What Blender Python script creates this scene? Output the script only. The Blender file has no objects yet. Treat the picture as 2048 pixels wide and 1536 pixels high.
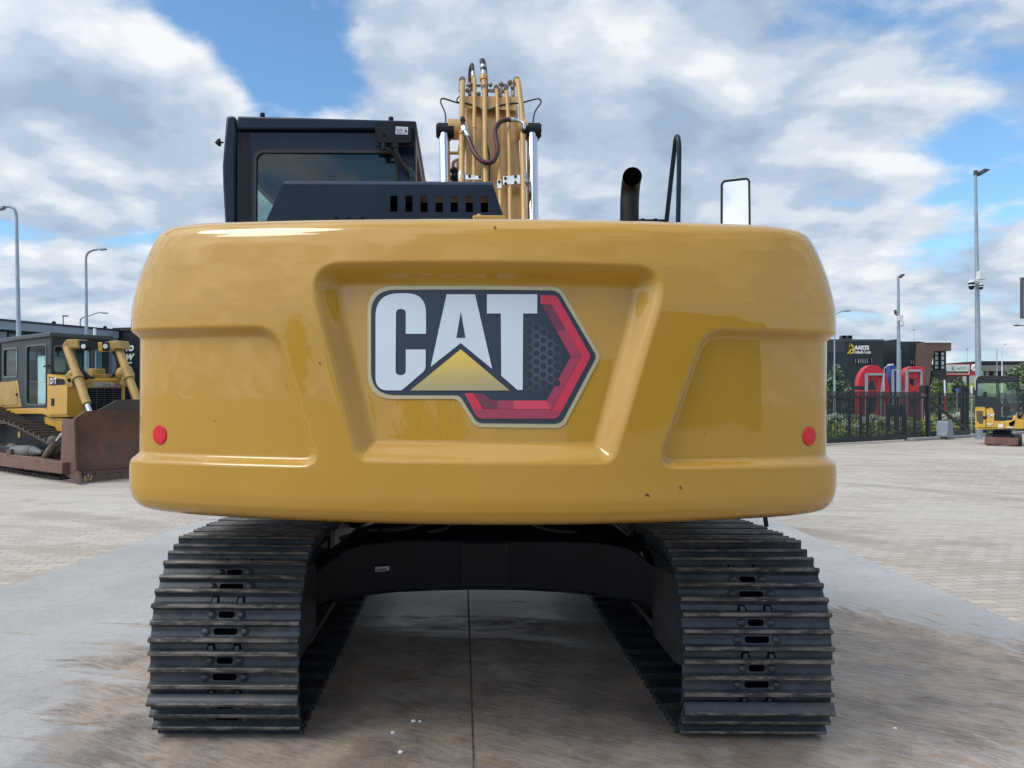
import bpy, bmesh, math, random
import numpy as np
from mathutils import Vector, Matrix
from mathutils.geometry import tessellate_polygon
random.seed(7)
rng = np.random.default_rng(7)
R = math.radians
scene = bpy.context.scene
col = scene.collection

# ------------------------------------------------------------------ camera
F = 1540.0; U0 = 922.0; V0 = 795.0; CH = 1.555; ROLL = R(0.25)
cam_d = bpy.data.cameras.new('camera'); cam = bpy.data.objects.new('camera', cam_d); col.objects.link(cam)
cam_d.sensor_width = 36.0; cam_d.lens = F / 2048 * 36; cam_d.clip_start = 0.05; cam_d.clip_end = 4000
cam_d.shift_x = (1024 - U0) / 2048; cam_d.shift_y = (V0 - 768) / 2048
cam.location = (0, 0, CH)
cam.rotation_euler = (Matrix.Rotation(R(90), 3, 'X') @ Matrix.Rotation(ROLL, 3, 'Z')).to_euler()
scene.camera = cam
CR, SR = math.cos(ROLL), math.sin(ROLL)

def ray(u, v):
    """direction (per metre of depth) through a point of the photograph"""
    a = (u - U0) / F; b = (V0 - v) / F
    return Vector((a * CR - b * SR, 1.0, a * SR + b * CR))
def P(u, v, Y):
    return Vector((0, 0, CH)) + ray(u, v) * Y
def G(u, v, z=0.0):
    d = ray(u, v); return Vector((0, 0, CH)) + d * ((z - CH) / d.z)
def pix(p):
    x, z = p[0] / p[1], (p[2] - CH) / p[1]
    return U0 + F * (x * CR + z * SR), V0 - F * (-x * SR + z * CR)

# ------------------------------------------------------------------ light and exposure
SUN_EL, SUN_AZ = R(50), R(242)      # azimuth clockwise from +Y (north): behind and to the left of the camera
scene.view_settings.view_transform = 'Standard'; scene.view_settings.look = 'None'
scene.view_settings.exposure = 0.0; scene.view_settings.gamma = 1.0
sl = bpy.data.lights.new('sun', 'SUN'); sl.energy = 1.9; sl.angle = R(26); sl.color = (1.0, 0.95, 0.88); sl.specular_factor = 0.35
so = bpy.data.objects.new('sun', sl); col.objects.link(so)
sd = Vector((math.sin(SUN_AZ) * math.cos(SUN_EL), math.cos(SUN_AZ) * math.cos(SUN_EL), math.sin(SUN_EL)))
so.rotation_euler = sd.to_track_quat('Z', 'Y').to_euler(); so.location = sd * 50

class NT:
    def __init__(s, tree): s.t = tree; s.n = tree.nodes; s.l = tree.links
    def node(s, typ, **kw):
        n = s.n.new(typ)
        for k, v in kw.items():
            if k == 'inp':
                for kk, vv in v.items():
                    if hasattr(vv, 'is_output'): s.l.new(vv, n.inputs[kk])
                    else: n.inputs[kk].default_value = vv
            else: setattr(n, k, v)
        return n
    def m(s, op, a, b=None, c=None, clamp=False):
        n = s.n.new('ShaderNodeMath'); n.operation = op; n.use_clamp = clamp
        for i, x in enumerate((a, b, c)):
            if x is None: continue
            if hasattr(x, 'is_output'): s.l.new(x, n.inputs[i])
            else: n.inputs[i].default_value = x
        return n.outputs[0]
    def mix(s, f, a, b, mode='MIX'):
        n = s.n.new('ShaderNodeMix'); n.data_type = 'RGBA'; n.blend_type = mode; n.clamp_factor = True
        for i, x in ((0, f), (6, a), (7, b)):
            if hasattr(x, 'is_output'): s.l.new(x, n.inputs[i])
            else:
                if i and len(x) == 3: x = (*x, 1)
                n.inputs[i].default_value = x
        return n.outputs[2]
    def ss(s, x, lo, hi):
        n = s.n.new('ShaderNodeMapRange'); n.interpolation_type = 'SMOOTHSTEP'
        s.l.new(x, n.inputs[0]); n.inputs[1].default_value = lo; n.inputs[2].default_value = hi
        return n.outputs[0]
    def noise(s, vec, scale, detail=4, rough=0.5, dist=0.0, out=0):
        n = s.n.new('ShaderNodeTexNoise'); n.inputs['Scale'].default_value = scale
        n.inputs['Detail'].default_value = detail; n.inputs['Roughness'].default_value = rough
        n.inputs['Distortion'].default_value = dist
        if vec is not None: s.l.new(vec, n.inputs['Vector'])
        return n.outputs[out]
    def mapping(s, vec, loc=(0,0,0), rot=(0,0,0), scale=(1,1,1)):
        if any(rot) and tuple(scale) != (1, 1, 1): vec = s.mapping(vec, rot=rot); rot = (0, 0, 0)      # turn first, stretch after
        n = s.n.new('ShaderNodeMapping'); s.l.new(vec, n.inputs[0])
        n.inputs[1].default_value = loc; n.inputs[2].default_value = rot; n.inputs[3].default_value = scale
        return n.outputs[0]

world = bpy.data.worlds.new('World'); scene.world = world; world.use_nodes = True
w = NT(world.node_tree)
for n in list(w.n): w.n.remove(n)
tc = w.node('ShaderNodeTexCoord').outputs['Generated']
nrm = w.node('ShaderNodeVectorMath', operation='NORMALIZE', inp={0: tc}).outputs[0]
sep = w.node('ShaderNodeSeparateXYZ', inp={0: nrm})
sky = w.node('ShaderNodeTexSky', sky_type='NISHITA', sun_disc=False, sun_elevation=SUN_EL, sun_rotation=SUN_AZ,
             air_density=1.0, dust_density=0.6, ozone_density=1.5)
zz = w.m('ADD', w.m('MAXIMUM', sep.outputs[2], 0.0), 0.26)
cx = w.m('DIVIDE', sep.outputs[0], zz); cy = w.m('DIVIDE', sep.outputs[1], zz)
cv = w.node('ShaderNodeCombineXYZ', inp={0: cx, 1: cy, 2: 0.0}).outputs[0]
n1 = w.noise(w.mapping(cv, loc=(3.1, 1.7, 0.4)), 2.6, 12, 0.52, 0.1)
n2 = w.noise(w.mapping(cv, loc=(3.17, 1.63, 0.4)), 2.6, 7, 0.50, 0.1)   # the same field a step nearer the sun: its slope lights the clouds
n3 = w.noise(w.mapping(cv, loc=(9.0, 4.0, 2.0)), 0.55, 4, 0.5)
n4 = w.noise(w.mapping(cv, loc=(5.0, 2.0, 1.0)), 6.5, 8, 0.55)
dens = w.m('ADD', 0.5, w.m('MULTIPLY', w.m('SUBTRACT', n1, 0.5), 1.45))
dens = w.m('ADD', dens, w.m('MULTIPLY', w.m('SUBTRACT', n4, 0.5), 0.11))
# open blue gaps of this day's sky, as directions
holes = [(450,100,.05,.12),(560,60,.07,.14),(650,140,.05,.09),(540,190,.055,.15),(740,30,.07,.13),(500,10,.06,.12),(610,225,.04,.09),(830,10,.05,.09),(180,30,.07,.09),(20,20,.05,.09),(310,70,.04,.05),
         (1640,-10,.06,.16),(1760,-10,.06,.15),(1900,0,.06,.13),(1890,330,.055,.13),(1720,345,.05,.12),(2010,300,.05,.12),(1620,310,.05,.08),(1960,240,.04,.06),
         (285,475,.030,.17),(1990,420,.05,.09),(1180,650,.1,.05)]
for (u, v, r, a) in holes:
    d = ray(u, v).normalized()
    dist = w.node('ShaderNodeVectorMath', operation='DISTANCE', inp={0: nrm, 1: d}).outputs['Value']
    g = w.m('EXPONENT', w.m('MULTIPLY', w.m('POWER', w.m('DIVIDE', dist, r), 2.0), -1.0))
    dens = w.m('SUBTRACT', dens, w.m('MULTIPLY', g, a * 1.12))
puffs = [(250,200,.10,.12),(110,180,.12,.12),(400,210,.04,.10),(900,110,.10,.10),(1200,150,.2,.12),(1000,330,.15,.1),(1500,150,.12,.1),(250,330,.15,.10),(1750,180,.12,.12),(1300,500,.3,.1),(60,60,.1,.08)]
for (u, v, r, a) in puffs:
    d = ray(u, v).normalized()
    dist = w.node('ShaderNodeVectorMath', operation='DISTANCE', inp={0: nrm, 1: d}).outputs['Value']
    g = w.m('EXPONENT', w.m('MULTIPLY', w.m('POWER', w.m('DIVIDE', dist, r), 2.0), -1.0))
    dens = w.m('ADD', dens, w.m('MULTIPLY', g, a))
dens = w.m('SUBTRACT', dens, w.m('MULTIPLY', w.ss(sep.outputs[1], 0.0, -0.3), 0.075))
alpha = w.ss(dens, 0.30, 0.50)
slope = w.m('MULTIPLY', w.m('SUBTRACT', n1, n2), 3.2)
thick = w.m('MULTIPLY', w.m('SUBTRACT', dens, 0.45), 0.75)
lit = w.m('ADD', w.m('SUBTRACT', w.m('ADD', w.m('ADD', 0.64, w.m('MULTIPLY', w.m('SUBTRACT', n4, 0.5), 0.6)), slope), thick), w.m('MULTIPLY', w.m('SUBTRACT', n3, 0.48), 0.8), clamp=True)
cloud = w.node('ShaderNodeValToRGB', inp={0: lit})
cr = cloud.color_ramp; cr.interpolation = 'EASE'
cr.elements[0].position = 0.05; cr.elements[0].color = (0.37, 0.47, 0.63, 1)
cr.elements[1].position = 1.0; cr.elements[1].color = (0.92, 0.94, 0.97, 1)
e = cr.elements.new(0.45); e.color = (0.50, 0.60, 0.74, 1)
e = cr.elements.new(0.72); e.color = (0.70, 0.77, 0.86, 1)
# clouds are brighter on the sun's side of the sky (behind the camera)
side = w.node('ShaderNodeVectorMath', operation='DOT_PRODUCT', inp={0: nrm, 1: sd}).outputs['Value']
boost = w.m('ADD', 1.0, w.m('MULTIPLY', w.m('POWER', w.m('MAXIMUM', side, 0.0), 3.0), 2.0))
SKY = 0.1
cl = w.node('ShaderNodeVectorMath', operation='SCALE', inp={0: cloud.outputs[0], 'Scale': w.m('MULTIPLY', boost, 1.0 / SKY)}).outputs[0]
hz = w.ss(sep.outputs[2], 0.17, 0.0)
skyc = w.mix(1.0, sky.outputs[0], (1.32, 1.75, 1.95), 'MULTIPLY')
skyc = w.mix(w.m('MULTIPLY', hz, 0.9), skyc, (0.50/SKY, 0.60/SKY, 0.73/SKY))
allc = w.mix(alpha, skyc, cl)
bg = w.node('ShaderNodeBackground', inp={0: allc, 1: SKY})
out = w.node('ShaderNodeOutputWorld'); w.l.new(bg.outputs[0], out.inputs[0])

# ------------------------------------------------------------------ helpers
def tag(o, label=None, cat=None, group=None, kind=None):
    if label: o['label'] = label
    if cat: o['category'] = cat
    if group: o['group'] = group
    if kind: o['kind'] = kind
    return o
def empty(name, loc=(0,0,0), rz=0.0, label=None, cat=None, group=None):
    o = bpy.data.objects.new(name, None); o.empty_display_size = 0.2
    o.location = loc; o.rotation_euler = (0, 0, rz); col.objects.link(o)
    return tag(o, label, cat, group)

SPLIT = set('bolt pin_boss clamp_plate hose_ferrule hose_fitting paint_chip elbow bracket pipe_clamp clamp_rubber grease_line side_line valve decal blade_arm step_bracket column cylinder_guard door_handle lug hose_flange roof_anchor connector cable roof_vent frame_post cylinder_bracket stand boom_cylinder platform air_cleaner latch'.split())
LOCAL = [False]
class MB:
    def __init__(s): s.v = []; s.f = []; s.m = []; s.local = LOCAL[0]
    def add(s, vs, fs, mi=0):
        b = len(s.v); s.v += [tuple(v) for v in vs]
        s.f += [tuple(i + b for i in f) for f in fs]; s.m += [mi] * len(fs); return s
    def box(s, a, b, mi=0, tf=None):
        x0, y0, z0 = a; x1, y1, z1 = b
        vs = [(x0,y0,z0),(x1,y0,z0),(x1,y1,z0),(x0,y1,z0),(x0,y0,z1),(x1,y0,z1),(x1,y1,z1),(x0,y1,z1)]
        if tf: vs = [tf(*v) for v in vs]
        return s.add(vs, [(0,3,2,1),(4,5,6,7),(0,1,5,4),(1,2,6,5),(2,3,7,6),(3,0,4,7)], mi)
    def prism(s, pts, vec, mi=0):
        pts = [Vector(p) for p in pts]; vec = Vector(vec); n = len(pts)
        tris = tessellate_polygon([pts])
        q = [p + vec for p in pts]
        fs = [tuple(t) for t in tris] + [tuple(n + i for i in reversed(t)) for t in tris]
        fs += [(i, (i+1) % n, n + (i+1) % n, n + i) for i in range(n)]
        return s.add(pts + q, fs, mi)
    def flat(s, pts, mi=0):
        pts = [Vector(p) for p in pts]
        return s.add(pts, [tuple(t) for t in tessellate_polygon([pts])], mi)
    def tube(s, path, r, seg=10, mi=0, caps=True):
        path = [Vector(p) for p in path]; n = len(path)
        rs = r if isinstance(r, (list, tuple)) else [r] * n
        tang = []
        for i in range(n):
            t = path[min(i+1, n-1)] - path[max(i-1, 0)]; tang.append(t.normalized() if t.length > 1e-9 else Vector((0,0,1)))
        up = Vector((0,0,1)) if abs(tang[0].z) < 0.9 else Vector((1,0,0))
        a = tang[0].cross(up).normalized(); vs = []
        for i in range(n):
            a = (a - tang[i] * a.dot(tang[i])).normalized(); b = tang[i].cross(a)
            for k in range(seg):
                th = 2 * math.pi * k / seg
                vs.append(path[i] + (a * math.cos(th) + b * math.sin(th)) * rs[i])
        fs = []
        for i in range(n - 1):
            for k in range(seg):
                k2 = (k + 1) % seg
                fs.append((i*seg+k, i*seg+k2, (i+1)*seg+k2, (i+1)*seg+k))
        if caps: fs += [tuple(reversed(range(seg))), tuple(range((n-1)*seg, n*seg))]
        return s.add(vs, fs, mi)
    def cyl(s, a, b, r, seg=16, mi=0, r2=None): return s.tube([a, b], [r, r if r2 is None else r2], seg, mi)
    def ball(s, c, r, mi=0, seg=12, rings=8, sc=(1,1,1)):
        vs = []; fs = []
        for i in range(1, rings):
            ph = math.pi * i / rings
            for k in range(seg):
                th = 2*math.pi*k/seg
                vs.append((c[0]+r*sc[0]*math.sin(ph)*math.cos(th), c[1]+r*sc[1]*math.sin(ph)*math.sin(th), c[2]+r*sc[2]*math.cos(ph)))
        t = len(vs); vs += [(c[0],c[1],c[2]+r*sc[2]), (c[0],c[1],c[2]-r*sc[2])]
        for i in range(rings-2):
            for k in range(seg):
                k2 = (k+1) % seg; fs.append((i*seg+k, (i+1)*seg+k, (i+1)*seg+k2, i*seg+k2))
        for k in range(seg):
            k2 = (k+1) % seg; fs.append((t, k, k2)); fs.append((t+1, (rings-2)*seg+k2, (rings-2)*seg+k))
        return s.add(vs, fs, mi)
    def bar(s, a, b, w_, h_, mi=0, up=(0,0,1)):
        a = Vector(a); b = Vector(b); d = (b - a).normalized(); x = d.cross(Vector(up)).normalized(); y = x.cross(d)
        vs = [p + x * (i * w_ / 2) + y * (j * h_ / 2) for p in (a, b) for (i, j) in ((-1,-1),(1,-1),(1,1),(-1,1))]
        return s.add(vs, [(0,1,2,3),(7,6,5,4),(0,4,5,1),(1,5,6,2),(2,6,7,3),(3,7,4,0)], mi)
    def pieces(s):
        n = len(s.v); p = list(range(n))
        def fd_(a):
            while p[a] != a: p[a] = p[p[a]]; a = p[a]
            return a
        for f in s.f:
            for k in f[1:]: p[fd_(k)] = fd_(f[0])
        g = {}
        for i, f in enumerate(s.f): g.setdefault(fd_(f[0]), []).append(i)
        bb = []
        for r, fs in g.items():
            vi = {k for i in fs for k in s.f[i]}; P_ = [s.v[k] for k in vi]
            bb.append([fs, [min(q[a] for q in P_) - .008 for a in range(3)], [max(q[a] for q in P_) + .008 for a in range(3)]])
        again = True
        while again:
            again = False
            for i in range(len(bb)):
                for j in range(i + 1, len(bb)):
                    if all(bb[i][1][a] <= bb[j][2][a] and bb[j][1][a] <= bb[i][2][a] for a in range(3)):
                        bb[i] = [bb[i][0] + bb[j][0], [min(bb[i][1][a], bb[j][1][a]) for a in range(3)], [max(bb[i][2][a], bb[j][2][a]) for a in range(3)]]
                        del bb[j]; again = True; break
                if again: break
        return [x[0] for x in bb]
    def build(s, name, mats, parent=None, **kw):
        if name in SPLIT and parent is not None:
            gs = s.pieces()
            if len(gs) > 1:
                for fs in gs:
                    m2 = MB(); m2.local = s.local; ids = {}
                    for i in fs:
                        for k in s.f[i]:
                            if k not in ids: ids[k] = len(m2.v); m2.v.append(s.v[k])
                        m2.f.append(tuple(ids[k] for k in s.f[i])); m2.m.append(s.m[i])
                    o = m2.build1(name, mats, parent, **kw)
                return o
        return s.build1(name, mats, parent, **kw)
    def build1(s, name, mats, parent=None, smooth=35, bevel=0.0, seg=2, recalc=True, origin=None):
        if not isinstance(mats, (list, tuple)): mats = [mats]
        off = Vector((0,0,0))
        if parent is not None:
            p = parent
            M = Matrix.Identity(4)
            chain = []
            while p is not None: chain.append(p); p = p.parent
            for c in reversed(chain): M = M @ Matrix.LocRotScale(c.location, c.rotation_euler, c.scale)
            Mi = M.inverted(); vs = [tuple(Mi @ Vector(v)) for v in s.v] if not getattr(s, 'local', False) else s.v
        else:
            if origin is not None: off = Vector(origin); vs = [tuple(Vector(v) - off) for v in s.v]
            else: vs = s.v
        me = bpy.data.meshes.new(name); me.from_pydata(vs, [], s.f); 
        for m_ in mats: me.materials.append(m_)
        me.polygons.foreach_set('material_index', s.m)
        if recalc:
            bm = bmesh.new(); bm.from_mesh(me); bmesh.ops.recalc_face_normals(bm, faces=bm.faces); bm.to_mesh(me); bm.free()
        if smooth:
            me.polygons.foreach_set('use_smooth', [True] * len(me.polygons)); me.set_sharp_from_angle(angle=R(smooth))
        me.update()
        o = bpy.data.objects.new(name, me); col.objects.link(o); o.parent = parent
        if parent is None: o.location = off
        if bevel:
            b = o.modifiers.new('bevel', 'BEVEL'); b.width = bevel; b.segments = seg; b.limit_method = 'ANGLE'; b.angle_limit = R(40)
            b.harden_normals = False
        return o

def copy_tree(o, parent=None):
    c = o.copy(); col.objects.link(c)
    if parent is not None: c.parent = parent
    for ch in list(o.children):
        if ch.name in col.objects: copy_tree(ch, c)
    return c

def spline(pts, n=8):
    """Catmull-Rom through the points"""
    pts = [Vector(p) for p in pts]; q = [pts[0]] + pts + [pts[-1]]; out = []
    for i in range(1, len(q) - 2):
        for k in range(n):
            t = k / n
            out.append(0.5 * ((2*q[i]) + (q[i+1]-q[i-1])*t + (2*q[i-1]-5*q[i]+4*q[i+1]-q[i+2])*t*t + (-q[i-1]+3*q[i]-3*q[i+1]+q[i+2])*t**3))
    out.append(pts[-1]); return out

def rpoly(pts, rad, n=6):
    """2-D polygon with rounded corners; rad one value or one per corner"""
    out = []; N = len(pts)
    for i in range(N):
        p0, p1, p2 = Vector(pts[i-1]), Vector(pts[i]), Vector(pts[(i+1) % N])
        r = rad[i] if isinstance(rad, (list, tuple)) else rad
        if r <= 0: out.append(p1); continue
        a = (p0 - p1); b = (p2 - p1); la, lb = a.length, b.length; a.normalize(); b.normalize()
        ang = max(1e-3, a.angle(b)); t = min(r / math.tan(ang / 2), la * 0.49, lb * 0.49)
        s0, s1 = p1 + a * t, p1 + b * t
        for k in range(n + 1):
            q = k / n
            out.append(s0.lerp(p1, q).lerp(p1.lerp(s1, q), q))
    return out

def text_mesh(txt, size, M, mat, name, parent, extrude=0.01, offset=0.0, shear=0.0, sx=1.0, align='LEFT'):
    cu = bpy.data.curves.new('lettering', 'FONT'); cu.body = txt; cu.size = size; cu.extrude = extrude; cu.offset = offset
    cu.shear = shear; cu.align_x = align
    t = bpy.data.objects.new('lettering', cu); col.objects.link(t)
    dg = bpy.context.evaluated_depsgraph_get(); dg.update()
    me = bpy.data.meshes.new_from_object(t.evaluated_get(dg)); bpy.data.objects.remove(t)
    me.transform(Matrix.Diagonal((sx, 1, 1, 1))); me.transform(M)
    mb = MB(); mb.add([v.co for v in me.vertices], [tuple(p.vertices) for p in me.polygons])
    bpy.data.meshes.remove(me)
    return mb.build(name, mat, parent, smooth=0, recalc=False)

# ------------------------------------------------------------------ materials
def mat(name, color, rough=0.5, metal=0.0, var=0.0, vscale=3.0, bump=0.0, bscale=40.0, spec=0.5, coat=0.0, dirt=None, dirt_amt=0.5, dscale=2.0, rvar=0.0):
    m_ = bpy.data.materials.new(name); m_.use_nodes = True; t = NT(m_.node_tree); b = m_.node_tree.nodes['Principled BSDF']
    b.inputs['Roughness'].default_value = rough; b.inputs['Metallic'].default_value = metal
    b.inputs['Specular IOR Level'].default_value = spec
    if coat: b.inputs['Coat Weight'].default_value = coat; b.inputs['Coat Roughness'].default_value = 0.06
    c = (*color, 1.0)
    pos = t.node('ShaderNodeTexCoord').outputs['Object']
    cc = None
    if var:
        f = t.noise(pos, vscale, 6, 0.6)
        lo = tuple(x * (1 - var) for x in color); hi = tuple(min(1, x * (1 + var)) for x in color)
        cc = t.mix(t.ss(f, 0.3, 0.7), lo, hi)
    if dirt:
        g = t.ss(t.noise(pos, dscale, 9, 0.68, 0.3), 0.62 - dirt_amt * 0.3, 0.80 - dirt_amt * 0.2)
        cc = t.mix(t.m('MULTIPLY', g, 0.85), cc if cc is not None else c, dirt)
        t.l.new(t.m('ADD', rough, t.m('MULTIPLY', g, 0.75 - rough), clamp=True), b.inputs['Roughness'])
    elif rvar:
        t.l.new(t.m('ADD', rough - rvar/2, t.m('MULTIPLY', t.noise(pos, vscale*2, 6, 0.6), rvar), clamp=True), b.inputs['Roughness'])
    if cc is not None: t.l.new(cc, b.inputs['Base Color'])
    else: b.inputs['Base Color'].default_value = c
    if bump:
        bn = t.node('ShaderNodeBump', inp={'Strength': bump, 'Distance': 0.01, 'Height': t.noise(pos, bscale, 6, 0.6)})
        t.l.new(bn.outputs[0], b.inputs['Normal'])
    return m_

def glass(name, tint, mixf=0.5, rough=0.02):
    """tinted pane: part clear, part reflecting"""
    m_ = bpy.data.materials.new(name); m_.use_nodes = True; t = NT(m_.node_tree)
    for n in list(t.n): t.n.remove(n)
    tr = t.node('ShaderNodeBsdfTransparent', inp={0: (*tint, 1)})
    gl = t.node('ShaderNodeBsdfGlossy', inp={0: (1, 1, 1, 1), 'Roughness': rough})
    df = t.node('ShaderNodeBsdfDiffuse', inp={0: (0.03, 0.05, 0.055, 1)})
    fr = t.node('ShaderNodeFresnel', inp={0: 1.6}).outputs[0]
    m1 = t.node('ShaderNodeMixShader', inp={0: mixf, 1: tr.outputs[0], 2: df.outputs[0]})
    bf = t.node('ShaderNodeNewGeometry').outputs['Backfacing']; fr = t.m('MULTIPLY', fr, t.m('SUBTRACT', 1.0, bf))
    m2 = t.node('ShaderNodeMixShader', inp={0: fr, 1: m1.outputs[0], 2: gl.outputs[0]})
    o = t.node('ShaderNodeOutputMaterial'); t.l.new(m2.outputs[0], o.inputs[0]); return m_

YEL = (0.465, 0.250, 0.026)
M = {}
M['tan'] = mat('boom_tan', (0.46, 0.265, 0.075), 0.42, var=0.10, vscale=4, coat=0.2, dirt=(0.33,0.24,0.13,1), dirt_amt=0.25, dscale=5)
M['black'] = mat('black_paint', (0.005, 0.014, 0.030), 0.36, var=0.2, vscale=3, rvar=0.15, spec=0.3)
M['blackm'] = mat('black_matt', (0.006, 0.008, 0.012), 0.62, var=0.3, vscale=6, bump=0.15, spec=0.25)
M['dark'] = mat('dark_recess', (0.002, 0.002, 0.003), 0.95, spec=0.0)
M['rubber'] = mat('rubber', (0.016, 0.015, 0.016), 0.5, var=0.3, vscale=30)
M['chrome'] = mat('chrome', (0.62, 0.65, 0.70), 0.12, metal=1.0)
M['zinc'] = mat('zinc_plate', (0.46, 0.49, 0.52), 0.38, metal=0.85, var=0.25, vscale=25)
M['silver'] = mat('silver_print', (0.60, 0.655, 0.70), 0.42, metal=0.15, var=0.03, vscale=2)
M['red'] = mat('red_plastic', (0.62, 0.005, 0.018), 0.35, var=0.06, vscale=30)
M['steel'] = mat('bare_steel', (0.22, 0.21, 0.20), 0.5, metal=0.6, var=0.3, vscale=8)
M['white'] = mat('white_paint', (0.74, 0.76, 0.76), 0.45, var=0.05)

def paint():
    m_ = bpy.data.materials.new('machine_yellow'); m_.use_nodes = True; t = NT(m_.node_tree); b = t.n['Principled BSDF']
    pos = t.node('ShaderNodeTexCoord').outputs['Object']
    c = t.mix(t.ss(t.noise(pos, 1.3, 5, 0.6), 0.3, 0.7), tuple(x*0.96 for x in YEL), tuple(x*1.03 for x in YEL))
    dust = t.ss(t.noise(t.mapping(pos, scale=(2.2, 2.2, 0.7)), 2.0, 9, 0.65), 0.52, 0.85)      # thin film of dust, streaked downwards
    c = t.mix(t.m('MULTIPLY', dust, 0.10), c, (0.42, 0.30, 0.15))
    t.l.new(c, b.inputs['Base Color'])
    t.l.new(t.m('ADD', 0.26, t.m('MULTIPLY', dust, 0.25)), b.inputs['Roughness'])
    b.inputs['Coat Weight'].default_value = 1.0; b.inputs['Coat Roughness'].default_value = 0.02; b.inputs['Coat IOR'].default_value = 1.5
    b.inputs['Specular IOR Level'].default_value = 0.15
    h = t.noise(pos, 2.6, 2, 0.5); h2 = t.noise(pos, 170.0, 2, 0.5)
    hh = t.m('ADD', t.m('MULTIPLY', h, 0.6), t.m('MULTIPLY', h2, 0.0012))
    bn = t.node('ShaderNodeBump', inp={'Strength': 0.35, 'Distance': 0.012, 'Height': hh})
    t.l.new(bn.outputs[0], b.inputs['Coat Normal']); 
    return m_
M['yellow'] = paint()

# ------------------------------------------------------------------ ground
def ground_mat():
    m_ = bpy.data.materials.new('block_paving'); m_.use_nodes = True; t = NT(m_.node_tree); b = t.n['Principled BSDF']
    pos = t.node('ShaderNodeTexCoord').outputs['Object']
    wob = t.node('ShaderNodeVectorMath', operation='SCALE', inp={0: t.noise(pos, 9.0, 3, 0.6, out=1), 'Scale': 0.05}).outputs[0]
    p2 = t.node('ShaderNodeVectorMath', operation='ADD', inp={0: t.mapping(pos, rot=(0, 0, R(-8))), 1: wob}).outputs[0]
    br = t.node('ShaderNodeTexBrick', inp={'Vector': p2, 'Scale': 1.0, 'Mortar Size': 0.007, 'Mortar Smooth': 0.3, 'Brick Width': 0.22, 'Row Height': 0.11,
                'Color1': (0.385, 0.335, 0.275, 1), 'Color2': (0.50, 0.44, 0.37, 1), 'Mortar': (0.26, 0.225, 0.18, 1), 'Bias': 0.0})
    c = br.outputs['Color']
    big = t.noise(pos, 0.22, 6, 0.6); c = t.mix(t.ss(big, 0.35, 0.68), c, t.mix(0.6, c, (0.54, 0.49, 0.425)))
    med = t.noise(t.mapping(pos, rot=(0,0,R(12)), scale=(0.35, 1.6, 1)), 0.9, 8, 0.65)
    c = t.mix(t.m('MULTIPLY', t.ss(med, 0.47, 0.68), 0.7), c, (0.32, 0.265, 0.21))
    # curved tyre and track marks
    wv = t.node('ShaderNodeTexWave', wave_type='RINGS', rings_direction='Z', inp={'Vector': t.mapping(pos, loc=(9.5, -1.0, 0)), 'Scale': 0.11, 'Distortion': 1.5, 'Detail': 3.0, 'Detail Scale': 0.6}).outputs['Fac']
    msk = t.m('MULTIPLY', t.ss(wv, 0.86, 0.98), t.ss(t.noise(pos, 0.35, 4, 0.6), 0.45, 0.6))
    c = t.mix(t.m('MULTIPLY', msk, 0.5), c, (0.25, 0.22, 0.185))
    fine = t.noise(pos, 55.0, 5, 0.7); c = t.mix(t.m('MULTIPLY', t.ss(fine, 0.55, 0.8), 0.35), c, (0.66, 0.62, 0.56))
    pat = t.noise(t.mapping(pos, loc=(5, 1, 0)), 1.1, 7, 0.62); c = t.mix(t.m('MULTIPLY', t.ss(pat, 0.55, 0.70), 0.4), c, (0.24, 0.20, 0.165))
    oil = t.noise(t.mapping(pos, loc=(1, 7, 0)), 2.6, 5, 0.6); c = t.mix(t.m('MULTIPLY', t.ss(oil, 0.68, 0.76), 0.45), c, (0.12, 0.105, 0.095))
    t.l.new(c, b.inputs['Base Color']); b.inputs['Roughness'].default_value = 0.88; b.inputs['Specular IOR Level'].default_value = 0.3
    h = t.m('ADD', t.m('MULTIPLY', br.outputs['Fac'], -0.6), t.m('MULTIPLY', fine, 0.35))
    bn = t.node('ShaderNodeBump', inp={'Strength': 0.5, 'Distance': 0.006, 'Height': h}); t.l.new(bn.outputs[0], b.inputs['Normal'])
    return m_

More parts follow.
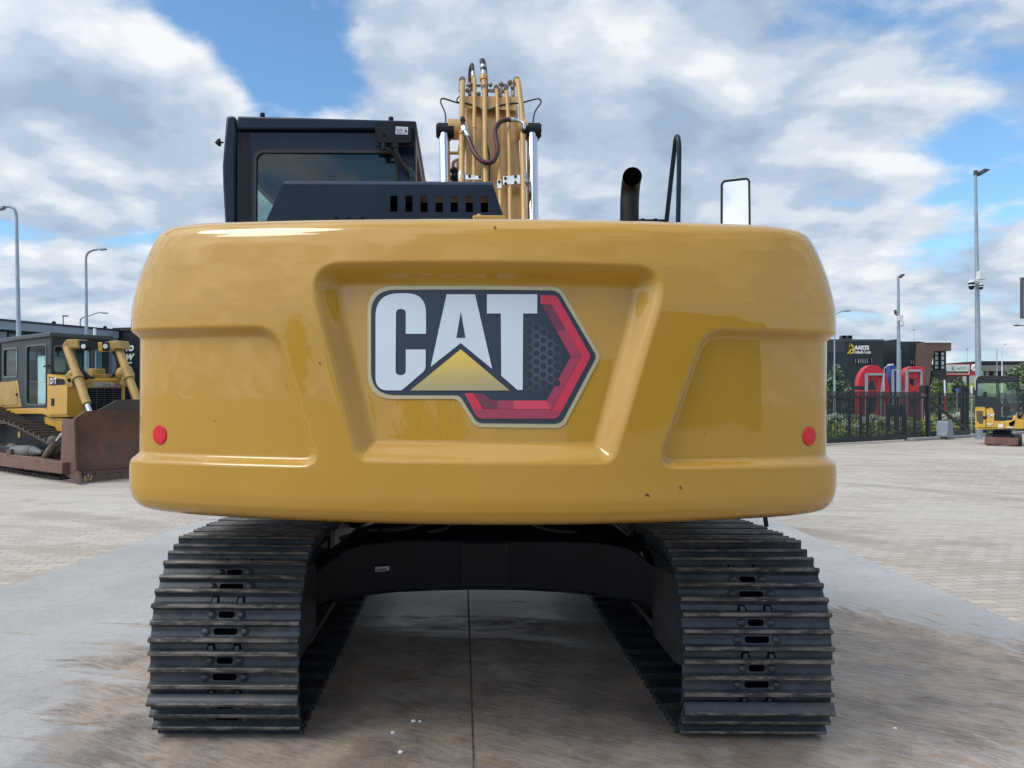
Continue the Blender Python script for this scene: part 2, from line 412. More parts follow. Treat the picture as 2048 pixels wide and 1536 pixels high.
def slab_mat():
    m_ = bpy.data.materials.new('smeared_concrete'); m_.use_nodes = True; t = NT(m_.node_tree); b = t.n['Principled BSDF']
    pos = t.node('ShaderNodeTexCoord').outputs['Object']
    base = t.mix(t.ss(t.noise(pos, 0.7, 8, 0.6), 0.32, 0.7), (0.38, 0.365, 0.345), (0.50, 0.475, 0.445))
    # mud dragged about by turning tracks, swept in arcs
    sw = t.noise(t.mapping(pos, loc=(0.4, 2.2, 0), rot=(0,0,R(8)), scale=(0.42, 1.9, 1)), 1.5, 10, 0.66, 1.3)
    area = t.noise(t.mapping(pos, loc=(1.2, -0.6, 0)), 0.42, 3, 0.5)
    sepp = t.node('ShaderNodeSeparateXYZ', inp={0: pos})
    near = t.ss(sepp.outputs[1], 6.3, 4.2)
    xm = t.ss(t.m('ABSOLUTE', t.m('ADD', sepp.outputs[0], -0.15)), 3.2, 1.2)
    amt = t.m('ADD', t.m('MULTIPLY', t.m('MULTIPLY', near, xm), 0.28), t.m('MULTIPLY', t.m('SUBTRACT', area, 0.5), 0.6))
    for (u_, v_, r_, a_) in ((1790,1330,.85,.30),(1700,1260,.5,.22),(1900,1360,.5,.16),(250,1330,.55,.16),(560,1500,.6,.2),(1250,1480,.7,.15),(60,1400,.6,-.2),(200,1130,1.2,-.3)):
        g_ = G(u_, v_); dd = t.node('ShaderNodeVectorMath', operation='DISTANCE', inp={0: t.mapping(pos, scale=(1, 1, 0)), 1: (g_.x, g_.y, 0)}).outputs['Value']
        amt = t.m('ADD', amt, t.m('MULTIPLY', t.m('EXPONENT', t.m('MULTIPLY', t.m('POWER', t.m('DIVIDE', dd, r_), 2.0), -1.0)), a_))
    fan = t.noise(t.mapping(pos, loc=(1.4, 2.6, 0), rot=(0,0,R(72)), scale=(1.1, 3.4, 1)), 2.4, 11, 0.70, 1.6)
    rt = t.ss(sepp.outputs[0], 1.3, 2.1)
    sw = t.m('ADD', t.m('MULTIPLY', sw, t.m('SUBTRACT', 1.0, t.m('MULTIPLY', rt, 0.8))), t.m('MULTIPLY', fan, t.m('MULTIPLY', rt, 0.8)))
    ms = t.noise(t.mapping(pos, loc=(3, 9, 0), rot=(0,0,R(30)), scale=(1.2, 8.0, 1)), 5.0, 8, 0.72, 0.8)
    mud = t.m('MULTIPLY', t.ss(t.m('ADD', sw, t.m('MULTIPLY', amt, 1.0)), 0.56, 0.68), t.m('ADD', 0.5, t.m('MULTIPLY', t.ss(ms, 0.40, 0.58), 0.5)))
    mc = t.mix(t.ss(t.noise(pos, 3.0, 7, 0.65), 0.35, 0.65), (0.175, 0.115, 0.075), (0.42, 0.30, 0.20))
    c = t.mix(t.m('MULTIPLY', mud, 0.85), base, mc)
    st = t.noise(t.mapping(pos, rot=(0,0,R(-14)), scale=(1.3, 9.0, 1)), 2.2, 9, 0.7, 0.8)
    c = t.mix(t.m('MULTIPLY', t.m('MULTIPLY', t.ss(st, 0.56, 0.72), t.ss(area, 0.36, 0.6)), 0.75), c, (0.16, 0.115, 0.085))
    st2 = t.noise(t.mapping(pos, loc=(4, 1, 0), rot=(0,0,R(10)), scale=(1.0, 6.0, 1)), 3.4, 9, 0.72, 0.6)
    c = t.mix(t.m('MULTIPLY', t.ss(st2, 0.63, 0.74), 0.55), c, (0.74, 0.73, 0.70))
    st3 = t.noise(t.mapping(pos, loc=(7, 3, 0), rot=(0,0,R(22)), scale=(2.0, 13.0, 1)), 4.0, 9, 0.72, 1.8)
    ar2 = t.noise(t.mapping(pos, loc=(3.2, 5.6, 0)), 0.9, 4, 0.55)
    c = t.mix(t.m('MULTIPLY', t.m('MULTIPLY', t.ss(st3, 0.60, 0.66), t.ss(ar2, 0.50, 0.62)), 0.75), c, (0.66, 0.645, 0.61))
    st4 = t.noise(t.mapping(pos, loc=(2, 8, 0), rot=(0,0,R(-28)), scale=(2.5, 14.0, 1)), 4.5, 9, 0.72, 1.5)
    c = t.mix(t.m('MULTIPLY', t.m('MULTIPLY', t.ss(st4, 0.60, 0.67), t.ss(ar2, 0.56, 0.42)), 0.65), c, (0.10, 0.075, 0.06))
    grain = t.noise(pos, 14.0, 8, 0.75); c = t.mix(t.m('MULTIPLY', t.ss(grain, 0.42, 0.7), 0.22), c, (0.17, 0.14, 0.12))
    spk = t.noise(pos, 38.0, 4, 0.8); c = t.mix(t.m('MULTIPLY', t.ss(spk, 0.66, 0.76), 0.7), c, (0.10, 0.085, 0.07))
    gr2 = t.noise(pos, 95.0, 6, 0.8); c = t.mix(t.m('MULTIPLY', t.ss(gr2, 0.56, 0.70), 0.45), c, (0.20, 0.165, 0.14)); c = t.mix(t.m('MULTIPLY', t.ss(gr2, 0.40, 0.30), 0.35), c, (0.60, 0.57, 0.53))
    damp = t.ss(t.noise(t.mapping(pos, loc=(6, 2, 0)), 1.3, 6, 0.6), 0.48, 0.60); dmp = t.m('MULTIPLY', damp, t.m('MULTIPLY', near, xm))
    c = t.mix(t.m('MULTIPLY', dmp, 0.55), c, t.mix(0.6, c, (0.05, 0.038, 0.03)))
    t.l.new(c, b.inputs['Base Color'])
    t.l.new(t.m('SUBTRACT', t.m('ADD', 0.45, t.m('MULTIPLY', mud, 0.35)), t.m('MULTIPLY', dmp, 0.4)), b.inputs['Roughness']); b.inputs['Specular IOR Level'].default_value = 0.4
    h = t.m('ADD', t.m('MULTIPLY', sw, 0.7), t.m('MULTIPLY', spk, 0.2))
    h = t.m('ADD', h, t.m('MULTIPLY', st, 0.5)); h = t.m('ADD', h, t.m('MULTIPLY', st3, 0.5)); h = t.m('ADD', h, t.m('MULTIPLY', grain, 0.4))
    bn = t.node('ShaderNodeBump', inp={'Strength': 0.7, 'Distance': 0.014, 'Height': t.m('ADD', h, t.m('MULTIPLY', gr2, 0.35))}); t.l.new(bn.outputs[0], b.inputs['Normal'])
    return m_

def sheet(name, pts, m_, z=0.0):
    mb = MB(); mb.flat([(p[0], p[1], z) for p in pts]); o = mb.build(name, m_, smooth=0, recalc=False)
    if o.data.polygons[0].normal.z < 0: o.data.flip_normals()
    return tag(o, kind='structure')
sheet('ground', [(-1500,-300),(1500,-300),(1500,3000),(-1500,3000)], ground_mat())
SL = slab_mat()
pl, pr = G(0, 1180), G(390, 1045); dl = (pr - pl) / (pr.y - pl.y)
ql, qr = G(1545, 1040), G(2048, 1253); dr = (ql - qr) / (ql.y - qr.y)
sx_ = G(940, 1300).x
def slab(name, xa, da, ya, xb, db, yb, y0, y1):
    mb = MB()
    a0 = (xa + da * (y0 - ya), y0); a1 = (xa + da * (y1 - ya), y1); b0 = (xb + db * (y0 - yb), y0); b1 = (xb + db * (y1 - yb), y1)
    mb.prism([(a0[0],a0[1],-0.06),(b0[0],b0[1],-0.06),(b1[0],b1[1],-0.06),(a1[0],a1[1],-0.06)], (0,0,0.068))
    return tag(mb.build(name, SL, smooth=0), kind='structure')
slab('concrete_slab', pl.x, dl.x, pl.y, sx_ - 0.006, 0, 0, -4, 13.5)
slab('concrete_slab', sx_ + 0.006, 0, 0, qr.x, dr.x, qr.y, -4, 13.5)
# ================================================================== the big excavator
XC, YC = 0.139, 5.65
exc = empty('excavator', (XC, YC, 0), label='large yellow excavator seen from behind, its rounded counterweight filling the picture', cat='excavator')

# ---------------------------------------------- counterweight
CWX, CWY, CWA, HW = 0.095, 2.865, 0.160, 1.530
DEEP = 0.080; FT = 0.055; FH = 1.665
flo = lambda z: DEEP + FT * (z - FH)
prof = [(1.012,.11,.085),(1.022,.062,.046),(1.040,.030,.022),(1.07,.010,.006),(1.11,-.004,0),(1.195,-.006,0),(1.23,0,0),(1.5,0,0),(1.84,0,0),(1.87,.002,.001),(1.90,.007,.004),(1.95,.018,.010),(2.02,.042,.021),
        (2.09,.076,.036),(2.14,.104,.052),(2.17,.124,.072),(2.19,.145,.105),(2.200,.170,.145),(2.204,.20,.18),(2.206,.25,.23)]
DZ = 0.055
hh = np.array([p[0] for p in prof]) + DZ; si = np.array([p[1] for p in prof]); ri = np.array([p[2] for p in prof])
hrow = DZ + np.concatenate([np.linspace(1.012, 1.07, 14)[:-1], np.linspace(1.07, 2.12, 176)[:-1], np.linspace(2.12, 2.206, 24)])
iS = np.interp(hrow, hh, si); iR = np.interp(hrow, hh, ri)
_k = np.array([1,4,6,4,1])/16.0
for _ in range(2): iS[2:-2] = np.convolve(iS, _k, 'valid'); iR[2:-2] = np.convolve(iR, _k, 'valid')
def gsm(a, sg):
    k = int(sg * 3); x = np.arange(-k, k+1); g = np.exp(-x*x/(2*sg*sg)); g /= g.sum()
    return np.convolve(np.pad(a, k, mode='edge'), g, mode='valid')
NS, NR = 130, 400
def plan(ins, inr):
    hw = HW - ins
    yc = CWY + inr + CWA * hw * hw
    ys = np.linspace(4.25, yc, NS, endpoint=False); xr = np.linspace(-hw, hw, NR)
    x = np.concatenate([np.full(NS, -hw), xr, np.full(NS, hw)])
    y = np.concatenate([ys, CWY + inr + CWA * xr**2, ys[::-1]])
    for _ in range(2):
        x2, y2 = gsm(x, 9), gsm(y, 9); x2[[0,-1]] = x[[0,-1]]; y2[[0,-1]] = y[[0,-1]]; x, y = x2, y2
    return x + CWX, y
X = np.zeros((len(hrow), 2*NS+NR)); Y = X.copy()
for j in range(len(hrow)): X[j], Y[j] = plan(iS[j], iR[j])
Hh = np.repeat(hrow[:, None], X.shape[1], 1)
Hh = Hh + 0.021 * np.clip((Hh - 1.95 - DZ) / 0.2, 0, 1) * np.clip(((X - CWX) / 1.0)**2, 0, 1.35)
dx = np.gradient(X, axis=1); dy = np.gradient(Y, axis=1); L = np.hypot(dx, dy) + 1e-9
NX, NY = -dy / L, dx / L                        # points into the body (+y at the rear face)
mid = len(hrow) // 2
S1 = np.cumsum(np.hypot(dx[mid], dy[mid])); S1 -= S1[len(S1)//2]
S = np.repeat(S1[None, :], X.shape[0], 0)
PU = U0 + F * ((X * CR + (Hh - CH) * SR) / Y); PV = V0 - F * ((-X * SR + (Hh - CH) * CR) / Y)
def sh(u, v):
    k = np.argmin((PU[:, NS-20:-(NS-20)] - u)**2 + (PV[:, NS-20:-(NS-20)] - v)**2)
    j, i = np.unravel_index(k, PU[:, NS-20:-(NS-20)].shape)
    return float(S[j, i + NS - 20]), float(Hh[j, i + NS - 20])
def poly_sdf(pts, px, py):
    """signed distance, positive inside"""
    d = np.full(px.shape, 1e9); inside = np.zeros(px.shape, bool); n = len(pts)
    for i in range(n):
        ax, ay = pts[i]; bx, by = pts[(i+1) % n]; ex, ey = bx-ax, by-ay
        t = np.clip(((px-ax)*ex + (py-ay)*ey) / (ex*ex+ey*ey+1e-12), 0, 1)
        d = np.minimum(d, np.hypot(px-ax-t*ex, py-ay-t*ey))
        c = ((ay > py) != (by > py)) & (px < ex * (py-ay) / ((by-ay) if abs(by-ay) > 1e-12 else 1e-12) + ax)
        inside ^= c
    return np.where(inside, d, -d)
def sstep(x, a, b):
    t = np.clip((x - a) / (b - a), 0, 1); return t*t*(3-2*t)
cen = rpoly([sh(618,524), sh(1337,528), sh(1230,932), sh(708,928)], [.11, .11, .075, .075], 10)
dC = poly_sdf(cen, S, Hh)
mC = 0.45 * sstep(dC, 0.0, 0.088) + 0.55 * np.clip((dC - 0.008) / 0.072, 0, 1)
a, b = sh(553, 652), sh(643, 934)
ht, hb = sh(330, 650)[1], sh(330, 926)[1]
left = rpoly([(-3.0, ht), (a[0], a[1]), (b[0], b[1]), (-3.0, hb)], [0, .14, .065, 0], 10)
a2, b2 = sh(1408, 657), sh(1310, 938)
htr, hbr = sh(1610, 657)[1], sh(1610, 936)[1]
right = rpoly([(3.0, htr), (a2[0], a2[1]), (b2[0], b2[1]), (3.0, hbr)], [0, .14, .065, 0], 10)
dS = np.maximum(poly_sdf(left, S, Hh), poly_sdf(right, S, Hh))
mS = 0.5 * sstep(dS, -0.006, 0.036) + 0.5 * np.clip(dS / 0.030, 0, 1)
# the lean of the upper part does not reach the recess floor
lean = np.repeat(iR[:, None], X.shape[1], 1)
ins = flo(Hh) * mC + 0.036 * mS - lean * mC
X2, Y2 = X + NX * ins, Y + NY * ins
nj, ni = X2.shape
if 0:
    pass
DBG = (X2, Y2, Hh)
vs = np.stack([X2 - XC, Y2 - YC, Hh], -1)
top = vs[-1].copy(); top[:, 0] *= 0.82; top[:, 1] = 4.25 - YC; top[:, 2] += 0.002
bot = vs[0].copy(); bot[:, 0] *= 0.9; bot[:, 1] = 4.25 - YC; bot[:, 2] = 1.012 + DZ
vs = np.concatenate([bot[None], vs, top[None]], 0); nj += 2
me = bpy.data.meshes.new('counterweight')
idx = np.arange(nj * ni).reshape(nj, ni)
q = np.stack([idx[:-1, :-1], idx[:-1, 1:], idx[1:, 1:], idx[1:, :-1]], -1).reshape(-1, 4)
me.vertices.add(nj * ni); me.vertices.foreach_set('co', vs.reshape(-1))
me.loops.add(q.size); me.loops.foreach_set('vertex_index', q.reshape(-1))
me.polygons.add(len(q)); me.polygons.foreach_set('loop_start', np.arange(0, q.size, 4)); me.polygons.foreach_set('loop_total', np.full(len(q), 4))
me.update(calc_edges=True); me.validate()
me.polygons.foreach_set('use_smooth', np.ones(len(q), bool)); me.materials.append(M['yellow'])
cw = bpy.data.objects.new('counterweight', me); col.objects.link(cw); cw.parent = exc
print('cw normal', me.polygons[len(q)//2].normal[:])

def floor_pt(u, v, off):
    d = ray(u, v); y = CWY + DEEP
    for _ in range(8):
        x = d.x * y; y = CWY + flo(CH + d.z * y) + CWA * (x - CWX)**2
    return Vector((x, y - off, CH + d.z * y))
def decal(mb, pts, off, mi):
    p3 = [floor_pt(u, v, off) for u, v in pts]
    bm = bmesh.new(); vv = [bm.verts.new((p.x, 0, p.z)) for p in p3]
    for t in tessellate_polygon([[Vector((p.x, 0, p.z)) for p in p3]]):
        try: bm.faces.new([vv[i] for i in t])
        except ValueError: pass
    x0, x1 = min(p.x for p in p3), max(p.x for p in p3)
    k = math.ceil(x0 / 0.035)
    while k * 0.035 < x1:
        g = bm.verts[:] + bm.edges[:] + bm.faces[:]
        bmesh.ops.bisect_plane(bm, geom=g, plane_co=(k*0.035, 0, 0), plane_no=(1, 0, 0)); k += 1
    bm.verts.index_update()
    mb.add([(v.co.x, CWY + flo(v.co.z) + CWA * (v.co.x - CWX)**2 - off, v.co.z) for v in bm.verts], [tuple(x.index for x in f.verts) for f in bm.faces], mi)
    bm.free()
def Z(x, y): return (700 + x / 3.7926, 540 + y / 3.7926)
def zp(pts, rad=0, n=8): return [Z(*p) for p in rpoly(pts, rad, n)]
navy = mat('decal_navy', (0.022, 0.032, 0.052), 0.33, var=0.12, vscale=1.5)
navy2 = mat('decal_mesh_dark', (0.018, 0.025, 0.038), 0.35)
hexg = mat('decal_mesh_grey', (0.070, 0.088, 0.108), 0.35)
hexd = mat('decal_mesh_dim', (0.042, 0.055, 0.074), 0.35)
gold = mat('decal_gold_edge', (0.50, 0.42, 0.25), 0.35, metal=0.3)
reds = [mat('decal_red', (0.56, 0.028, 0.062), 0.33), mat('decal_red_dull', (0.33, 0.040, 0.082), 0.33), mat('decal_red_deep', (0.16, 0.034, 0.062), 0.33), mat('decal_red_light', (0.62, 0.055, 0.10), 0.33)]
def grad():
    m_ = bpy.data.materials.new('decal_yellow_fade'); m_.use_nodes = True; t = NT(m_.node_tree)
    z = t.node('ShaderNodeSeparateXYZ', inp={0: t.node('ShaderNodeTexCoord').outputs['Object']}).outputs[2]
    t.l.new(t.mix(t.ss(z, 1.585, 1.725), (0.40, 0.33, 0.16), (0.72, 0.50, 0.085)), t.n['Principled BSDF'].inputs['Base Color'])
    t.n['Principled BSDF'].inputs['Roughness'].default_value = 0.35; return m_
lm = [gold, navy, M['silver'], grad()] + reds + [hexg, hexd, navy2]
mb = MB()
decal(mb, zp([(133,122),(1592,128),(1902,655),(1617,1198),(950,1192),(815,978),(133,978)], [200,110,70,100,90,70,200], 12), 0.0018, 0)
decal(mb, zp([(160,150),(1576,156),(1870,655),(1600,1167),(965,1162),(830,950),(160,948)], [185,90,60,90,80,60,185], 12), 0.0032, 1)
# ribbon
decal(mb, zp([(1443,192),(1565,192),(1826,655),(1575,1128),(970,1128),(868,935),(937,935),(1010,1054),(1528,1060),(1752,655),(1530,265),(1443,258)], [0,60,40,70,80,0,0,0,0,0,0,0]), 0.0044, 4)
decal(mb, zp([(1560,1126),(1000,1126),(932,1050),(1010,1056),(1526,1062),(1600,1075)], 0), 0.0054, 5)
decal(mb, zp([(1532,268),(1748,655),(1672,658),(1492,332)], 0), 0.0046, 6)
decal(mb, zp([(1640,455),(1748,655),(1672,658),(1570,470)], 0), 0.0058, 5)
decal(mb, zp([(1748,657),(1526,1057),(1490,990),(1671,661)], 0), 0.0048, 5)
decal(mb, zp([(1526,1057),(1240,1054),(1240,990),(1488,990)], 0), 0.0050, 7)
decal(mb, zp([(1240,1054),(1120,1053),(1120,990),(1240,990)], 0), 0.0049, 5)
decal(mb, zp([(1120,1053),(1012,1050),(942,938),(1015,938),(1068,988),(1120,990)], 0), 0.0047, 6)
decal(mb, zp([(1450,262),(1528,268),(1490,330)], 0), 0.0047, 6)
cols = [(1360, 404, 9, 9), (1412, 436, 8, 8), (1465, 468, 7, 8), (1518, 500, 7, 9), (1570, 598, 5, 9)]
for ci, (hx, hy, n, g) in enumerate(cols):
    for k in range(n):
        cyy = hy + 65 * k; dim = 9 if (ci in (0, 4) or k in (0, n-1)) else 8
        for rr, off, mi in ((37, 0.0042, dim), (25, 0.0056, 10)):
            decal(mb, [Z(hx + rr*math.cos(R(60*q)), cyy + rr*math.sin(R(60*q))) for q in range(6)], off + 0.00002*ci, mi)
decal(mb, zp([(195,178),(577,178),(577,485),(424,485),(424,297),(350,297),(346,798),(424,798),(424,604),(575,604),(573,758),(393,913),(195,913)], [178,165,0,0,36,36,38,38,0,0,60,0,188], 10), 0.0062, 2)
A_ = [(733,186),(948,186),(1078,750),(840,555),(612,735)]
decal(mb, zp(A_), 0.0062, 2); decal(mb, zp([(840,318),(875,515),(807,515)]), 0.0074, 1)
decal(mb, zp([(1038,186),(1419,186),(1419,331),(1312,331),(1309,910),(1270,910),(1147,803),(1143,331),(1038,331)]), 0.0062, 2)
decal(mb, zp([(840,602),(1210,914),(457,914)]), 0.0064, 3)
lg = mb.build('logo_decal', lm, cw, smooth=0, recalc=False)
lg.data.polygons.foreach_get
for p in [lg.data.polygons[0]]:
    if p.normal.y > 0: lg.data.flip_normals()

# red round reflectors on the side panels (follow the curved surface)
def on_cw(u, v, off):
    k = np.argmin((PU - u)**2 + (PV - v)**2 + 1e6 * (np.abs(S) > 1.62)); j, i = np.unravel_index(k, PU.shape)
    return j, i
for (u, v) in ((305, 871), (1632, 872)):
    j, i = on_cw(u, v, 0); mb = MB(); s0, h0 = S[j, i], Hh[j, i]; vs_ = []
    for rr, oo in ((0, .006), (.5, .006), (.92, .0055), (1.0, .002)):
        for k in range(28):
            th = 2*math.pi*k/28; s_, h_ = s0 + 0.0405*rr*math.cos(th), h0 + 0.0405*rr*math.sin(th)
            jj = int(np.argmin(np.abs(hrow - h_))); 
            xx = np.interp(s_, S1, X2[jj]); yy = np.interp(s_, S1, Y2[jj]); nx = np.interp(s_, S1, NX[jj]); ny = np.interp(s_, S1, NY[jj])
            vs_.append((xx - nx*oo, yy - ny*oo, h_))
    fs_ = []
    for a_ in range(3):
        for k in range(28): k2 = (k+1) % 28; fs_.append((a_*28+k, a_*28+k2, (a_+1)*28+k2, (a_+1)*28+k))
    mb.add(vs_, fs_); mb.build('reflector', M['red'], cw)
# chips in the paint
mb = MB(); prng = random.Random(3)
for (u, v, l_, an) in ((990,456,5,55),(1295,990,5,35),(1361,975,4,-60),(640,727,3,20),(1420,870,2,0),(418,843,2,10),(1292,992,3,10)):
    for q in range(2):
        uu, vv = u + prng.uniform(-2,2), v + prng.uniform(-2,2); pts = []
        for k in range(6):
            th = k*math.pi/3; x_, y_ = l_*math.cos(th)*prng.uniform(.6,1.2), l_*0.25*math.sin(th)*prng.uniform(.5,1.3)
            c_, s_ = math.cos(R(an)), math.sin(R(an)); pu, pv = uu + x_*c_ - y_*s_, vv + x_*s_ + y_*c_
            jj, ii = on_cw(pu, pv, 0); dxu = (pu - PU[jj,ii]) / F * Y2[jj,ii]; dvv = -(pv - PV[jj,ii]) / F * Y2[jj,ii]
            pts.append((X2[jj,ii] + dxu - NX[jj,ii]*.0006*(q+2), Y2[jj,ii] - NY[jj,ii]*.0006*(q+2), Hh[jj,ii] + dvv))
        mb.flat(pts, q)
mb.build('paint_chip', [mat('primer_chip', (0.12,0.075,0.03), 0.8), mat('primer_chip_dark', (0.05,0.035,0.02), 0.8)], cw, smooth=0, recalc=False)
# small cast plate on top of the counterweight
mb = MB(); p0, p1 = P(945, 437, 3.62), P(1010, 437, 3.62)
mb.box((p0.x, 3.55, 2.2), (p1.x, 3.8, P(960, 430, 3.55).z)); mb.cyl((p0.x+.03, 3.62, 2.33), (p0.x+.03, 3.62, P(960, 428, 3.62).z), .012)
mb.build('lifting_eye_cover', M['yellow'], cw, bevel=0.006)

# ---------------------------------------------- upper structure
mb = MB(); mb.box((XC-1.30, 3.2, 1.08), (XC+1.30, 4.7, 1.155)); mb.box((XC-.45, 4.7, 1.08), (XC+.45, 7.2, 1.155)); mb.box((XC+.45, 4.7, 1.08), (XC+1.30, 6.5, 1.155)); mb.box((XC-.45, 4.0, 0.98), (XC+.45, 6.4, 1.08)); mb.build('upper_frame', M['blackm'], exc, bevel=0.01)
mb = MB(); mb.box((XC-1.36, 4.26, 1.157), (XC-.42, 4.72, 2.17)); mb.box((XC-.42, 4.26, 1.157), (XC+.42, 5.9, 2.15)); mb.box((XC+.42, 4.26, 1.157), (XC+1.36, 6.5, 2.17))
mb.build('engine_housing', M['yellow'], exc, bevel=0.03)
# drain hose below
mb = MB(); a = P(1530, 1030, 3.3); b = P(1533, 1053, 3.3); mb.tube([a, (a.x+.002, a.y, a.z-.02), b], .010, 8); mb.build('drain_hose', M['blackm'], exc)

# black hood with vent slots
HY = 3.9
def hp(u, v, y=HY): return P(u, v, y)
b0, b1, t0_, t1_ = hp(530, 446), hp(1012, 440), hp(566, 368), hp(986, 371)
zt = t0_.z; mb = MB()
dp = 0.62
body = [b0, b1, t1_, t0_]
slots = []
for k in range(7):
    u = 787.5 + 30.2 * k; slots.append(((u-7, 391.5), (u+7.5, 424)))
# front plate built round the openings
sx0 = hp(774, 400).x; sx1 = hp(981, 400).x; zs1 = hp(880, 391.5).z; zs0 = hp(880, 424).z
th = 0.006
def wall(x0, x1, z0, z1): mb.box((x0, HY, z0), (x1, HY+th, z1))
mb.prism([(b0.x, HY, b0.z), (sx0, HY, b0.z), (sx0, HY, zt), (t0_.x, HY, zt)], (0, th, 0))
mb.prism([(sx1, HY, b0.z), (b1.x, HY, b0.z), (t1_.x, HY, zt), (sx1, HY, zt)], (0, th, 0))
wall(sx0, sx1, zs1, zt); wall(sx0, sx1, b0.z, zs0)
edges = [sx0] + [x for (a_, b_) in slots for x in (hp(a_[0], 400).x, hp(b_[0], 400).x)] + [sx1]
for k in range(0, len(edges), 2): wall(edges[k], edges[k+1], zs0, zs1)
# rolled top edge, top and ends
pf = [(HY, zt), (HY+.012, zt+.014), (HY+.035, zt+.026), (HY+.07, zt+.031), (HY+dp, zt+.031), (HY+dp, zt+.023), (HY+.07, zt+.023), (HY+.04, zt+.018), (HY+.012, zt)]
mb.prism([(t0_.x, y, z) for y, z in pf], (t1_.x - t0_.x, 0, 0))
for (bb, tt) in ((b0, t0_), (b1, t1_)):
    s_ = 1 if bb is b1 else -1
    mb.prism([(bb.x, HY+th, b0.z), (bb.x, HY+dp, b0.z), (tt.x, HY+dp, zt+.023), (tt.x, HY+.07, zt+.023), (tt.x, HY+th, zt)], (-s_*th, 0, 0))
hood = mb.build('engine_hood', M['black'], exc, smooth=30)
mb = MB(); mb.box((b0.x+.04, HY+.03, 2.12), (b1.x-.04, HY+dp-.02, b0.z-.002)); mb.build('hood_base', M['black'], hood)
mb = MB(); mb.box((b0.x+.03, HY+.12, b0.z), (b1.x-.05, HY+dp-.02, zt-.06)); mb.build('hood_interior', M['dark'], hood)
mb = MB()
for u in (671, 697, 723): p = hp(u, 434, HY-.01); mb.cyl((p.x, HY-.012, p.z), (p.x, HY, p.z), .008, 10); 
mb.build('bolt', M['blackm'], hood)

# cab
CY0, CY1 = 4.8, 6.55
ct = P(640, 235, CY0).z; xl, xr = P(472, 300, CY0).x, P(831.5, 300, CY0).x
cab = MB()
wl = P(513, 370, CY0).x; wr = P(790, 370, CY0).x; wt = P(650, 306, CY0).z; wb = 1.95
wpts = rpoly([(wl, wb), (wr, wb), (wr, wt), (wl, wt)], [.02, .02, .055, .055], 6)
# rear wall as a ring between outer and window outline
def ring(mb_, outer, inner, y, th_, mi=0):
    """plate with a hole, built from quads swept by angle"""
    c = Vector(((min(p[0] for p in inner)+max(p[0] for p in inner))/2, (min(p[1] for p in inner)+max(p[1] for p in inner))/2))
    angs = sorted(set([round(math.atan2(p[1]-c.y, p[0]-c.x), 6) for p in list(inner)+list(outer)]))
    def hit(poly, a_):
        d = Vector((math.cos(a_), math.sin(a_))); best = None
        for i in range(len(poly)):
            p, q_ = Vector(poly[i]), Vector(poly[(i+1) % len(poly)]); e_ = q_ - p; den = d.x*e_.y - d.y*e_.x
            if abs(den) < 1e-12: continue
            w_ = p - c; t_ = (w_.x*e_.y - w_.y*e_.x)/den; s_ = (w_.x*d.y - w_.y*d.x)/den
            if t_ > 0 and -1e-6 <= s_ <= 1+1e-6 and (best is None or t_ > best): best = t_
        return c + d * best
    I_ = [hit(inner, a_) for a_ in angs]; O_ = [hit(outer, a_) for a_ in angs]; n = len(angs)
    vs_ = [(p.x, y, p.y) for p in I_] + [(p.x, y, p.y) for p in O_] + [(p.x, y+th_, p.y) for p in I_] + [(p.x, y+th_, p.y) for p in O_]
    fs_ = []
    for i in range(n):
        k = (i+1) % n
        fs_ += [(i, k, n+k, n+i), (2*n+i, 3*n+i, 3*n+k, 2*n+k), (i, 2*n+i, 2*n+k, k), (n+i, n+k, 3*n+k, 3*n+i)]
    mb_.add(vs_, fs_, mi)
rz0 = P(640, 263, CY0).z
ring(cab, [(xl, 1.15), (xr, 1.15), (xr, rz0), (xl, rz0)], wpts, CY0, 0.04)
# right side wall: pillars and sill, left side likewise
def sidewall(x0, x1):
    cab.box((x0, CY0+.04, 1.15), (x1, CY0+.14, rz0)); cab.box((x0, CY1-.10, 1.15), (x1, CY1, rz0)); cab.box((x0, CY0+.14, 1.15), (x1, CY1-.10, 1.95)); cab.box((x0, CY0+.14, rz0-.10), (x1, CY1-.10, rz0))
sidewall(xr-.05, xr); sidewall(xl, xl+.05); zd = P(500, 372, 5.2).z; cab.box((xl, CY0+.14, zd), (xl+.05, CY1-.10, rz0-.10))
cab.box((xl+.05, CY0+.04, 1.15), (xr-.05, CY1, 1.20)); cab.box((xl+.05, CY1-.06, 1.20), (xr-.05, CY1, 1.75)); cab.box((xl+.05, CY1-.08, rz0-.12), (xr-.05, CY1, rz0))
cabo = cab.build('cab', M['black'], exc, bevel=0.012)
# roof with its rear rail, and the bulging left door frame
mb = MB(); p_l, p_r = P(474, 231, CY0-.03), P(832, 241, CY0-.03)
mb.prism([(p_l.x, CY0-.03, rz0+.004), (p_r.x+.002, CY0-.03, rz0+.004), (p_r.x+.002, CY0-.03, p_r.z), (p_l.x, CY0-.03, p_l.z)], (0, 1.75, 0))
roof = mb.build('roof', M['black'], cabo, bevel=0.012)
mb = MB()
for u, v in ((525, 230), (782, 238)): p = P(u, v+3, CY0+.1); mb.cyl(p, (p.x, p.y, p.z+.02), .016, 8)
mb.build('bolt', M['blackm'], cabo)
mb = MB(); pr_ = [(452,231),(470,231),(474,260),(470,330),(472,470),(452,470),(449,440),(445,372),(444,330)]
mb.prism([P(u, v, CY0-.02) for u, v in pr_], (0, .22, 0)); mb.build('door_frame', M['black'], cabo, bevel=0.015)
mb = MB(); mb.prism([P(u, v, CY0-.002) for u, v in [(478,266),(500,268),(500,446),(478,446)]], (0, .0018, 0)); mb.build('corner_panel', M['blackm'], cabo)
mb = MB()   # rubber seal around the pane
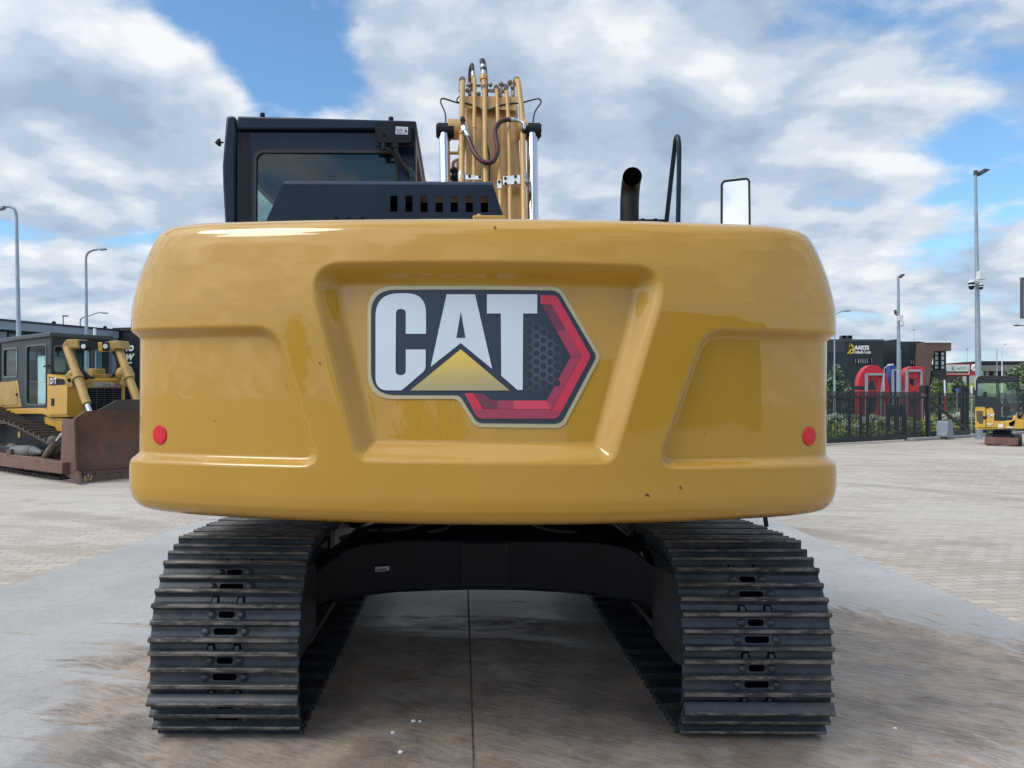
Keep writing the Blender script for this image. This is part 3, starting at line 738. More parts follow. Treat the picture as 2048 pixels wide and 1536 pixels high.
op = rpoly([(wl-.018, wb), (wr+.018, wb), (wr+.018, wt+.018), (wl-.018, wt+.018)], [.02, .02, .07, .07], 6)
ring(mb, op, wpts, CY0-.006, .01); mb.build('window_seal', M['rubber'], cabo, smooth=0)
GL = glass('cab_glass', (0.60, 0.80, 0.79), 0.16); GD = glass('tinted_glass', (0.30, 0.42, 0.42), 0.5); GC = glass('door_glass', (0.96, 0.98, 0.98), 0.02)
mb = MB(); mb.prism([(x, CY0+.012, z) for x, z in rpoly([(wl-.01, wb-.0), (wr+.01, wb), (wr+.01, wt+.01), (wl-.01, wt+.01)], [.02,.02,.06,.06])], (0, .006, 0)); mb.build('rear_window', GL, cabo, smooth=0)
mb = MB()
mb.box((xr-.03, CY0+.141, 1.951), (xr-.024, CY1-.101, rz0-.101)); mb.build('side_window', GL, cabo, smooth=0)
mb = MB(); mb.box((xl+.024, CY0+.141, 1.951), (xl+.03, CY1-.101, zd-.001)); mb.build('door_window', GC, cabo, smooth=0)
mb = MB(); mb.box((xl+.051, CY1-.03, 1.751), (xr-.051, CY1-.024, rz0-.121)); mb.build('windscreen', GD, cabo, smooth=0)
# seat, headliner and console inside
mb = MB(); sc_ = (wl+wr)/2
mb.prism([(sc_-.46+x, 5.25, z) for x, z in rpoly([(0,1.3),(1.0,1.3),(1.02,2.5),(.92,2.92),(.12,2.92),(.02,2.55)], [.02,.02,.1,.12,.12,.1])], (0, .16, 0))
mb.box((sc_-.3, 5.25, 1.2), (sc_+.3, 5.9, 1.5)); mb.build('seat', mat('seat_cloth', (0.018,0.022,0.024), 0.85, var=.2), cabo, bevel=.03)
mb = MB(); mb.box((xl+.06, CY0+.2, rz0-.16), (xr-.06, CY1-.15, rz0-.11)); mb.build('headliner', mat('headliner', (0.05,0.06,0.065), 0.9), cabo)
# side mirror cone on the left
mb = MB(); a = P(447, 285, CY0+.1); b = P(438, 285, CY0+.1); mb.cyl(a, b, .006, 8)
mb.tube([P(440,285,CY0+.1), P(437,285,CY0+.1), P(430,285,CY0+.1)], [.026,.024,.003], 12); mb.build('door_latch', M['blackm'], cabo)
# module box at the cab's rear right corner
mb = MB(); BY = CY0-.13
def bp(x, y, dy): return P(420 + x/4.266, 100 + y/4.266, BY + dy)
mb.prism([bp(x, y, .03) for x, y in rpoly([(1408,612),(1752,612),(1750,825),(1410,822)], 18)], (0, .02, 0))
mb.prism([bp(x, y, 0) for x, y in rpoly([(1428,620),(1720,628),(1718,770),(1700,790),(1450,790),(1428,770)], 22)], (0, .031, 0))
mb.box((bp(1500,700,0).x, BY+.05, bp(1500,760,0).z), (bp(1650,700,0).x, CY0-.03, bp(1500,650,0).z))
box_ = mb.build('control_module', M['blackm'], cabo, bevel=.006)
mb = MB(); mb.prism([bp(x, y, -.002) for x, y in [(1585,652),(1690,657),(1688,722),(1582,718)]], (0, .0015, 0)); mb.build('sticker', mat('sticker_grey', (.55,.57,.62), .5), box_, smooth=0)
mb = MB()
for yy, x1_ in ((672,1640),(684,1650),(696,1630),(706,1670)): mb.prism([bp(x, y, -.003) for x, y in [(1592,yy),(x1_,yy+2),(x1_,yy+5),(1592,yy+3)]], (0, .0008, 0))
mb.prism([bp(x, y, -.003) for x, y in [(1670,668),(1684,700),(1662,700)]], (0, .0008, 0)); mb.build('sticker_print', M['blackm'], box_, smooth=0)
mb = MB(); mb.cyl(bp(1485,790,.01), bp(1485,850,.01), .016, 12); mb.box(tuple(bp(1550,830,0)), (bp(1612,0,0).x, BY+.03, bp(0,785,0).z)); mb.cyl(bp(1487,727,0), bp(1487,727,-.004), .012, 12); mb.build('connector', M['blackm'], box_)
mb = MB(); mb.tube(spline([bp(1485,840,.01), bp(1545,860,.02), bp(1610,940,.05), bp(1700,1030,.08), bp(1738,1100,.09), bp(1742,1180,.09)]), .010, 8)
mb.tube(spline([bp(1585,820,.02), bp(1590,880,.03), bp(1640,980,.06), bp(1715,1060,.08), bp(1730,1180,.09)]), .014, 8); mb.build('cable', M['rubber'], box_)
mb = MB(); mb.tube(spline([bp(1690,1010,.065), bp(1722,1048,.07), bp(1728,1085,.075)]), .015, 8); mb.build('cable_sleeve', mat('green_sleeve', (.01,.06,.04), .5), box_)

# ---------------------------------------------- exhaust, handrail, mirror
mb = MB(); ey = 3.95; e0 = P(1261, 450, ey)
path = spline([(e0.x-.002, ey, 2.0), P(1259, 440, ey), P(1259, 410, ey), P(1260, 388, ey-.003), P(1261.5, 371, ey-.022), P(1263.5, 358, ey-.06), P(1264.5, 353, ey-.10)], 8)
mb.tube(path, .0475, 24, caps=False); mb.tube([path[i] for i in range(len(path)-1, 0, -1)], .0435, 24, caps=False)
n = len(mb.v)
mb.build('exhaust_pipe', mat('exhaust_black', (.008,.010,.012), .5, var=.25, vscale=6, spec=.3), exc, smooth=60, recalc=False)
mb = MB(); a, b = P(1250, 440.5, 3.85), P(1327, 441, 3.85); mb.box((a.x, 3.8, 2.24), (b.x, 3.95, P(1290, 440, 3.82).z))
for u in (1261, 1287, 1313): p = P(u, 441, 3.82); mb.cyl((p.x, 3.84, p.z), (p.x, 3.84, p.z+.014), .0115, 6)
mb.build('mounting_plate', M['blackm'], exc, bevel=.002)
mb = MB(); q = [P(1356, 452, 4.0), P(1357, 400, 4.0), P(1358, 330, 4.0), P(1358, 292, 4.0), P(1355.5, 274, 4.02), P(1351.5, 278, 4.07), P(1349, 300, 4.12), P(1342, 360, 4.18), P(1332, 452, 4.25)]
mb.tube(spline(q, 6), .0125, 12); mb.build('handrail', M['black'], exc, smooth=60)
mb = MB(); MY = 5.6
def mp(x, y, dy=0): return P(1200 + x/5.689, 240 + y/5.689, MY + dy)
fr = rpoly([(1376,1230),(1376,725),(1400,690),(1680,655),(1706,690),(1712,1230)], [0,60,30,50,40,0], 6)
out_ = [mp(*p) for p in fr]; inn = [mp(*p) for p in rpoly([(1392,1228),(1394,735),(1420,705),(1665,680),(1686,705),(1692,1228)], [0,50,30,40,30,0], 6)]
n = len(fr); 
mb.tube([out_[i].lerp(inn[i], .5) for i in range(n)], .0085, 10)
mb.tube([mp(1392,1230,.01), mp(1384,1600,.05)], .014, 8)
mr = mb.build('mirror', M['blackm'], exc, smooth=0)
mb = MB(); 
tilt = 0.10
pts = [mp(x, y, .0 + (1230-y)/575*tilt) for x, y in rpoly([(1385,1229),(1385,725),(1405,698),(1675,668),(1698,700),(1700,1229)], [0,50,30,50,40,0], 6)]
pts = [mp(x, y) for x, y in rpoly([(1385,1229),(1385,725),(1405,698),(1675,668),(1698,700),(1700,1229)], [0,50,30,50,40,0], 6)]
mb.flat(pts); gm = mat('mirror_glass', (.46,.49,.50), .015, metal=1.0)
tt = NT(gm.node_tree); bnode = tt.node('ShaderNodeNormal') if False else None
mo = mb.build('mirror_glass', gm, mr, smooth=0, recalc=False)
# lean the glass back so that it shows the sky behind the photographer
c_ = sum((v.co for v in mo.data.vertices), Vector()) / len(mo.data.vertices)
cam_l = Vector((-XC, -YC, CH))
def lean(v):
    y0 = v.co.y; y1 = y0 + (v.co.z - c_.z) * 0.36 + (v.co.x - c_.x) * -0.28; k = (y1 - cam_l.y) / (y0 - cam_l.y); v.co = cam_l + (v.co - cam_l) * k
for v in mo.data.vertices: lean(v)
for v in mr.data.vertices: lean(v)
for v in mo.data.vertices: v.co.y -= 0.002

# ---------------------------------------------- boom
boom = MB()
def bq(x, y, Y=None):
    """point from the enlarged photograph; the boom's top face leans forward as it rises"""
    u, v = 840 + x/4.268, 100 + y/4.268
    if Y is None: Y = 7.45 + (440 - v) / 300 * 0.95
    return P(u, v, Y)
bl0, br0 = bq(345, 1540), bq(895, 1540); bl1, br1 = bq(350, 430), bq(868, 430)
cxb = (bl0.x + br0.x + bl1.x + br1.x) / 4; hwb = 0.292
side = [(7.15, 1.55), (7.40, bl0.z-.1), (bl0.y+.03, bl0.z), (bl1.y-.02, bl1.z-.16), (bl1.y+.03, bl1.z-.05), (bl1.y+.14, bl1.z+.02), (bl1.y+.4, bl1.z+.02), (10.2, 4.35), (12.4, 3.3), (12.3, 2.95), (9.9, 3.55), (9.0, 3.6), (8.45, 2.9), (7.9, 1.4), (7.4, 1.2)]
boom.prism([(cxb-hwb, y, z) for y, z in side], (2*hwb, 0, 0))
bo = boom.build('boom', M['tan'], exc, bevel=.035, seg=3)
mb = MB()
# pin boss carrying the two cylinder heads
pl_, pr2 = bq(290, 690, 8.02), bq(880, 690, 8.02)
mb.cyl((pl_.x-.06, 7.98, pl_.z), (cxb-hwb+.02, 7.98, pl_.z), .105, 28); mb.cyl((cxb+hwb-.02, 7.98, pl_.z), (pr2.x+.04, 7.98, pl_.z), .105, 28); mb.build('pin_boss', M['tan'], bo)
# weld plate across the boom top and a small bracket
mb = MB(); mb.prism([bq(x, y) + Vector((0, -.012, 0)) for x, y in [(385,395),(825,400),(828,520),(383,500)]], (0, .01, 0)); mb.build('weld_plate', M['tan'], bo, bevel=.004)
pipes = [(360,275,355,1075,.029,-.075), (460,235,459,1110,.021,-.06), (545,330,556,1130,.0265,-.065), (650,330,676,1215,.021,-.06), (735,345,768,1545,.021,-.06), (838,280,884,1545,.029,-.075)]
for i, (x0, y0, x1, y1, r, off) in enumerate(pipes):
    mb = MB(); o_ = Vector((0, off, 0)); yt = y1 if y1 > 1500 else 1545
    xb = x1 if y1 > 1500 else x1 + (x1-x0) * 0.45
    if i in (0, 5):
        pth = [bq(x0, y0) + Vector((0,.10,-.005)), bq(x0, y0)+Vector((0,.02,.0)), bq(x0+2, y0+22)+o_*.6, bq(x0+6 if i else x0+3, y0+60)+o_, bq((x0+x1)/2, 660)+o_, bq(xb, yt)+o_]
        if i == 5: pth = [bq(805, 262)+Vector((0,.08,0)), bq(815, 264)+Vector((0,-.0,0)), bq(832, 300)+o_, bq(848, 420)+o_, bq(868, 640)+o_, bq(884, 1545)+o_]
    else: pth = [bq(x0, y0)+Vector((0,.03,0)), bq(x0+2, y0+30)+o_*.7, bq(x0+5, y0+80)+o_, bq((x0+x1)/2+2, 700)+o_, bq(xb, yt)+o_]
    mb.tube(spline(pth, 5), r, 14)
    if i in (1,): mb.cyl(bq(462,676)+o_, bq(462,690)+o_, r+.005, 14)
    mb.build('hydraulic_pipe', M['tan'], bo, smooth=50)
mb = MB()  # grey-brown couplings where the pipes turn over the boom
for x, y, r in ((362,262,.036),(822,262,.036),(650,322,.027),(735,318,.027),(548,325,.031),(462,330,.027)):
    p = bq(x, y); mb.cyl((p.x-.0, p.y-.05, p.z-.012), (p.x, p.y+.06, p.z+.012), r, 14)
for x, y in ((425,300),(600,300),(690,290),(765,275),(405,350),(500,380),(660,400),(790,320)): p = bq(x, y); mb.ball((p.x, p.y-.01, p.z), .026, 0, 8, 6)
mb.bar(bq(395,298)+Vector((0,.02,0)), bq(520,298)+Vector((0,.02,0)), .03, .02); mb.bar(bq(680,296)+Vector((0,.02,0)), bq(820,290)+Vector((0,.02,0)), .03, .02); mb.bar(bq(540,335)+Vector((0,.03,0)), bq(740,345)+Vector((0,.03,0)), .03, .03)
for x, y0, y1 in ((425,290,390),(795,300,400),(688,290,410),(345,270,350)): mb.cyl(bq(x,y0)+Vector((0,.03,0)), bq(x,y1)+Vector((0,.0,0)), .02, 8)
mb.build('coupling', mat('dusty_steel', (.25,.205,.165), .6, metal=.3, var=.4, vscale=20, bump=.3), bo)
# big fittings and the two hose loops at the very top
mb = MB(); mb.cyl(bq(548,330), bq(546,255), .033, 14); mb.tube([bq(545,262), bq(545,240), bq(545,225)], [.042,.05,.045], 16); mb.cyl(bq(455,290), bq(455,235), .022, 12); mb.tube([bq(455,245), bq(455,228)], .028, 14); mb.build('hose_flange', M['tan'], bo)
mb = MB(); mb.tube([bq(543,228), bq(541,185)], [.034,.03], 14); mb.tube([bq(538,155),bq(536,135)], .030, 14); mb.tube([bq(453,228), bq(452,190)], .022, 12); mb.build('hose_ferrule', M['zinc'], bo)
mb = MB(); mb.tube(spline([bq(541,200), bq(536,140), bq(530,92), bq(545,76)+Vector((0,.12,0)), bq(562,110)+Vector((0,.3,0)), bq(575,220)+Vector((0,.5,0)), bq(580,330)+Vector((0,.6,0))], 6), .028, 12); mb.build('hose', M['rubber'], bo, smooth=60)
mb = MB(); mb.tube(spline([bq(452,200), bq(449,150), bq(443,124), bq(430,140)+Vector((0,.08,0)), bq(425,200)+Vector((0,.15,0)), bq(424,290)+Vector((0,.2,0))], 6), .019, 12); mb.build('hose', M['rubber'], bo, smooth=60)
# S-shaped hose lying across the pipes, with its fittings
o2 = Vector((0, -.15, 0))
sp = spline([bq(x, y)+o2 for x, y in [(400,775),(425,830),(455,905),(500,965),(560,1002),(615,990),(650,930),(655,860),(640,790),(640,720),(675,660),(730,640),(775,640)]], 7)
mb = MB(); mb.tube(sp, .024, 14); hs = mb.build('hose', mat('hose_black_red', (.022,.010,.014), .35, var=.4, vscale=9), bo, smooth=60)
mb = MB(); mb.tube([p + Vector((-.012,-.0225,.004)) for p in sp[6:-4]], .0045, 6); mb.build('hose_stripe', mat('hose_print', (.30,.03,.06), .5), hs, smooth=60)
mb = MB(); mb.tube(spline([bq(765,640)+o2, bq(800,642)+o2, bq(850,655)+o2, bq(880,680)+o2, bq(880,720)+o2*.8], 5), [.026]*6+[.018]*15, 12)
mb.tube([bq(410,790)+o2, bq(385,725)+o2], .025, 12); mb.tube([bq(385,735)+o2, bq(372,700)+o2], .033, 6); mb.build('hose_fitting', M['zinc'], bo)
mb = MB(); mb.tube([bq(368,690)+o2, bq(362,620)+o2*.9], .022, 8); mb.tube([bq(385,640)+o2, bq(345,650)+o2], .018, 6); mb.cyl(bq(880,735)+o2*.8, bq(880,700)+o2*.8, .024, 6); mb.build('elbow', M['blackm'], bo)
mb = MB(); mb.prism([bq(x, y)+o2*.8 for x, y in [(345,640),(390,690),(395,705),(350,745),(335,740)]], (0,.04,0)); mb.prism([bq(x, y)+o2*.6 for x, y in [(855,735),(900,735),(902,770),(850,770)]], (0,.04,0)); mb.build('bracket', M['tan'], bo, bevel=.004)
# clamps
mb = MB()
for x0, x1, y0, y1, x2 in ((320,388,1070,1140,0), (848,910,1075,1160,0)):
    a, b = bq((x0+x1)/2, y0)+Vector((0,-.075,0)), bq((x0+x1)/2+2, y1)+Vector((0,-.075,0)); mb.cyl(a, b, .037, 18)
mb.build('pipe_clamp', M['zinc'], bo)
mb = MB()
for q_ in ([(388,1088),(525,1100),(525,1130),(388,1130)], [(705,1102),(850,1090),(852,1165),(705,1175)], [(655,1130),(690,1130),(694,1205),(655,1205)]): mb.prism([bq(*p)+Vector((0,-.10,0)) for p in q_], (0,.02,0))
mb.build('clamp_plate', mat('clamp_zinc', (.58,.57,.55), .45, metal=.5, var=.15, vscale=30), bo, bevel=.004)
mb = MB()
for x, y in ((422,1103),(508,1110),(724,1120),(808,1105),(808,1155),(726,1165),(672,1150)): p = bq(x, y)+Vector((0,-.115,0)); mb.cyl(p, p+Vector((0,.02,0)), .014, 6)
mb.build('bolt', M['blackm'], bo)
mb = MB(); mb.cyl(bq(882,1160)+Vector((0,-.076,0)), bq(882,1172)+Vector((0,-.076,0)), .034, 16); mb.cyl(bq(880,1072)+Vector((0,-.076,0)), bq(880,1080)+Vector((0,-.076,0)), .033, 16)
mb.cyl(bq(355,1062)+Vector((0,-.076,0)), bq(355,1072)+Vector((0,-.076,0)), .033, 16); mb.build('clamp_rubber', M['rubber'], bo)
# grease lines
mb = MB(); k_ = Vector((0, -.13, 0)); l_ = Vector((0, -.02, 0))
mb.tube(spline([bq(222,650)+k_, bq(216,575)+k_, bq(184,500)+k_, bq(180,470)+k_, bq(205,456)+k_, bq(320,456)+l_, bq(400,462)+l_, bq(470,488)+l_, bq(528,525)+l_, bq(535,640)+l_, bq(560,760)+l_, bq(590,900)+l_, bq(592,1120)+l_], 5), .0085, 8)
mb.tube(spline([bq(956,650)+k_, bq(970,570)+k_, bq(1015,500)+k_, bq(1020,472)+k_, bq(985,458)+k_, bq(860,458)+l_, bq(780,462)+l_, bq(680,480)+l_, bq(590,520)+l_], 5), .0085, 8)
mb.tube(spline([bq(335,400)+l_, bq(313,435)+l_, bq(330,455)+l_]), .007, 6)
mb.build('grease_line', M['rubber'], bo, smooth=60)
# the lines seen left of the boom, between it and the cylinder
mb = MB(); mb.tube(spline([bq(335,880,7.9), bq(270,880,7.9), bq(240,880,7.9)]), .018, 8); mb.tube(spline([bq(340,930,7.9), bq(290,955,7.9), bq(283,990,7.9), bq(283,1060,7.9)]), .018, 8); mb.tube([bq(322,960,7.9), bq(322,1060,7.9)], .014, 8)
mb.tube(spline([bq(335,810,7.9), bq(325,860,7.9), bq(300,880,7.9)]), .008, 6); mb.build('side_line', M['tan'], bo, smooth=60)
mb = MB(); mb.ball(tuple(bq(290,1030,7.85)), .04, 0, 8, 6); mb.ball(tuple(bq(300,1090,7.85)), .05, 0, 8, 6, (1,1,1.2)); mb.build('valve', M['blackm'], bo)
# stick and bucket beyond the boom
mb = MB(); mb.prism([(cxb-.2, y, z) for y, z in [(12.2,3.35),(12.75,3.6),(12.7,2.9),(12.0,0.9),(11.75,0.95),(11.9,2.7)]], (.4,0,0)); mb.build('stick', M['tan'], exc, bevel=.02)
mb = MB(); mb.prism([(cxb-.6, y, z) for y, z in [(11.7,1.15),(12.2,1.1),(12.5,.6),(12.3,.15),(11.8,.03),(11.1,.02),(11.5,.2),(11.85,.45),(11.8,.8)]], (1.2,0,0)); mb.build('bucket', M['blackm'], exc, bevel=.015)

# boom cylinders: head caps, chrome rods, barrels
for s_, xz, uu in ((-1, (205, 215), 893), (1, (968, 958), 1066.5)):
    top_ = bq(205 if s_ < 0 else 958, 690, 7.95); bot_ = P(893 if s_ < 0 else 1066, 470, 7.55)
    mb = MB(); mb.cyl(top_, bot_, .056, 28); rod = mb.build('boom_cylinder_rod', M['chrome'], exc, smooth=60)
    mb = MB(); x0, x1 = (148, 290) if s_ < 0 else (895, 1022)
    a, b = bq(x0, 690, 7.95), bq(x1, 690, 7.95)
    mb.cyl(a, b, .080, 24); mb.cyl(top_, bq(212 if s_ < 0 else 962, 775, 7.94), .062, 20)
    ex = a + Vector((-.012,0,0)) if s_ < 0 else b
    for k in range(6):
        th_ = R(60*k+15); c0 = ex + Vector((0, math.cos(th_)*.058, math.sin(th_)*.058)); mb.cyl(c0, c0+Vector((.014,0,0)), .013, 6)
    mb.cyl(ex, ex+Vector((.012,0,0)), .045, 16)
    mb.build('rod_eye', M['blackm'], rod)
    mb = MB(); mb.cyl((bot_.x, bot_.y+.01, bot_.z-.02), (bot_.x, 7.3, 1.3), .09, 20); mb.build('barrel', M['tan'], rod)

# ---------------------------------------------- undercarriage
under = mat('undercarriage_black', (0.004, 0.006, 0.012), 0.36, var=.35, vscale=5, spec=.22)
mb = MB(); NP = 41
topc, botc, ys, lip = [], [], [], []
for k in range(NP):
    t = -1 + 2*k/(NP-1); u = 600 + (1366-600)*k/(NP-1)
    vt = np.interp(u, [600,625,700,770,830,1130,1210,1262,1330,1366], [1180,1150,1094,1084,1082,1084,1087,1096,1152,1185])
    vb = np.interp(u, [600,650,720,790,860,940,1040,1120,1200,1270,1330,1366], [1228,1206,1190,1182,1179,1177,1178,1182,1189,1202,1222,1240])
    Yk = 4.78 - .30*abs(t)**1.7
    topc.append(P(u, vt, Yk)); botc.append(P(u, vb, Yk))
def strip(A, B, mi=0):
    n = len(A); mb.add(A + B, [(i, i+1, n+i+1, n+i) for i in range(n-1)], mi)
tb = [p + Vector((0, .10+.35*(1-abs(-1+2*i/(NP-1)))**.5, .035 + .16*max(0, 1-abs(-1+2*i/(NP-1))*1.15))) for i, p in enumerate(topc)]
tf_ = [Vector((p.x, max(5.1, p.y+.02), p.z)) for p in tb]; bf = [Vector((p.x, 5.05, p.z)) for p in botc]
strip(topc, botc); strip(tb, topc); strip(tf_, tb); strip(bf, tf_); strip(botc, bf)
mb.add([topc[0], botc[0], bf[0], tf_[0], tb[0], topc[-1], botc[-1], bf[-1], tf_[-1], tb[-1]], [(0,1,2,3,4), (9,8,7,6,5)])
mb.box((XC-.55, 5.0, .52), (XC+.55, 6.5, .74)); mb.box((XC-1.05, 6.2, .50), (XC+1.05, 6.5, .66))
cb = mb.build('car_body', under, exc, smooth=40)
mb = MB(); mb.prism([P(u, v, 4.755) for u, v in [(921,1086),(1020,1086),(1020,1172),(921,1172)]], (0,.015,0)); mb.build('inspection_cover', mat('cover_black', (.006,.009,.014), .36, spec=.24), cb, bevel=.003)
mb = MB(); mb.prism([P(u, v, 4.63) for u, v in [(750,1134.5),(778.5,1132),(778.5,1141),(750,1144)]], (0,.002,0)); st_ = mb.build('serial_label', mat('label_grey', (.55,.56,.58), .5), cb, smooth=0)
pA, pB = P(752, 1142.3, 4.628), P(777, 1139.8, 4.628)
Mx = Matrix.Translation(pA) @ Matrix.Rotation(R(90), 4, 'X') @ Matrix.Rotation(R(5), 4, 'Z')
text_mesh('JWK10465', 0.0175, Mx, M['dark'], 'label_print', cb, .0003, 0.0005, sx=.82)
mb = MB()
for k in range(16):
    i = int((k+.5)*(NP-1)/16); p = topc[i].lerp(tb[i], .5); mb.cyl(p, p + Vector((0, -.004, .012)), .014, 6)
mb.build('bolt', M['blackm'], cb)
mb = MB(); mb.tube([topc[i] + Vector((0, -.004, 0)) for i in range(NP)], .006, 6); mb.tube([botc[i] + Vector((0, -.004, 0)) for i in range(NP)], .007, 6); mb.build('weld_seam', under, cb, smooth=60)
for x0, dx_ in ((-.18, -.25), (-.12, -.1), (.14, .22)):
    mb = MB(); mb.tube(spline([(XC+x0, 5.0, 1.0), (XC+x0+dx_*.3, 4.9, .85), (XC+x0+dx_, 4.85, .74), (XC+x0+dx_*2.2, 4.85, .70), (XC+x0+dx_*3, 5.1, .62)], 6), .017, 8); mb.build('hose', M['rubber'], exc, smooth=60)
mb = MB(); mb.cyl((XC, 5.75, .78), (XC, 5.75, .98), .62, 48); mb.cyl((XC, 5.75, .98), (XC, 5.75, 1.08), .56, 48); mb.build('turntable', M['blackm'], exc)
mb = MB(); p = P(1278, 1060, 5.0); mb.box((p.x-.05, 4.9, .50), (p.x+.02, 5.1, 1.02)); p = P(640, 1060, 5.0); mb.box((p.x-.06, 5.1, .5), (p.x+.05, 5.3, 1.02)); mb.build('step_bracket', M['blackm'], exc, bevel=.006)

# track shoes
def worn():
    m_ = bpy.data.materials.new('worn_grouser'); m_.use_nodes = True; t = NT(m_.node_tree); b = t.n['Principled BSDF']
    pos = t.node('ShaderNodeTexCoord').outputs['Object']
    rnd = t.node('ShaderNodeObjectInfo').outputs['Random']
    off = t.node('ShaderNodeCombineXYZ', inp={0: t.m('MULTIPLY', rnd, 37.0), 1: t.m('MULTIPLY', rnd, 11.0)}).outputs[0]
    p2 = t.node('ShaderNodeVectorMath', operation='ADD', inp={0: pos, 1: off}).outputs[0]
    n = t.noise(t.mapping(p2, scale=(3, 12, 12)), 3, 8, .7)
    c = t.mix(t.ss(n, .40, .60), (.035,.034,.033), (.165,.145,.125))
    c = t.mix(t.ss(t.noise(t.mapping(p2, scale=(2,10,10)), 8, 6, .7), .60, .72), c, (.36,.35,.33))
    t.l.new(c, b.inputs['Base Color']); b.inputs['Roughness'].default_value = .5; b.inputs['Metallic'].default_value = .25; return m_
def plate_m():
    m_ = bpy.data.materials.new('track_shoe_paint'); m_.use_nodes = True; t = NT(m_.node_tree); b = t.n['Principled BSDF']
    pos = t.node('ShaderNodeTexCoord').outputs['Object']
    rnd = t.node('ShaderNodeObjectInfo').outputs['Random']
    off = t.node('ShaderNodeCombineXYZ', inp={0: t.m('MULTIPLY', rnd, 23.0), 1: t.m('MULTIPLY', rnd, 5.0)}).outputs[0]
    p2 = t.node('ShaderNodeVectorMath', operation='ADD', inp={0: pos, 1: off}).outputs[0]
    n = t.noise(p2, 5, 8, .65)
    c = t.mix(t.ss(n, .35, .65), (.018,.025,.032), (.042,.050,.058))
    c = t.mix(t.m('MULTIPLY', t.ss(t.noise(t.mapping(p2, scale=(3, 1.2, 1)), 9, 8, .7), .56, .72), .6), c, (.14,.145,.14))
    c = t.mix(t.m('MULTIPLY', t.ss(t.noise(p2, 3.1, 8, .7), .52, .68), .6), c, (.095,.072,.052))
    t.l.new(c, b.inputs['Base Color']); b.inputs['Roughness'].default_value = .46
    bn = t.node('ShaderNodeBump', inp={'Strength': .3, 'Distance': .004, 'Height': t.noise(p2, 25, 6, .7)}); t.l.new(bn.outputs[0], b.inputs['Normal']); return m_
MSH, MWO = plate_m(), worn()
SW = 0.3325
def shoe_mesh():
    mb = MB(); g = [-.084, -.011, .062]; top_pts = []; H_ = [.034, .030, .034]
    pr = [(-.106, -.004, 0), (-.100, .002, 0)]
    for gi, y in enumerate(g):
        hgt = H_[gi]
        pr += [(y-.016, .003, 0), (y-.0115, hgt*.5, 0), (y-.0098, hgt-.005, 1), (y-.006, hgt, 1), (y+.006, hgt, 1), (y+.0098, hgt-.005, 1), (y+.0115, hgt*.5, 0), (y+.017, .003, 0)]
        if gi < 2: pr += [(y+.0365, 0.0, 0)]
    pr += [(.098, -.001, 0), (.112, -.008, 0), (.126, -.022, 0), (.122, -.030, 0), (.106, -.018, 0), (.095, -.012, 0), (-.096, -.012, 0), (-.106, -.016, 0)]
    n = len(pr); vs_ = []; fs_ = []; ms_ = []
    ch = .006
    vs_ = [(-SW, y, z) for y, z, m_ in pr] + [(SW, y, z) for y, z, m_ in pr]
    for i in range(n):
        k = (i+1) % n; mi = 1 if (pr[i][1] > .024 and pr[k][1] > .024) or (pr[i][2] and pr[k][2]) else 0
        mb.add([vs_[i], vs_[k], vs_[n+k], vs_[n+i]], [(0,1,2,3)], mi)
    tri = tessellate_polygon([[Vector((0, y, z)) for y, z, m_ in pr]])
    mb.add([(-SW, y, z) for y, z, m_ in pr], [tuple(t) for t in tri], 0); mb.add([(SW, y, z) for y, z, m_ in pr], [tuple(reversed(t)) for t in tri], 0)
    # bolts; slots and notches are near-black faces, the holes' shade put in colour
    for y, bx, sl_ in ((-.0475, .066, .036), (.0255, .087, .054)):
        for s_ in (-1, 1):
            mb.cyl((s_*bx, y, -.002), (s_*bx, y, .005), .021, 10, 0); mb.ball((s_*bx, y, .005), .0185, 0, 10, 6, (1,1,.7))
        st = [(x, y + yy, .0022) for x, yy in rpoly([(-sl_,-.0155),(sl_,-.0155),(sl_,.0155),(-sl_,.0155)], .015, 5)]
        mb.flat(st, 2)
    for s_ in (-1, 1):
        x = s_*.058; mb.prism([(x-.015, .079, .0040), (x+.015, .079, .0040), (x+.019, .098, .0012), (x-.019, .098, .0012)], (0, 0, .0012), 2); mb.prism([(x-.019, .098, .0008), (x+.019, .098, .0008), (x+.028, .1262, -.0195), (x-.028, .1262, -.0195)], (0, .0008, .0018), 2)
        mb.prism([(x-.009, .084, .003), (x+.009, .084, .003), (x+.0105, .100, .003), (x+.011, .126, -.015), (x-.011, .126, -.015), (x-.0105, .100, .003)], (0, .002, .006), 0)
    return mb
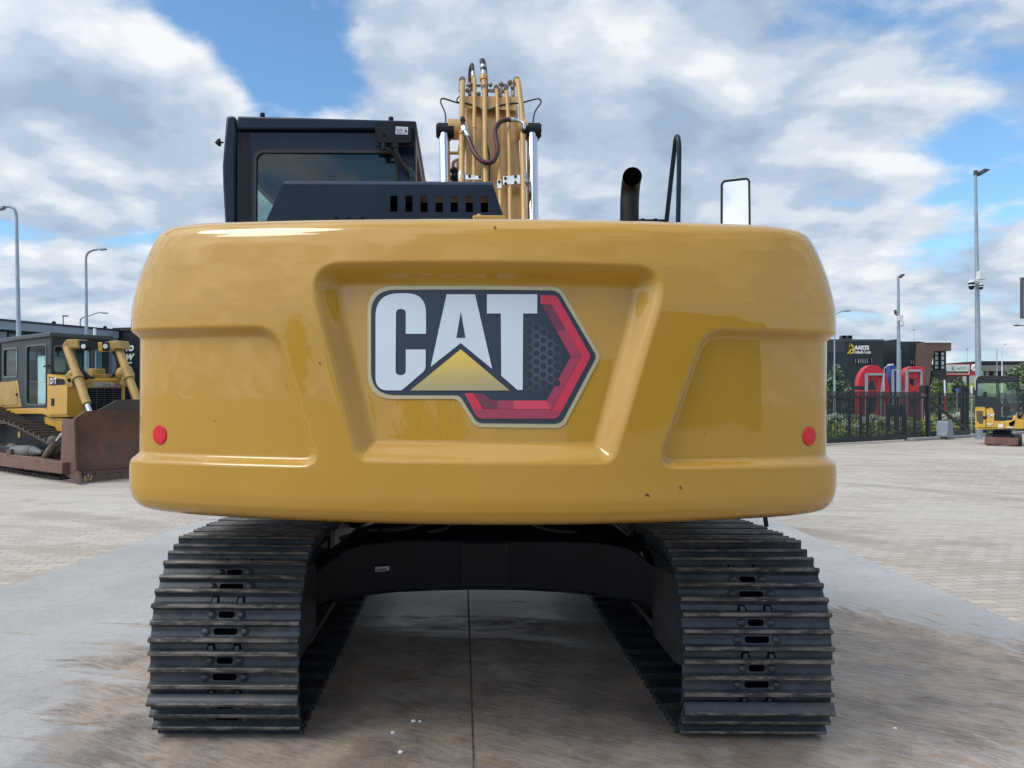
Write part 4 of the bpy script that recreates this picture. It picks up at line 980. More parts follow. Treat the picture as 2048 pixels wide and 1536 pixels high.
def mk_track(cx, phase, sag):
    tr = empty('track', (0, 0, 0)); tr.parent = exc
    OFF = .034; pts = []
    def arc(c, r, a0, a1, n=24):
        for k in range(n): a_ = R(a0 + (a1-a0)*k/n); pts.append((c[0]+(r-OFF)*math.cos(a_)*1.0, c[1]+(r-OFF)*math.sin(a_)))
    def line(a, b, n, sg=0):
        for k in range(n): t = k/n; pts.append((a[0]+(b[0]-a[0])*t, a[1]+(b[1]-a[1])*t - sg*math.sin(math.pi*t)**2))
    arc((3.85-YC, .425), .44, 90, 180, 30); line((3.41+OFF-YC, .425), (3.41+OFF-YC, .21), 10); arc((3.62-YC, .21), .21, 180, 270, 20)
    line((3.62-YC, OFF), (7.45-YC, OFF), 60); arc((7.45-YC, .43), .43, -90, 90, 40); line((7.45-YC, .86-OFF), (3.85-YC, .865-OFF), 60, sag)
    q = np.array(pts); seg = np.hypot(*(np.roll(q, -1, 0) - q).T); cs = np.concatenate([[0], np.cumsum(seg)]); Ltot = float(cs[-1]); qq = np.concatenate([q, q[:1]])
    NSH = 49; pitch = Ltot / NSH
    def at(s_):
        s_ %= Ltot; y, z = float(np.interp(s_, cs, qq[:, 0])), float(np.interp(s_, cs, qq[:, 1])); h = .045
        a, b = (s_-h) % Ltot, (s_+h) % Ltot
        dy_, dz_ = float(np.interp(b, cs, qq[:, 0]) - np.interp(a, cs, qq[:, 0])), float(np.interp(b, cs, qq[:, 1]) - np.interp(a, cs, qq[:, 1]))
        l_ = math.hypot(dy_, dz_); return (y, z), (dz_/l_, -dy_/l_)
    return tr, at, Ltot, NSH, pitch
SM = None
def track(cx, phase):
    global SM
    frm = MB(); s_in = 1 if cx < XC else -1
    tr, at, Ltot, NSH, pitch = mk_track(cx, phase, .045)
    tr.name = 'track'
    # the chain itself is the part; shoes are its pieces
    ch = MB()
    for xo in (-.085, .085):
        ring_o, ring_i = [], []
        for k in range(120):
            (y, z), (ny, nz) = at(Ltot * k / 120)
            ring_o.append((y - ny*.014, z - nz*.014)); ring_i.append((y - ny*.085, z - nz*.085))
        vs_ = [(cx-XC+xo+dx_, y, z) for dx_ in (-.022, .022) for (y, z) in ring_o + ring_i]; n = 120; fs_ = []
        for k in range(n):
            k2 = (k+1) % n
            fs_ += [(k, k2, n+k2, n+k), (2*n+k, 3*n+k, 3*n+k2, 2*n+k2), (k, 2*n+k, 2*n+k2, k2), (n+k, n+k2, 3*n+k2, 3*n+k)]
        ch.add(vs_, fs_)
    for k in range(49):
        (y, z), (ny, nz) = at(Ltot * (k + .5) / 49); ch.cyl((cx-XC-.08, y-ny*.05, z-nz*.05), (cx-XC+.08, y-ny*.05, z-nz*.05), .02, 8)
    bpy.data.objects.remove(tr)
    ch.local = True
    chain = ch.build('track', M['blackm'], exc)
    for k in range(NSH):
        s_ = phase + k*pitch; (y, z), (ny, nz) = at(s_)
        if SM is None:
            m0 = shoe_mesh(); m0.local = True; o = m0.build('track_shoe', [MSH, MWO, M['dark']], chain, smooth=38, recalc=False); SM = o
        else:
            o = SM.copy(); col.objects.link(o); o.parent = chain
        tg = Vector((0, -nz, ny)); nn = Vector((0, ny, nz)); xx = Vector((1, 0, 0))
        if tg.cross(nn).x < 0: xx = Vector((-1, 0, 0))
        m3 = Matrix((xx, tg, nn)).transposed()
        jit = rng.normal(0, .0012, 3)
        o.location = (cx-XC+jit[0]*.6, y+jit[1], z+jit[2]*.3); o.rotation_euler = m3.to_euler(); o.rotation_euler.rotate_axis('X', float(rng.normal(0, R(.5))))
    # frame, sprocket, idler and rollers
    mb = MB(); fr_ = [(3.95,.30),(4.25,.20),(7.15,.20),(7.35,.32),(7.35,.50),(7.1,.62),(4.3,.62),(3.95,.52)]
    mb.prism([(cx-.14, y, z) for y, z in fr_], (.28,0,0)); mb.box((cx+s_in*.14-.02, 4.2, .20), (cx+s_in*.22+.02, 7.2, .235)); mb.box((cx+s_in*.141-.0, 4.3, .45), (cx+s_in*.175, 7.1, .62))
    mb.prism([(cx+s_in*.14, y, z) for y, z in [(3.5,.28),(3.95,.2),(4.4,.2),(4.4,.6),(3.95,.66),(3.55,.55)]], (s_in*.09,0,0))
    mb.build('track_frame', mat('frame_grey', (.055,.055,.055), .55, var=.3), exc, bevel=.01)
    mb = MB(); mb.cyl((cx-.06, 3.84, .43), (cx+.06, 3.84, .43), .27, 24)
    for k in range(21):
        th_ = 2*math.pi*k/21; c0 = Vector((cx, 3.84+.29*math.cos(th_), .43+.29*math.sin(th_))); mb.cyl(c0-Vector((.03,0,0)), c0+Vector((.03,0,0)), .03, 8)
    mb.cyl((cx-.2, 3.84, .43), (cx+.2, 3.84, .43), .17, 24); mb.build('sprocket', M['blackm'], exc)
    mb = MB(); mb.cyl((cx-.1, 7.455, .415), (cx+.1, 7.455, .415), .29, 28); mb.build('idler', M['blackm'], exc)
    for k in range(7):
        mb = MB(); mb.cyl((cx-.13, 4.25+k*.46, .145), (cx+.13, 4.25+k*.46, .145), .085, 16); mb.build('track_roller', M['blackm'], exc)
track(XC-1.19, .535)
track(XC+1.19, .56)
# ================================================================== surroundings
def vplane(A, B):
    """vertical plane through two ground points: returns a function from photo point to world point"""
    A = Vector((A[0], A[1], 0)); B = Vector((B[0], B[1], 0)); n = Vector((-(B-A).y, (B-A).x, 0)).normalized()
    def f(u, v, off=0.0):
        d = ray(u, v); o = Vector((0, 0, CH)); A_ = A + n * off
        return o + d * ((A_ - o).dot(n) / d.dot(n))
    f.n = n if n.y > 0 else -n; f.d = (B-A).normalized(); f.s = 1 if n.y > 0 else -1
    return f
def ring3(mb, outer, inner, O, ux, uz, nrm_, th_, mi=0):
    t = MB(); ring(t, outer, inner, 0, th_, mi)
    O, ux, uz, nrm_ = Vector(O), Vector(ux), Vector(uz), Vector(nrm_)
    mb.add([O + ux*v[0] + nrm_*v[1] + uz*v[2] for v in t.v], t.f, mi)
def foliage(mb, c, r, n, leaf, mi=0, rnd=random, shell=.45, nm=1):
    """small leaf faces clumped through an ellipsoid"""
    c = Vector(c); clumps = []
    for _ in range(max(5, n // 45)):
        d = Vector((rnd.gauss(0,1), rnd.gauss(0,1), rnd.gauss(0,1))).normalized() * rnd.uniform(shell, 1) 
        clumps.append((Vector((c.x+d.x*r[0], c.y+d.y*r[1], c.z+d.z*r[2])), rnd.uniform(.16,.34)*min(r)*1.4))
    for _ in range(n):
        cc, cr_ = rnd.choice(clumps); p = cc + Vector((rnd.gauss(0,1), rnd.gauss(0,1), rnd.gauss(0,.8))) * cr_ * .6
        a = Vector((rnd.gauss(0,1), rnd.gauss(0,1), rnd.gauss(0,.6))).normalized(); b = a.cross(Vector((rnd.gauss(0,1), rnd.gauss(0,1), rnd.gauss(0,1)))).normalized()
        s = leaf * rnd.uniform(.6, 1.4)
        mb.add([p - a*s, p + b*s*.45, p + a*s, p - b*s*.45], [(0,1,2,3)], mi + rnd.randrange(nm))
def leafm(name, c, var=.35):
    m_ = mat(name, c, .6, var=var, vscale=1.5); t = NT(m_.node_tree)
    m_.node_tree.nodes['Principled BSDF'].inputs['Specular IOR Level'].default_value = .25
    return m_
LG = [leafm('leaf_grey_green', (.13,.17,.115)), leafm('leaf_grey_green_light', (.21,.25,.17)), leafm('leaf_grey_dark', (.075,.10,.07))]
LB = [leafm('leaf_bright', (.19,.26,.07)), leafm('leaf_yellow', (.42,.44,.09)), leafm('leaf_mid', (.12,.19,.05))]
MW = mat('flower_white', (.82,.84,.68), .7, var=.1, vscale=6)
bark = mat('bark', (.10,.085,.07), .85, var=.3, vscale=8, bump=.5)

# ---------------------------------------------- ground beyond the yard
dirt = mat('joint_dirt', (.16,.125,.09), .95, var=.4, vscale=20)
mb = MB(); mb.flat([(sx_-.0058,-4,.004),(sx_+.0058,-4,.004),(sx_+.0058,13.5,.004),(sx_-.0058,13.5,.004)]); jo = mb.build('slab_joint', dirt, smooth=0, recalc=False); tag(jo, kind='structure')
GA, GB = G(1665, 889), G(1850, 879)
fd = (GB - GA).normalized(); fn = Vector((-fd.y, fd.x, 0));  fn = fn if fn.y > 0 else -fn
asph = mat('street_asphalt', (.16,.16,.16), .9, var=.15, vscale=.4)
grassm = mat('grass', (.17,.23,.06), .9, var=.35, vscale=.6, bump=.5, bscale=8)
bedm = mat('planting_soil', (.16,.18,.05), .95, var=.5, vscale=2)
def quadsheet(name, a, b, d0, d1, m_, z):
    p = [GA + fd*a + fn*d0, GA + fd*b + fn*d0, GA + fd*b + fn*d1, GA + fd*a + fn*d1]; return sheet(name, p, m_, z)
quadsheet('planting_bed', -14, 26, 1.2, 20, bedm, .004)
quadsheet('street', -60, 90, 20, 33, asph, .004)
quadsheet('verge', -60, 90, 33, 44, grassm, .004)
mb = MB(); bx = [(70, 88), (75, 96), (60, 118)]
h0 = P(1900, 765, 92).z; xs = [-10, 10, 30, 48, 60, 75, 95, 140]
ridge = []
for x in xs: ridge.append((x, 86, 0.0, h0 * (1 if x > 40 else .4) + .15*math.sin(x)))
vs_ = []; n = len(ridge)
for x, y, a, h in ridge: vs_ += [(x, 82, 0.0), (x, 92, h), (x, 110, h*1.1), (x, 125, 0.0)]
mb.add(vs_, [(4*i+k, 4*(i+1)+k, 4*(i+1)+k+1, 4*i+k+1) for i in range(n-1) for k in range(3)])
tag(mb.build('grass_bank', mat('bank_grass', (.17,.235,.07), .95, var=.35, vscale=.35, bump=.6, bscale=3)), kind='structure')
# kerb by the gate
ka, kb = G(1828, 882), G(1985, 872); kd = (kb-ka).normalized()
mb = MB(); kn = Vector((-kd.y, kd.x, 0)); mb.prism([ka, kb + kd*14, kb + kd*14 + kn*.35, ka + kn*.35], (0,0,.11)); tag(mb.build('kerb', mat('kerb_concrete', (.30,.30,.29), .85, var=.15, vscale=3), bevel=.02), kind='structure')

# ---------------------------------------------- sliding gate and fence
gate_m = mat('gate_black', (.006,.011,.015), .5, var=.2, vscale=1)
fv = vplane(GA, GB)
gr = empty('sliding_gate', tuple(GA), label='black sliding gate of upright bars with a diagonal brace beside the grey motor box', cat='gate')
def along(u, v=880): return (fv(u, v) - GA).dot(fd)
s0, s1, s2 = -3.6, along(1846), along(1937)
def gp(s_, o, z): return GA + fd*s_ + fn*o + Vector((0, 0, z))
ztop = fv(1750, 783).z; zrail = fv(1750, 794).z; zb0, zb1 = 0.05, 0.22
mb = MB(); mb.bar(gp(s0, 0, (zb0+zb1)/2), gp(s1, 0, (zb0+zb1)/2), .12, zb1-zb0); mb.bar(gp(s1+.55, 0, .19), gp(s2, 0, .19), .12, .24); mb.build('bottom_beam', gate_m, gr, bevel=.01)
mb = MB(); mb.bar(gp(s0, 0, zrail), gp(s1, 0, zrail), .07, .07); mb.build('top_rail', gate_m, gr)
mb = MB(); s_ = s0 + .04
while s_ < s1 - .1: mb.bar(gp(s_, 0, zb1), gp(s_, 0, ztop), .030, .016, up=tuple(fd)); s_ += .092
mb.build('bars', gate_m, gr, smooth=0)
mb = MB(); mb.bar(gp(s1+.12, 0, fv(1852, 791).z), gp(s2-.05, 0, .25), .08, .09); mb.build('brace', gate_m, gr)
mb = MB()
for u in (1700, 1722, 1736, 1797): 
    a = along(u); mb.bar(gp(a, .02, zb1), gp(a, .02, zrail), .07, .06, up=tuple(fd))
mb.build('frame_post', gate_m, gr)
gp0 = GA + fd*(s1+.05)
mb = MB(); a = along(1849); mb.box((-.06,-.06,0), (.06,.06, fv(1849, 770).z), tf=lambda x,y,z: gp(a+x, -.12+y, z)); mb.box((-.3,-.02,fv(1849,786).z), (.45,.02,fv(1849,771).z), 0, tf=lambda x,y,z: gp(a-.3+x, -.1+y, z))
tag(mb.build('gate_post', gate_m, bevel=.008, origin=gp(a,0,0)), 'black square gate post with a cross plate, where the sliding gate meets the fence', 'post')
# fixed fence behind the tail and beyond the mini excavator
def fence(name, sa, sb, off, label, step=.105):
    e = empty(name, tuple(gp(sa, off, 0)), label=label, cat='fence')
    mb = MB(); s_ = sa
    while s_ < sb: mb.bar(gp(s_, off, .08), gp(s_, off, ztop), .020, .014, up=tuple(fd)); s_ += step
    mb.bar(gp(sa, off, .22), gp(sb, off, .22), .05, .04); mb.bar(gp(sa, off, zrail), gp(sb, off, zrail), .05, .04); mb.build('fence_panel', gate_m, e, smooth=0)
    s_ = sa
    while s_ < sb:
        mb = MB(); mb.bar(gp(s_, off, 0), gp(s_, off, ztop+.06), .1, .09, up=tuple(fd)); mb.build('fence_post', gate_m, e); s_ += 2.05
    return e
fence('fence', s1+.3, s1+14, .45, 'black bar fence running behind the yellow mini excavator and the tall camera pole')
# gate motor box
mp_ = fv(1876, 875) - fn*.45; mp_.z = 0
e = empty('gate_motor', tuple(mp_), label='small light grey gate motor housing on the kerb beside the sliding gate', cat='gate motor')
mb = MB(); W2, W1 = .25, .33
mb.prism([mp_ + fd*x + Vector((0,0,z)) for x, z in rpoly([(-W1,.13),(W1,.13),(W1*.95,.20),(W2*1.0,.24),(W2*.80,.66),(W2*.6,.72),(-W2*.6,.72),(-W2*.80,.66),(-W2*1.0,.24),(-W1*.95,.20)], .02, 3)], fn*.4)
mb.build('housing', mat('motor_grey', (.24,.27,.30), .5), e, bevel=.03, seg=3)
mb = MB(); mb.box((-.36,-.05,.11), (.36,.5,.13), tf=lambda x,y,z: mp_ + fd*x + fn*y + Vector((0,0,z))); mb.build('base_plate', M['zinc'], e)

# ---------------------------------------------- planting behind the gate
def shrub_cover(name, a, b, d0, d1, n, leaf, hgt, mats, label):
    mb = MB(); rr = random.Random(len(name)*7 + n)
    for _ in range(n):
        p = GA + fd*rr.uniform(a, b) + fn*rr.uniform(d0, d1)
        z = rr.uniform(.02, hgt) * (0.6 + .4*math.sin(p.x*1.7)*math.sin(p.y*2.3)); q_ = Vector((rr.gauss(0,1), rr.gauss(0,1), rr.gauss(0,.5))).normalized(); b_ = q_.cross(Vector((rr.gauss(0,1), rr.gauss(0,1), rr.gauss(0,1)))).normalized(); s = leaf*rr.uniform(.6,1.4)
        c = p + Vector((0,0,z)); mb.add([c-q_*s, c+b_*s*.6, c+q_*s, c-b_*s*.6], [(0,1,2,3)], rr.randrange(len(mats)))
    return tag(mb.build(name, mats, smooth=0, recalc=False), label, 'ground cover', kind='stuff')
shrub_cover('ground_cover', -6, 24, 1.6, 19, 16000, .13, .62, [LB[1], LB[1], LB[0]], 'low yellow green ground cover plants growing behind the black gate')
shrub_cover('ground_cover', -6, 24, 1.3, 5, 5000, .10, .45, [LB[2], LB[0], LB[0]], 'mid green ground cover right behind the bars of the black gate')
hyd0 = None; rr = random.Random(11)
spots = [(1672,6,.9),(1690,3.5,.55),(1706,2.8,.5),(1728,3.2,.75),(1744,3.6,.9),(1757,4.2,.8),(1784,3.0,.6),(1806,3.6,.7),(1830,3.0,.6),(1868,3.2,.55),(1899,3.6,.9),(1917,3.2,.95),(1928,4.6,1.0),(1944,3.4,.8)]
nice = ['leftmost, beside the counterweight', 'second from the left along the gate', 'third from the left, low', 'below the red letter with the slot', 'under the right leg of the left red letter', 'left of the dark board', 'under the dark board', 'right of the dark board', 'under the right red letter', 'behind the grey motor box', 'right of the motor box', 'behind the lower end of the gate brace', 'tall, left of the camera pole', 'right next to the camera pole']
for i, (u, dd, hg) in enumerate(spots):
    p = fv(u, 860, 0) ; d_ = ray(u, 860); o_ = Vector((0,0,CH)); A_ = GA + fn*dd; t_ = (A_-o_).dot(fn)/d_.dot(fn); p = o_ + d_*t_; p.z = 0
    if hyd0 is None:
        hyd0 = empty('flowering_shrub', (0,0,0)); q = random.Random(5)
        mb = MB(); foliage(mb, (0,0,.45), (.45,.4,.42), 900, .07, 0, q, .3, 3); mb.build('leaves', [LB[0], LB[2], LB[0]], hyd0, smooth=0, recalc=False)
        mb = MB()
        for _ in range(46):
            th_ = q.uniform(0, 2*math.pi); ph = q.uniform(.1, 1.5); r_ = q.uniform(.8,1.08); c = (.5*r_*math.sin(ph)*math.cos(th_), .45*r_*math.sin(ph)*math.sin(th_), .42+.5*r_*math.cos(ph))
            for _k in range(9):
                a_ = Vector((q.gauss(0,1), q.gauss(0,1), q.gauss(0,1))).normalized()*.035; b_ = a_.cross(Vector((q.gauss(0,1), q.gauss(0,1), q.gauss(0,1)))).normalized()*.04; cc = Vector(c) + Vector((q.gauss(0,1), q.gauss(0,1), q.gauss(0,1)))*.028
                mb.add([cc-a_, cc+b_, cc+a_, cc-b_], [(0,1,2,3)])
        mb.build('blossom', MW, hyd0, smooth=0, recalc=False); o = hyd0
    else: o = copy_tree(hyd0)
    o.location = p; o.rotation_euler = (0, 0, i*1.9); o.scale = (hg*1.15, hg*1.15, hg)
    tag(o, 'white flowering shrub behind the gate, ' + nice[i], 'shrub', 'white flowering shrubs behind the gate')

# ---------------------------------------------- big letters seen from behind
redp = mat('letter_red', (.50,.018,.035), .4, var=.05); blup = mat('letter_blue', (.018,.055,.25), .4, var=.05); greyf = mat('frame_galvanised', (.36,.38,.41), .45, metal=.3)
LY = 50.0
def lq(x, y, dy=0): return P(1680 + x/11.378, 670 + y/11.378, LY + dy)
def frame_part(root, pts, w_):
    mb = MB()
    for a, b in zip(pts[:-1], pts[1:]): mb.bar(lq(*a, -.08), lq(*b, -.08), w_, w_*.9, up=(0,1,0))
    mb.build('support_frame', greyf, root)
def vz(y): return (670 + y/11.378)
# G, mirrored: slot at the left
e = empty('sign_letter', (lq(700, 1600).x, LY, 0), label='giant red letter G seen from behind, leftmost of the three letters', cat='sign letter', group='giant sign letters seen from behind')
outer = rpoly([(375,1930),(375,1255),(480,1255),(480,1255),(760,1255),(800,1420),(800,1900),(900,1900),(905,1300),(800,985),(700,985),(640,1050),(640,1165),(375,1165),(375,1000),(560,690),(720,680),(860,700),(1010,880),(1090,1180),(1090,1700),(1000,2150),(620,2150),(480,2150),(480,1930)], [0,0,0,0,0,30,60,60,60,90,60,60,0,0,120,200,80,120,150,120,100,60,60,0,0], 6)
# body as a thick C with slot: ring made of two prisms
g_out = [(375,1165),(380,1040),(430,880),(520,755),(620,695),(720,680),(830,705),(930,790),(1010,900),(1060,1040),(1090,1200),(1095,1450),(1060,1800),(1000,2050),(900,2200),(760,2250),(620,2230),(520,2150)]
g_in = [(605,1165),(618,1090),(655,1025),(715,985),(780,1005),(825,1090),(850,1200),(860,1400),(850,1660),(810,1780),(750,1820),(700,1800),(660,1760)]
mb = MB(); mb.prism([lq(x+45, y) for x, y in g_out + g_in[::-1]], (0, .5, 0))
mb.prism([lq(x+45, y) for x, y in [(375,1250),(740,1250),(740,1420),(560,1420),(560,2060),(375,2060)]], (0, .5, 0)); mb.build('letter_body', redp, e, bevel=.02)
frame_part(e, [(600,2300),(600,895),(970,895)], .14); frame_part(e, [(990,900),(945,1300),(945,2300)], .11)
e = empty('sign_letter', (lq(1200, 1600).x, LY, 0), label='giant blue letter I seen from behind, between two red ones, behind the black gate', cat='sign letter', group='giant sign letters seen from behind')
mb = MB(); mb.prism([lq(x, y) for x, y in rpoly([(1140,700),(1310,700),(1310,1960),(1140,1960)], 25, 4)], (0, .5, 0)); mb.build('letter_body', blup, e, bevel=.02)
frame_part(e, [(1200,2250),(1200,800),(1290,800)], .13); frame_part(e, [(1300,830),(1300,2250)], .12)
e = empty('sign_letter', (lq(1650, 1600).x, LY, 0), label='giant red letter B seen from behind, rightmost of the three letters', cat='sign letter', group='giant sign letters seen from behind')
b_out = [(1920,715),(1600,715),(1500,745),(1420,820),(1380,920),(1375,1020),(1400,1120),(1460,1250),(1400,1400),(1375,1550),(1385,1750),(1450,1950),(1600,2060),(1920,2060)]
mb = MB()
def holed(pts, holes):
    """outline with holes cut out, bridged"""
    p3 = [[Vector((x, y, 0)) for x, y in pts]] + [[Vector((x, y, 0)) for x, y in h] for h in holes]
    flat = [v for l_ in p3 for v in l_]; tris = tessellate_polygon(p3); N = len(flat)
    A_ = [lq(v.x + (45 if v.x < 1700 else 0), v.y) for v in flat]; B_ = [p + Vector((0,.5,0)) for p in A_]
    fs_ = [tuple(t) for t in tris] + [tuple(N+i for i in reversed(t)) for t in tris]; k = 0
    for l_ in p3:
        m_ = len(l_)
        for i in range(m_): fs_.append((k+i, k+(i+1) % m_, N+k+(i+1) % m_, N+k+i))
        k += m_
    mb.add(A_ + B_, fs_)
holed(b_out, [[(1545,1000),(1535,1060),(1560,1130),(1620,1165),(1800,1165),(1800,985),(1600,980)], [(1600,1420),(1570,1500),(1580,1700),(1640,1780),(1770,1780),(1770,1400),(1640,1390)]])
mb.build('letter_body', redp, e, bevel=.02)
frame_part(e, [(1515,2300),(1515,812),(1845,812)], .14); frame_part(e, [(1850,830),(1850,2300)], .11)
# dark information board on posts
e = empty('notice_board', (P(1793, 830, 31.5).x, 31.5, 0), label='wide dark board on black posts behind the gate, under the blue letter', cat='notice board')
mb = MB(); a, b = P(1774, 832, 31.5), P(1812, 810, 31.5); mb.box((a.x, 31.5, a.z), (b.x, 31.58, b.z)); mb.build('board', mat('board_dark', (.014,.018,.024), .5), e)
for u in (1777, 1793, 1809): mb = MB(); x = P(u, 830, 31.6).x; mb.box((x-.06, 31.585, 0), (x+.06, 31.68, a.z+.1)); mb.build('post', gate_m, e)
# arch shaped black stand and blue disc
e = empty('bicycle_stand', (P(1930, 800, 33).x, 33, 0), label='black square arch behind the fence, left of the tall camera pole', cat='stand')
mb = MB(); a = [P(1924.5, 773, 33), P(1937.5, 773, 33)]; mb.prism([(a[0].x,33,0),(a[0].x,33,a[0].z),(a[1].x,33,a[0].z),(a[1].x,33,0),(a[1].x-.11,33,0),(a[1].x-.11,33,a[0].z-.13),(a[0].x+.11,33,a[0].z-.13),(a[0].x+.11,33,0)], (0,.12,0)); mb.build('arch', gate_m, e)
e = empty('road_sign', (P(1915, 795, 62).x, 62, 0), label='small round blue road sign on a grey post in front of the grass bank', cat='road sign')
c = P(1915, 780, 62); mb = MB(); mb.cyl((c.x,62,c.z), (c.x,62.04,c.z), .17, 20); mb.build('sign_face', mat('sign_blue', (.05,.09,.30), .5), e)
mb = MB(); mb.cyl((c.x,62.08,0), (c.x,62.08,c.z+.1), .04, 8); mb.build('post', greyf, e)
e = empty('marker_pole', (P(1889, 830, 40).x, 40, 0), label='thin white pole with a red lower half leaning slightly behind the fence', cat='pole')
mb = MB(); mb.cyl((P(1891,830,40).x,40,0), P(1890,792,40), .045, 8); mb.build('pole', mat('pole_red', (.45,.02,.03), .5), e)
mb = MB(); mb.cyl(P(1890,792,40), P(1889,760,40), .04, 8); mb.build('pole_top', M['white'], e)
mb = MB(); mb.cyl((P(1943.5,830,34).x,34,0), P(1943.5,772,34), .035, 8); tag(mb.build('white_pole', M['white'], origin=(P(1943.5,830,34).x,34,0)), 'thin white pole between the black arch and the camera pole', 'pole')

# ---------------------------------------------- dark building on the right
cladm = mat('cladding_black', (.012,.018,.024), .55, var=.12, vscale=.4); cladd = mat('cladding_deep', (.007,.010,.016), .6)
clag = mat('cladding_grey', (.050,.058,.064), .6); brown = mat('cladding_brown', (.115,.070,.052), .6, var=.1, vscale=.5)
BYr = 82.0
def az(x, y, Y=BYr): return P(1660 + x/6.4, 660 + y/6.4, Y)
e = empty('office_building', (az(800, 0).x, BYr, 0), label='dark office building with a leaning brown frame and tall corner window', cat='building')
def block(name, m_, x0, x1, y0, Y, depth=18, parent=None, z0=0.0, bev=0):
    a, b = az(x0, y0, Y), az(x1, y0, Y); mb = MB(); mb.box((a.x, Y, z0), (b.x, Y+depth, a.z)); return mb.build(name, m_, parent or e, bevel=bev)
block('wall', cladm, -160, 690, 124, BYr)
block('wall', cladd, 690, 860, 158, BYr+6, 12); block('wall', cladd, 860, 1000, 146, BYr+4, 14); 
wl3 = block('wall', cladm, 1000, 1165, 146, BYr, 16); block('wall', cladd, 1165, 1215, 152, BYr+1, 14)
block('roof_box', cladm, 832, 885, 118, BYr+3, 5)
mb = MB(); a, b = az(-160, 124), az(690, 124); mb.box((a.x, BYr-.06, a.z-.18), (b.x, BYr-.002, a.z+.06)); a, b = az(690,158,BYr+6), az(860,158,BYr+6); mb.box((a.x,BYr+5.94,a.z-.02),(b.x,BYr+5.998,a.z+.14)); mb.build('roof_edge', clag, e)
a, b = az(-160, 280, BYr), az(188, 124, BYr); mb = MB(); mb.box((a.x, BYr-.03, a.z), (b.x, BYr-.004, b.z-.2))
mb.build('ribbed_panel', mat('panel_ribbed', (.035,.040,.044), .6), e)
for x0 in (150, 222):
    mb = MB()
    for k in range(4): p = az(x0+12+k*13, 124, BYr+2); mb.box((p.x-.12, BYr+2, p.z-.1), (p.x+.12, BYr+2.5, p.z+.42 + .05*(k%2)))
    a, b = az(x0, 110, BYr+2), az(x0+52, 102, BYr+2); mb.box((a.x, BYr+1.9, a.z), (b.x, BYr+2.6, b.z)); mb.build('roof_vent', clag, e)
# brown frame
mb = MB(); fp = [(1215,155),(1552,160),(1552,266),(1332,266),(1295,500),(1262,760),(1170,760),(1195,420)]
mb.prism([az(x, y, BYr-1.5) for x, y in fp], (0, 12, 0)); mb.build('brown_frame', brown, e)
a = az(1215,152,BYr-1.6); b = az(1555,156,BYr-1.6); mb = MB(); mb.box((a.x, BYr-1.6, b.z-.05), (b.x, BYr-1.51, b.z+.13)); mb.build('frame_cap', M['white'], e)
officeg = mat('office_glass', (.52,.64,.63), .2, var=.15, vscale=.5); officeg2 = mat('office_glass_dark', (.02,.03,.035), .08)
def window(mbp, x0, y0, x1, y1, Y, nx, ny, gm_, parent, fw=.10):
    a, b = az(x0, y1, Y), az(x1, y0, Y); mb = MB()
    mb.box((a.x, Y-.12, a.z), (a.x+fw, Y-.002, b.z)); mb.box((b.x-fw, Y-.12, a.z), (b.x, Y-.002, b.z)); mb.box((a.x+fw, Y-.12, a.z), (b.x-fw, Y-.002, a.z+fw)); mb.box((a.x+fw, Y-.12, b.z-fw), (b.x-fw, Y-.002, b.z))
    for k in range(1, nx): x = a.x + (b.x-a.x)*k/nx; mb.box((x-fw/2, Y-.11, a.z+fw), (x+fw/2, Y-.003, b.z-fw))
    for k in range(1, ny): z = a.z + (b.z-a.z)*k/ny; mb.box((a.x+fw, Y-.10, z-fw/3), (b.x-fw, Y-.004, z+fw/3))
    w_ = mb.build('window', cladd, parent, smooth=0); mb = MB(); mb.box((a.x+.02, Y-.05, a.z+.02), (b.x-.02, Y-.03, b.z-.02)); mb.build('pane', gm_, w_, smooth=0); return w_
window(None, 1318, 268, 1470, 516, BYr+.5, 2, 4, officeg, e, .16); window(None, 1398, 268, 1478, 516, BYr+.35, 1, 4, officeg, e, .16)
mb = MB(); a, b = az(1300,580,BYr-1), az(1492,515,BYr-1); mb.box((a.x,BYr-1,a.z),(b.x,BYr+8,b.z)); mb.build('canopy', cladm, e)
a, b = az(1290,580,BYr+.6), az(1475,580,BYr+.6); mb = MB(); mb.box((a.x,BYr+.6,0),(b.x,BYr+12,a.z)); mb.build('ground_floor', officeg2, e)
blind = mat('window_blind', (.50,.53,.54), .8, var=.25, vscale=3)
for x0, x1 in ((308,332),(345,374),(377,402),(405,430),(433,458),(461,486),(489,503),(518,542)): window(None, x0, 362, x1, 430, BYr, 1, 1, blind, e, .04)
window(None, 1024, 378, 1046, 442, BYr, 1, 1, blind, e, .04); window(None, 1050, 378, 1072, 442, BYr, 1, 1, blind, e, .04)
# company sign on the wall
yl = mat('sign_yellow', (.62,.44,.05), .5); wh = mat('sign_white', (.72,.72,.68), .5)
a = az(315, 252, BYr-.03); sg = text_mesh('AARTS', 1.06*(252-203)/6.4/F*BYr*1.40, Matrix.Translation(a) @ Matrix.Rotation(R(90), 4, 'X'), wh, 'sign_lettering', e, .03, .03, sx=.84)
a = az(312, 300, BYr-.03); text_mesh('Hollandia Trucks', .42, Matrix.Translation(a) @ Matrix.Rotation(R(90), 4, 'X'), wh, 'sign_lettering', e, .03, .008, sx=.60)
mb = MB(); 
def azp(l_): return [az(x, y, BYr-.06) for x, y in l_]
for A_, B_ in (((225,300),(250,282)),((250,282),(262,180)),((258,180),(300,215)),((300,215),(300,270)),((262,205),(248,285))): mb.bar(az(*A_,BYr-.05), az(*B_,BYr-.05), .16, .05, up=(0,1,0))
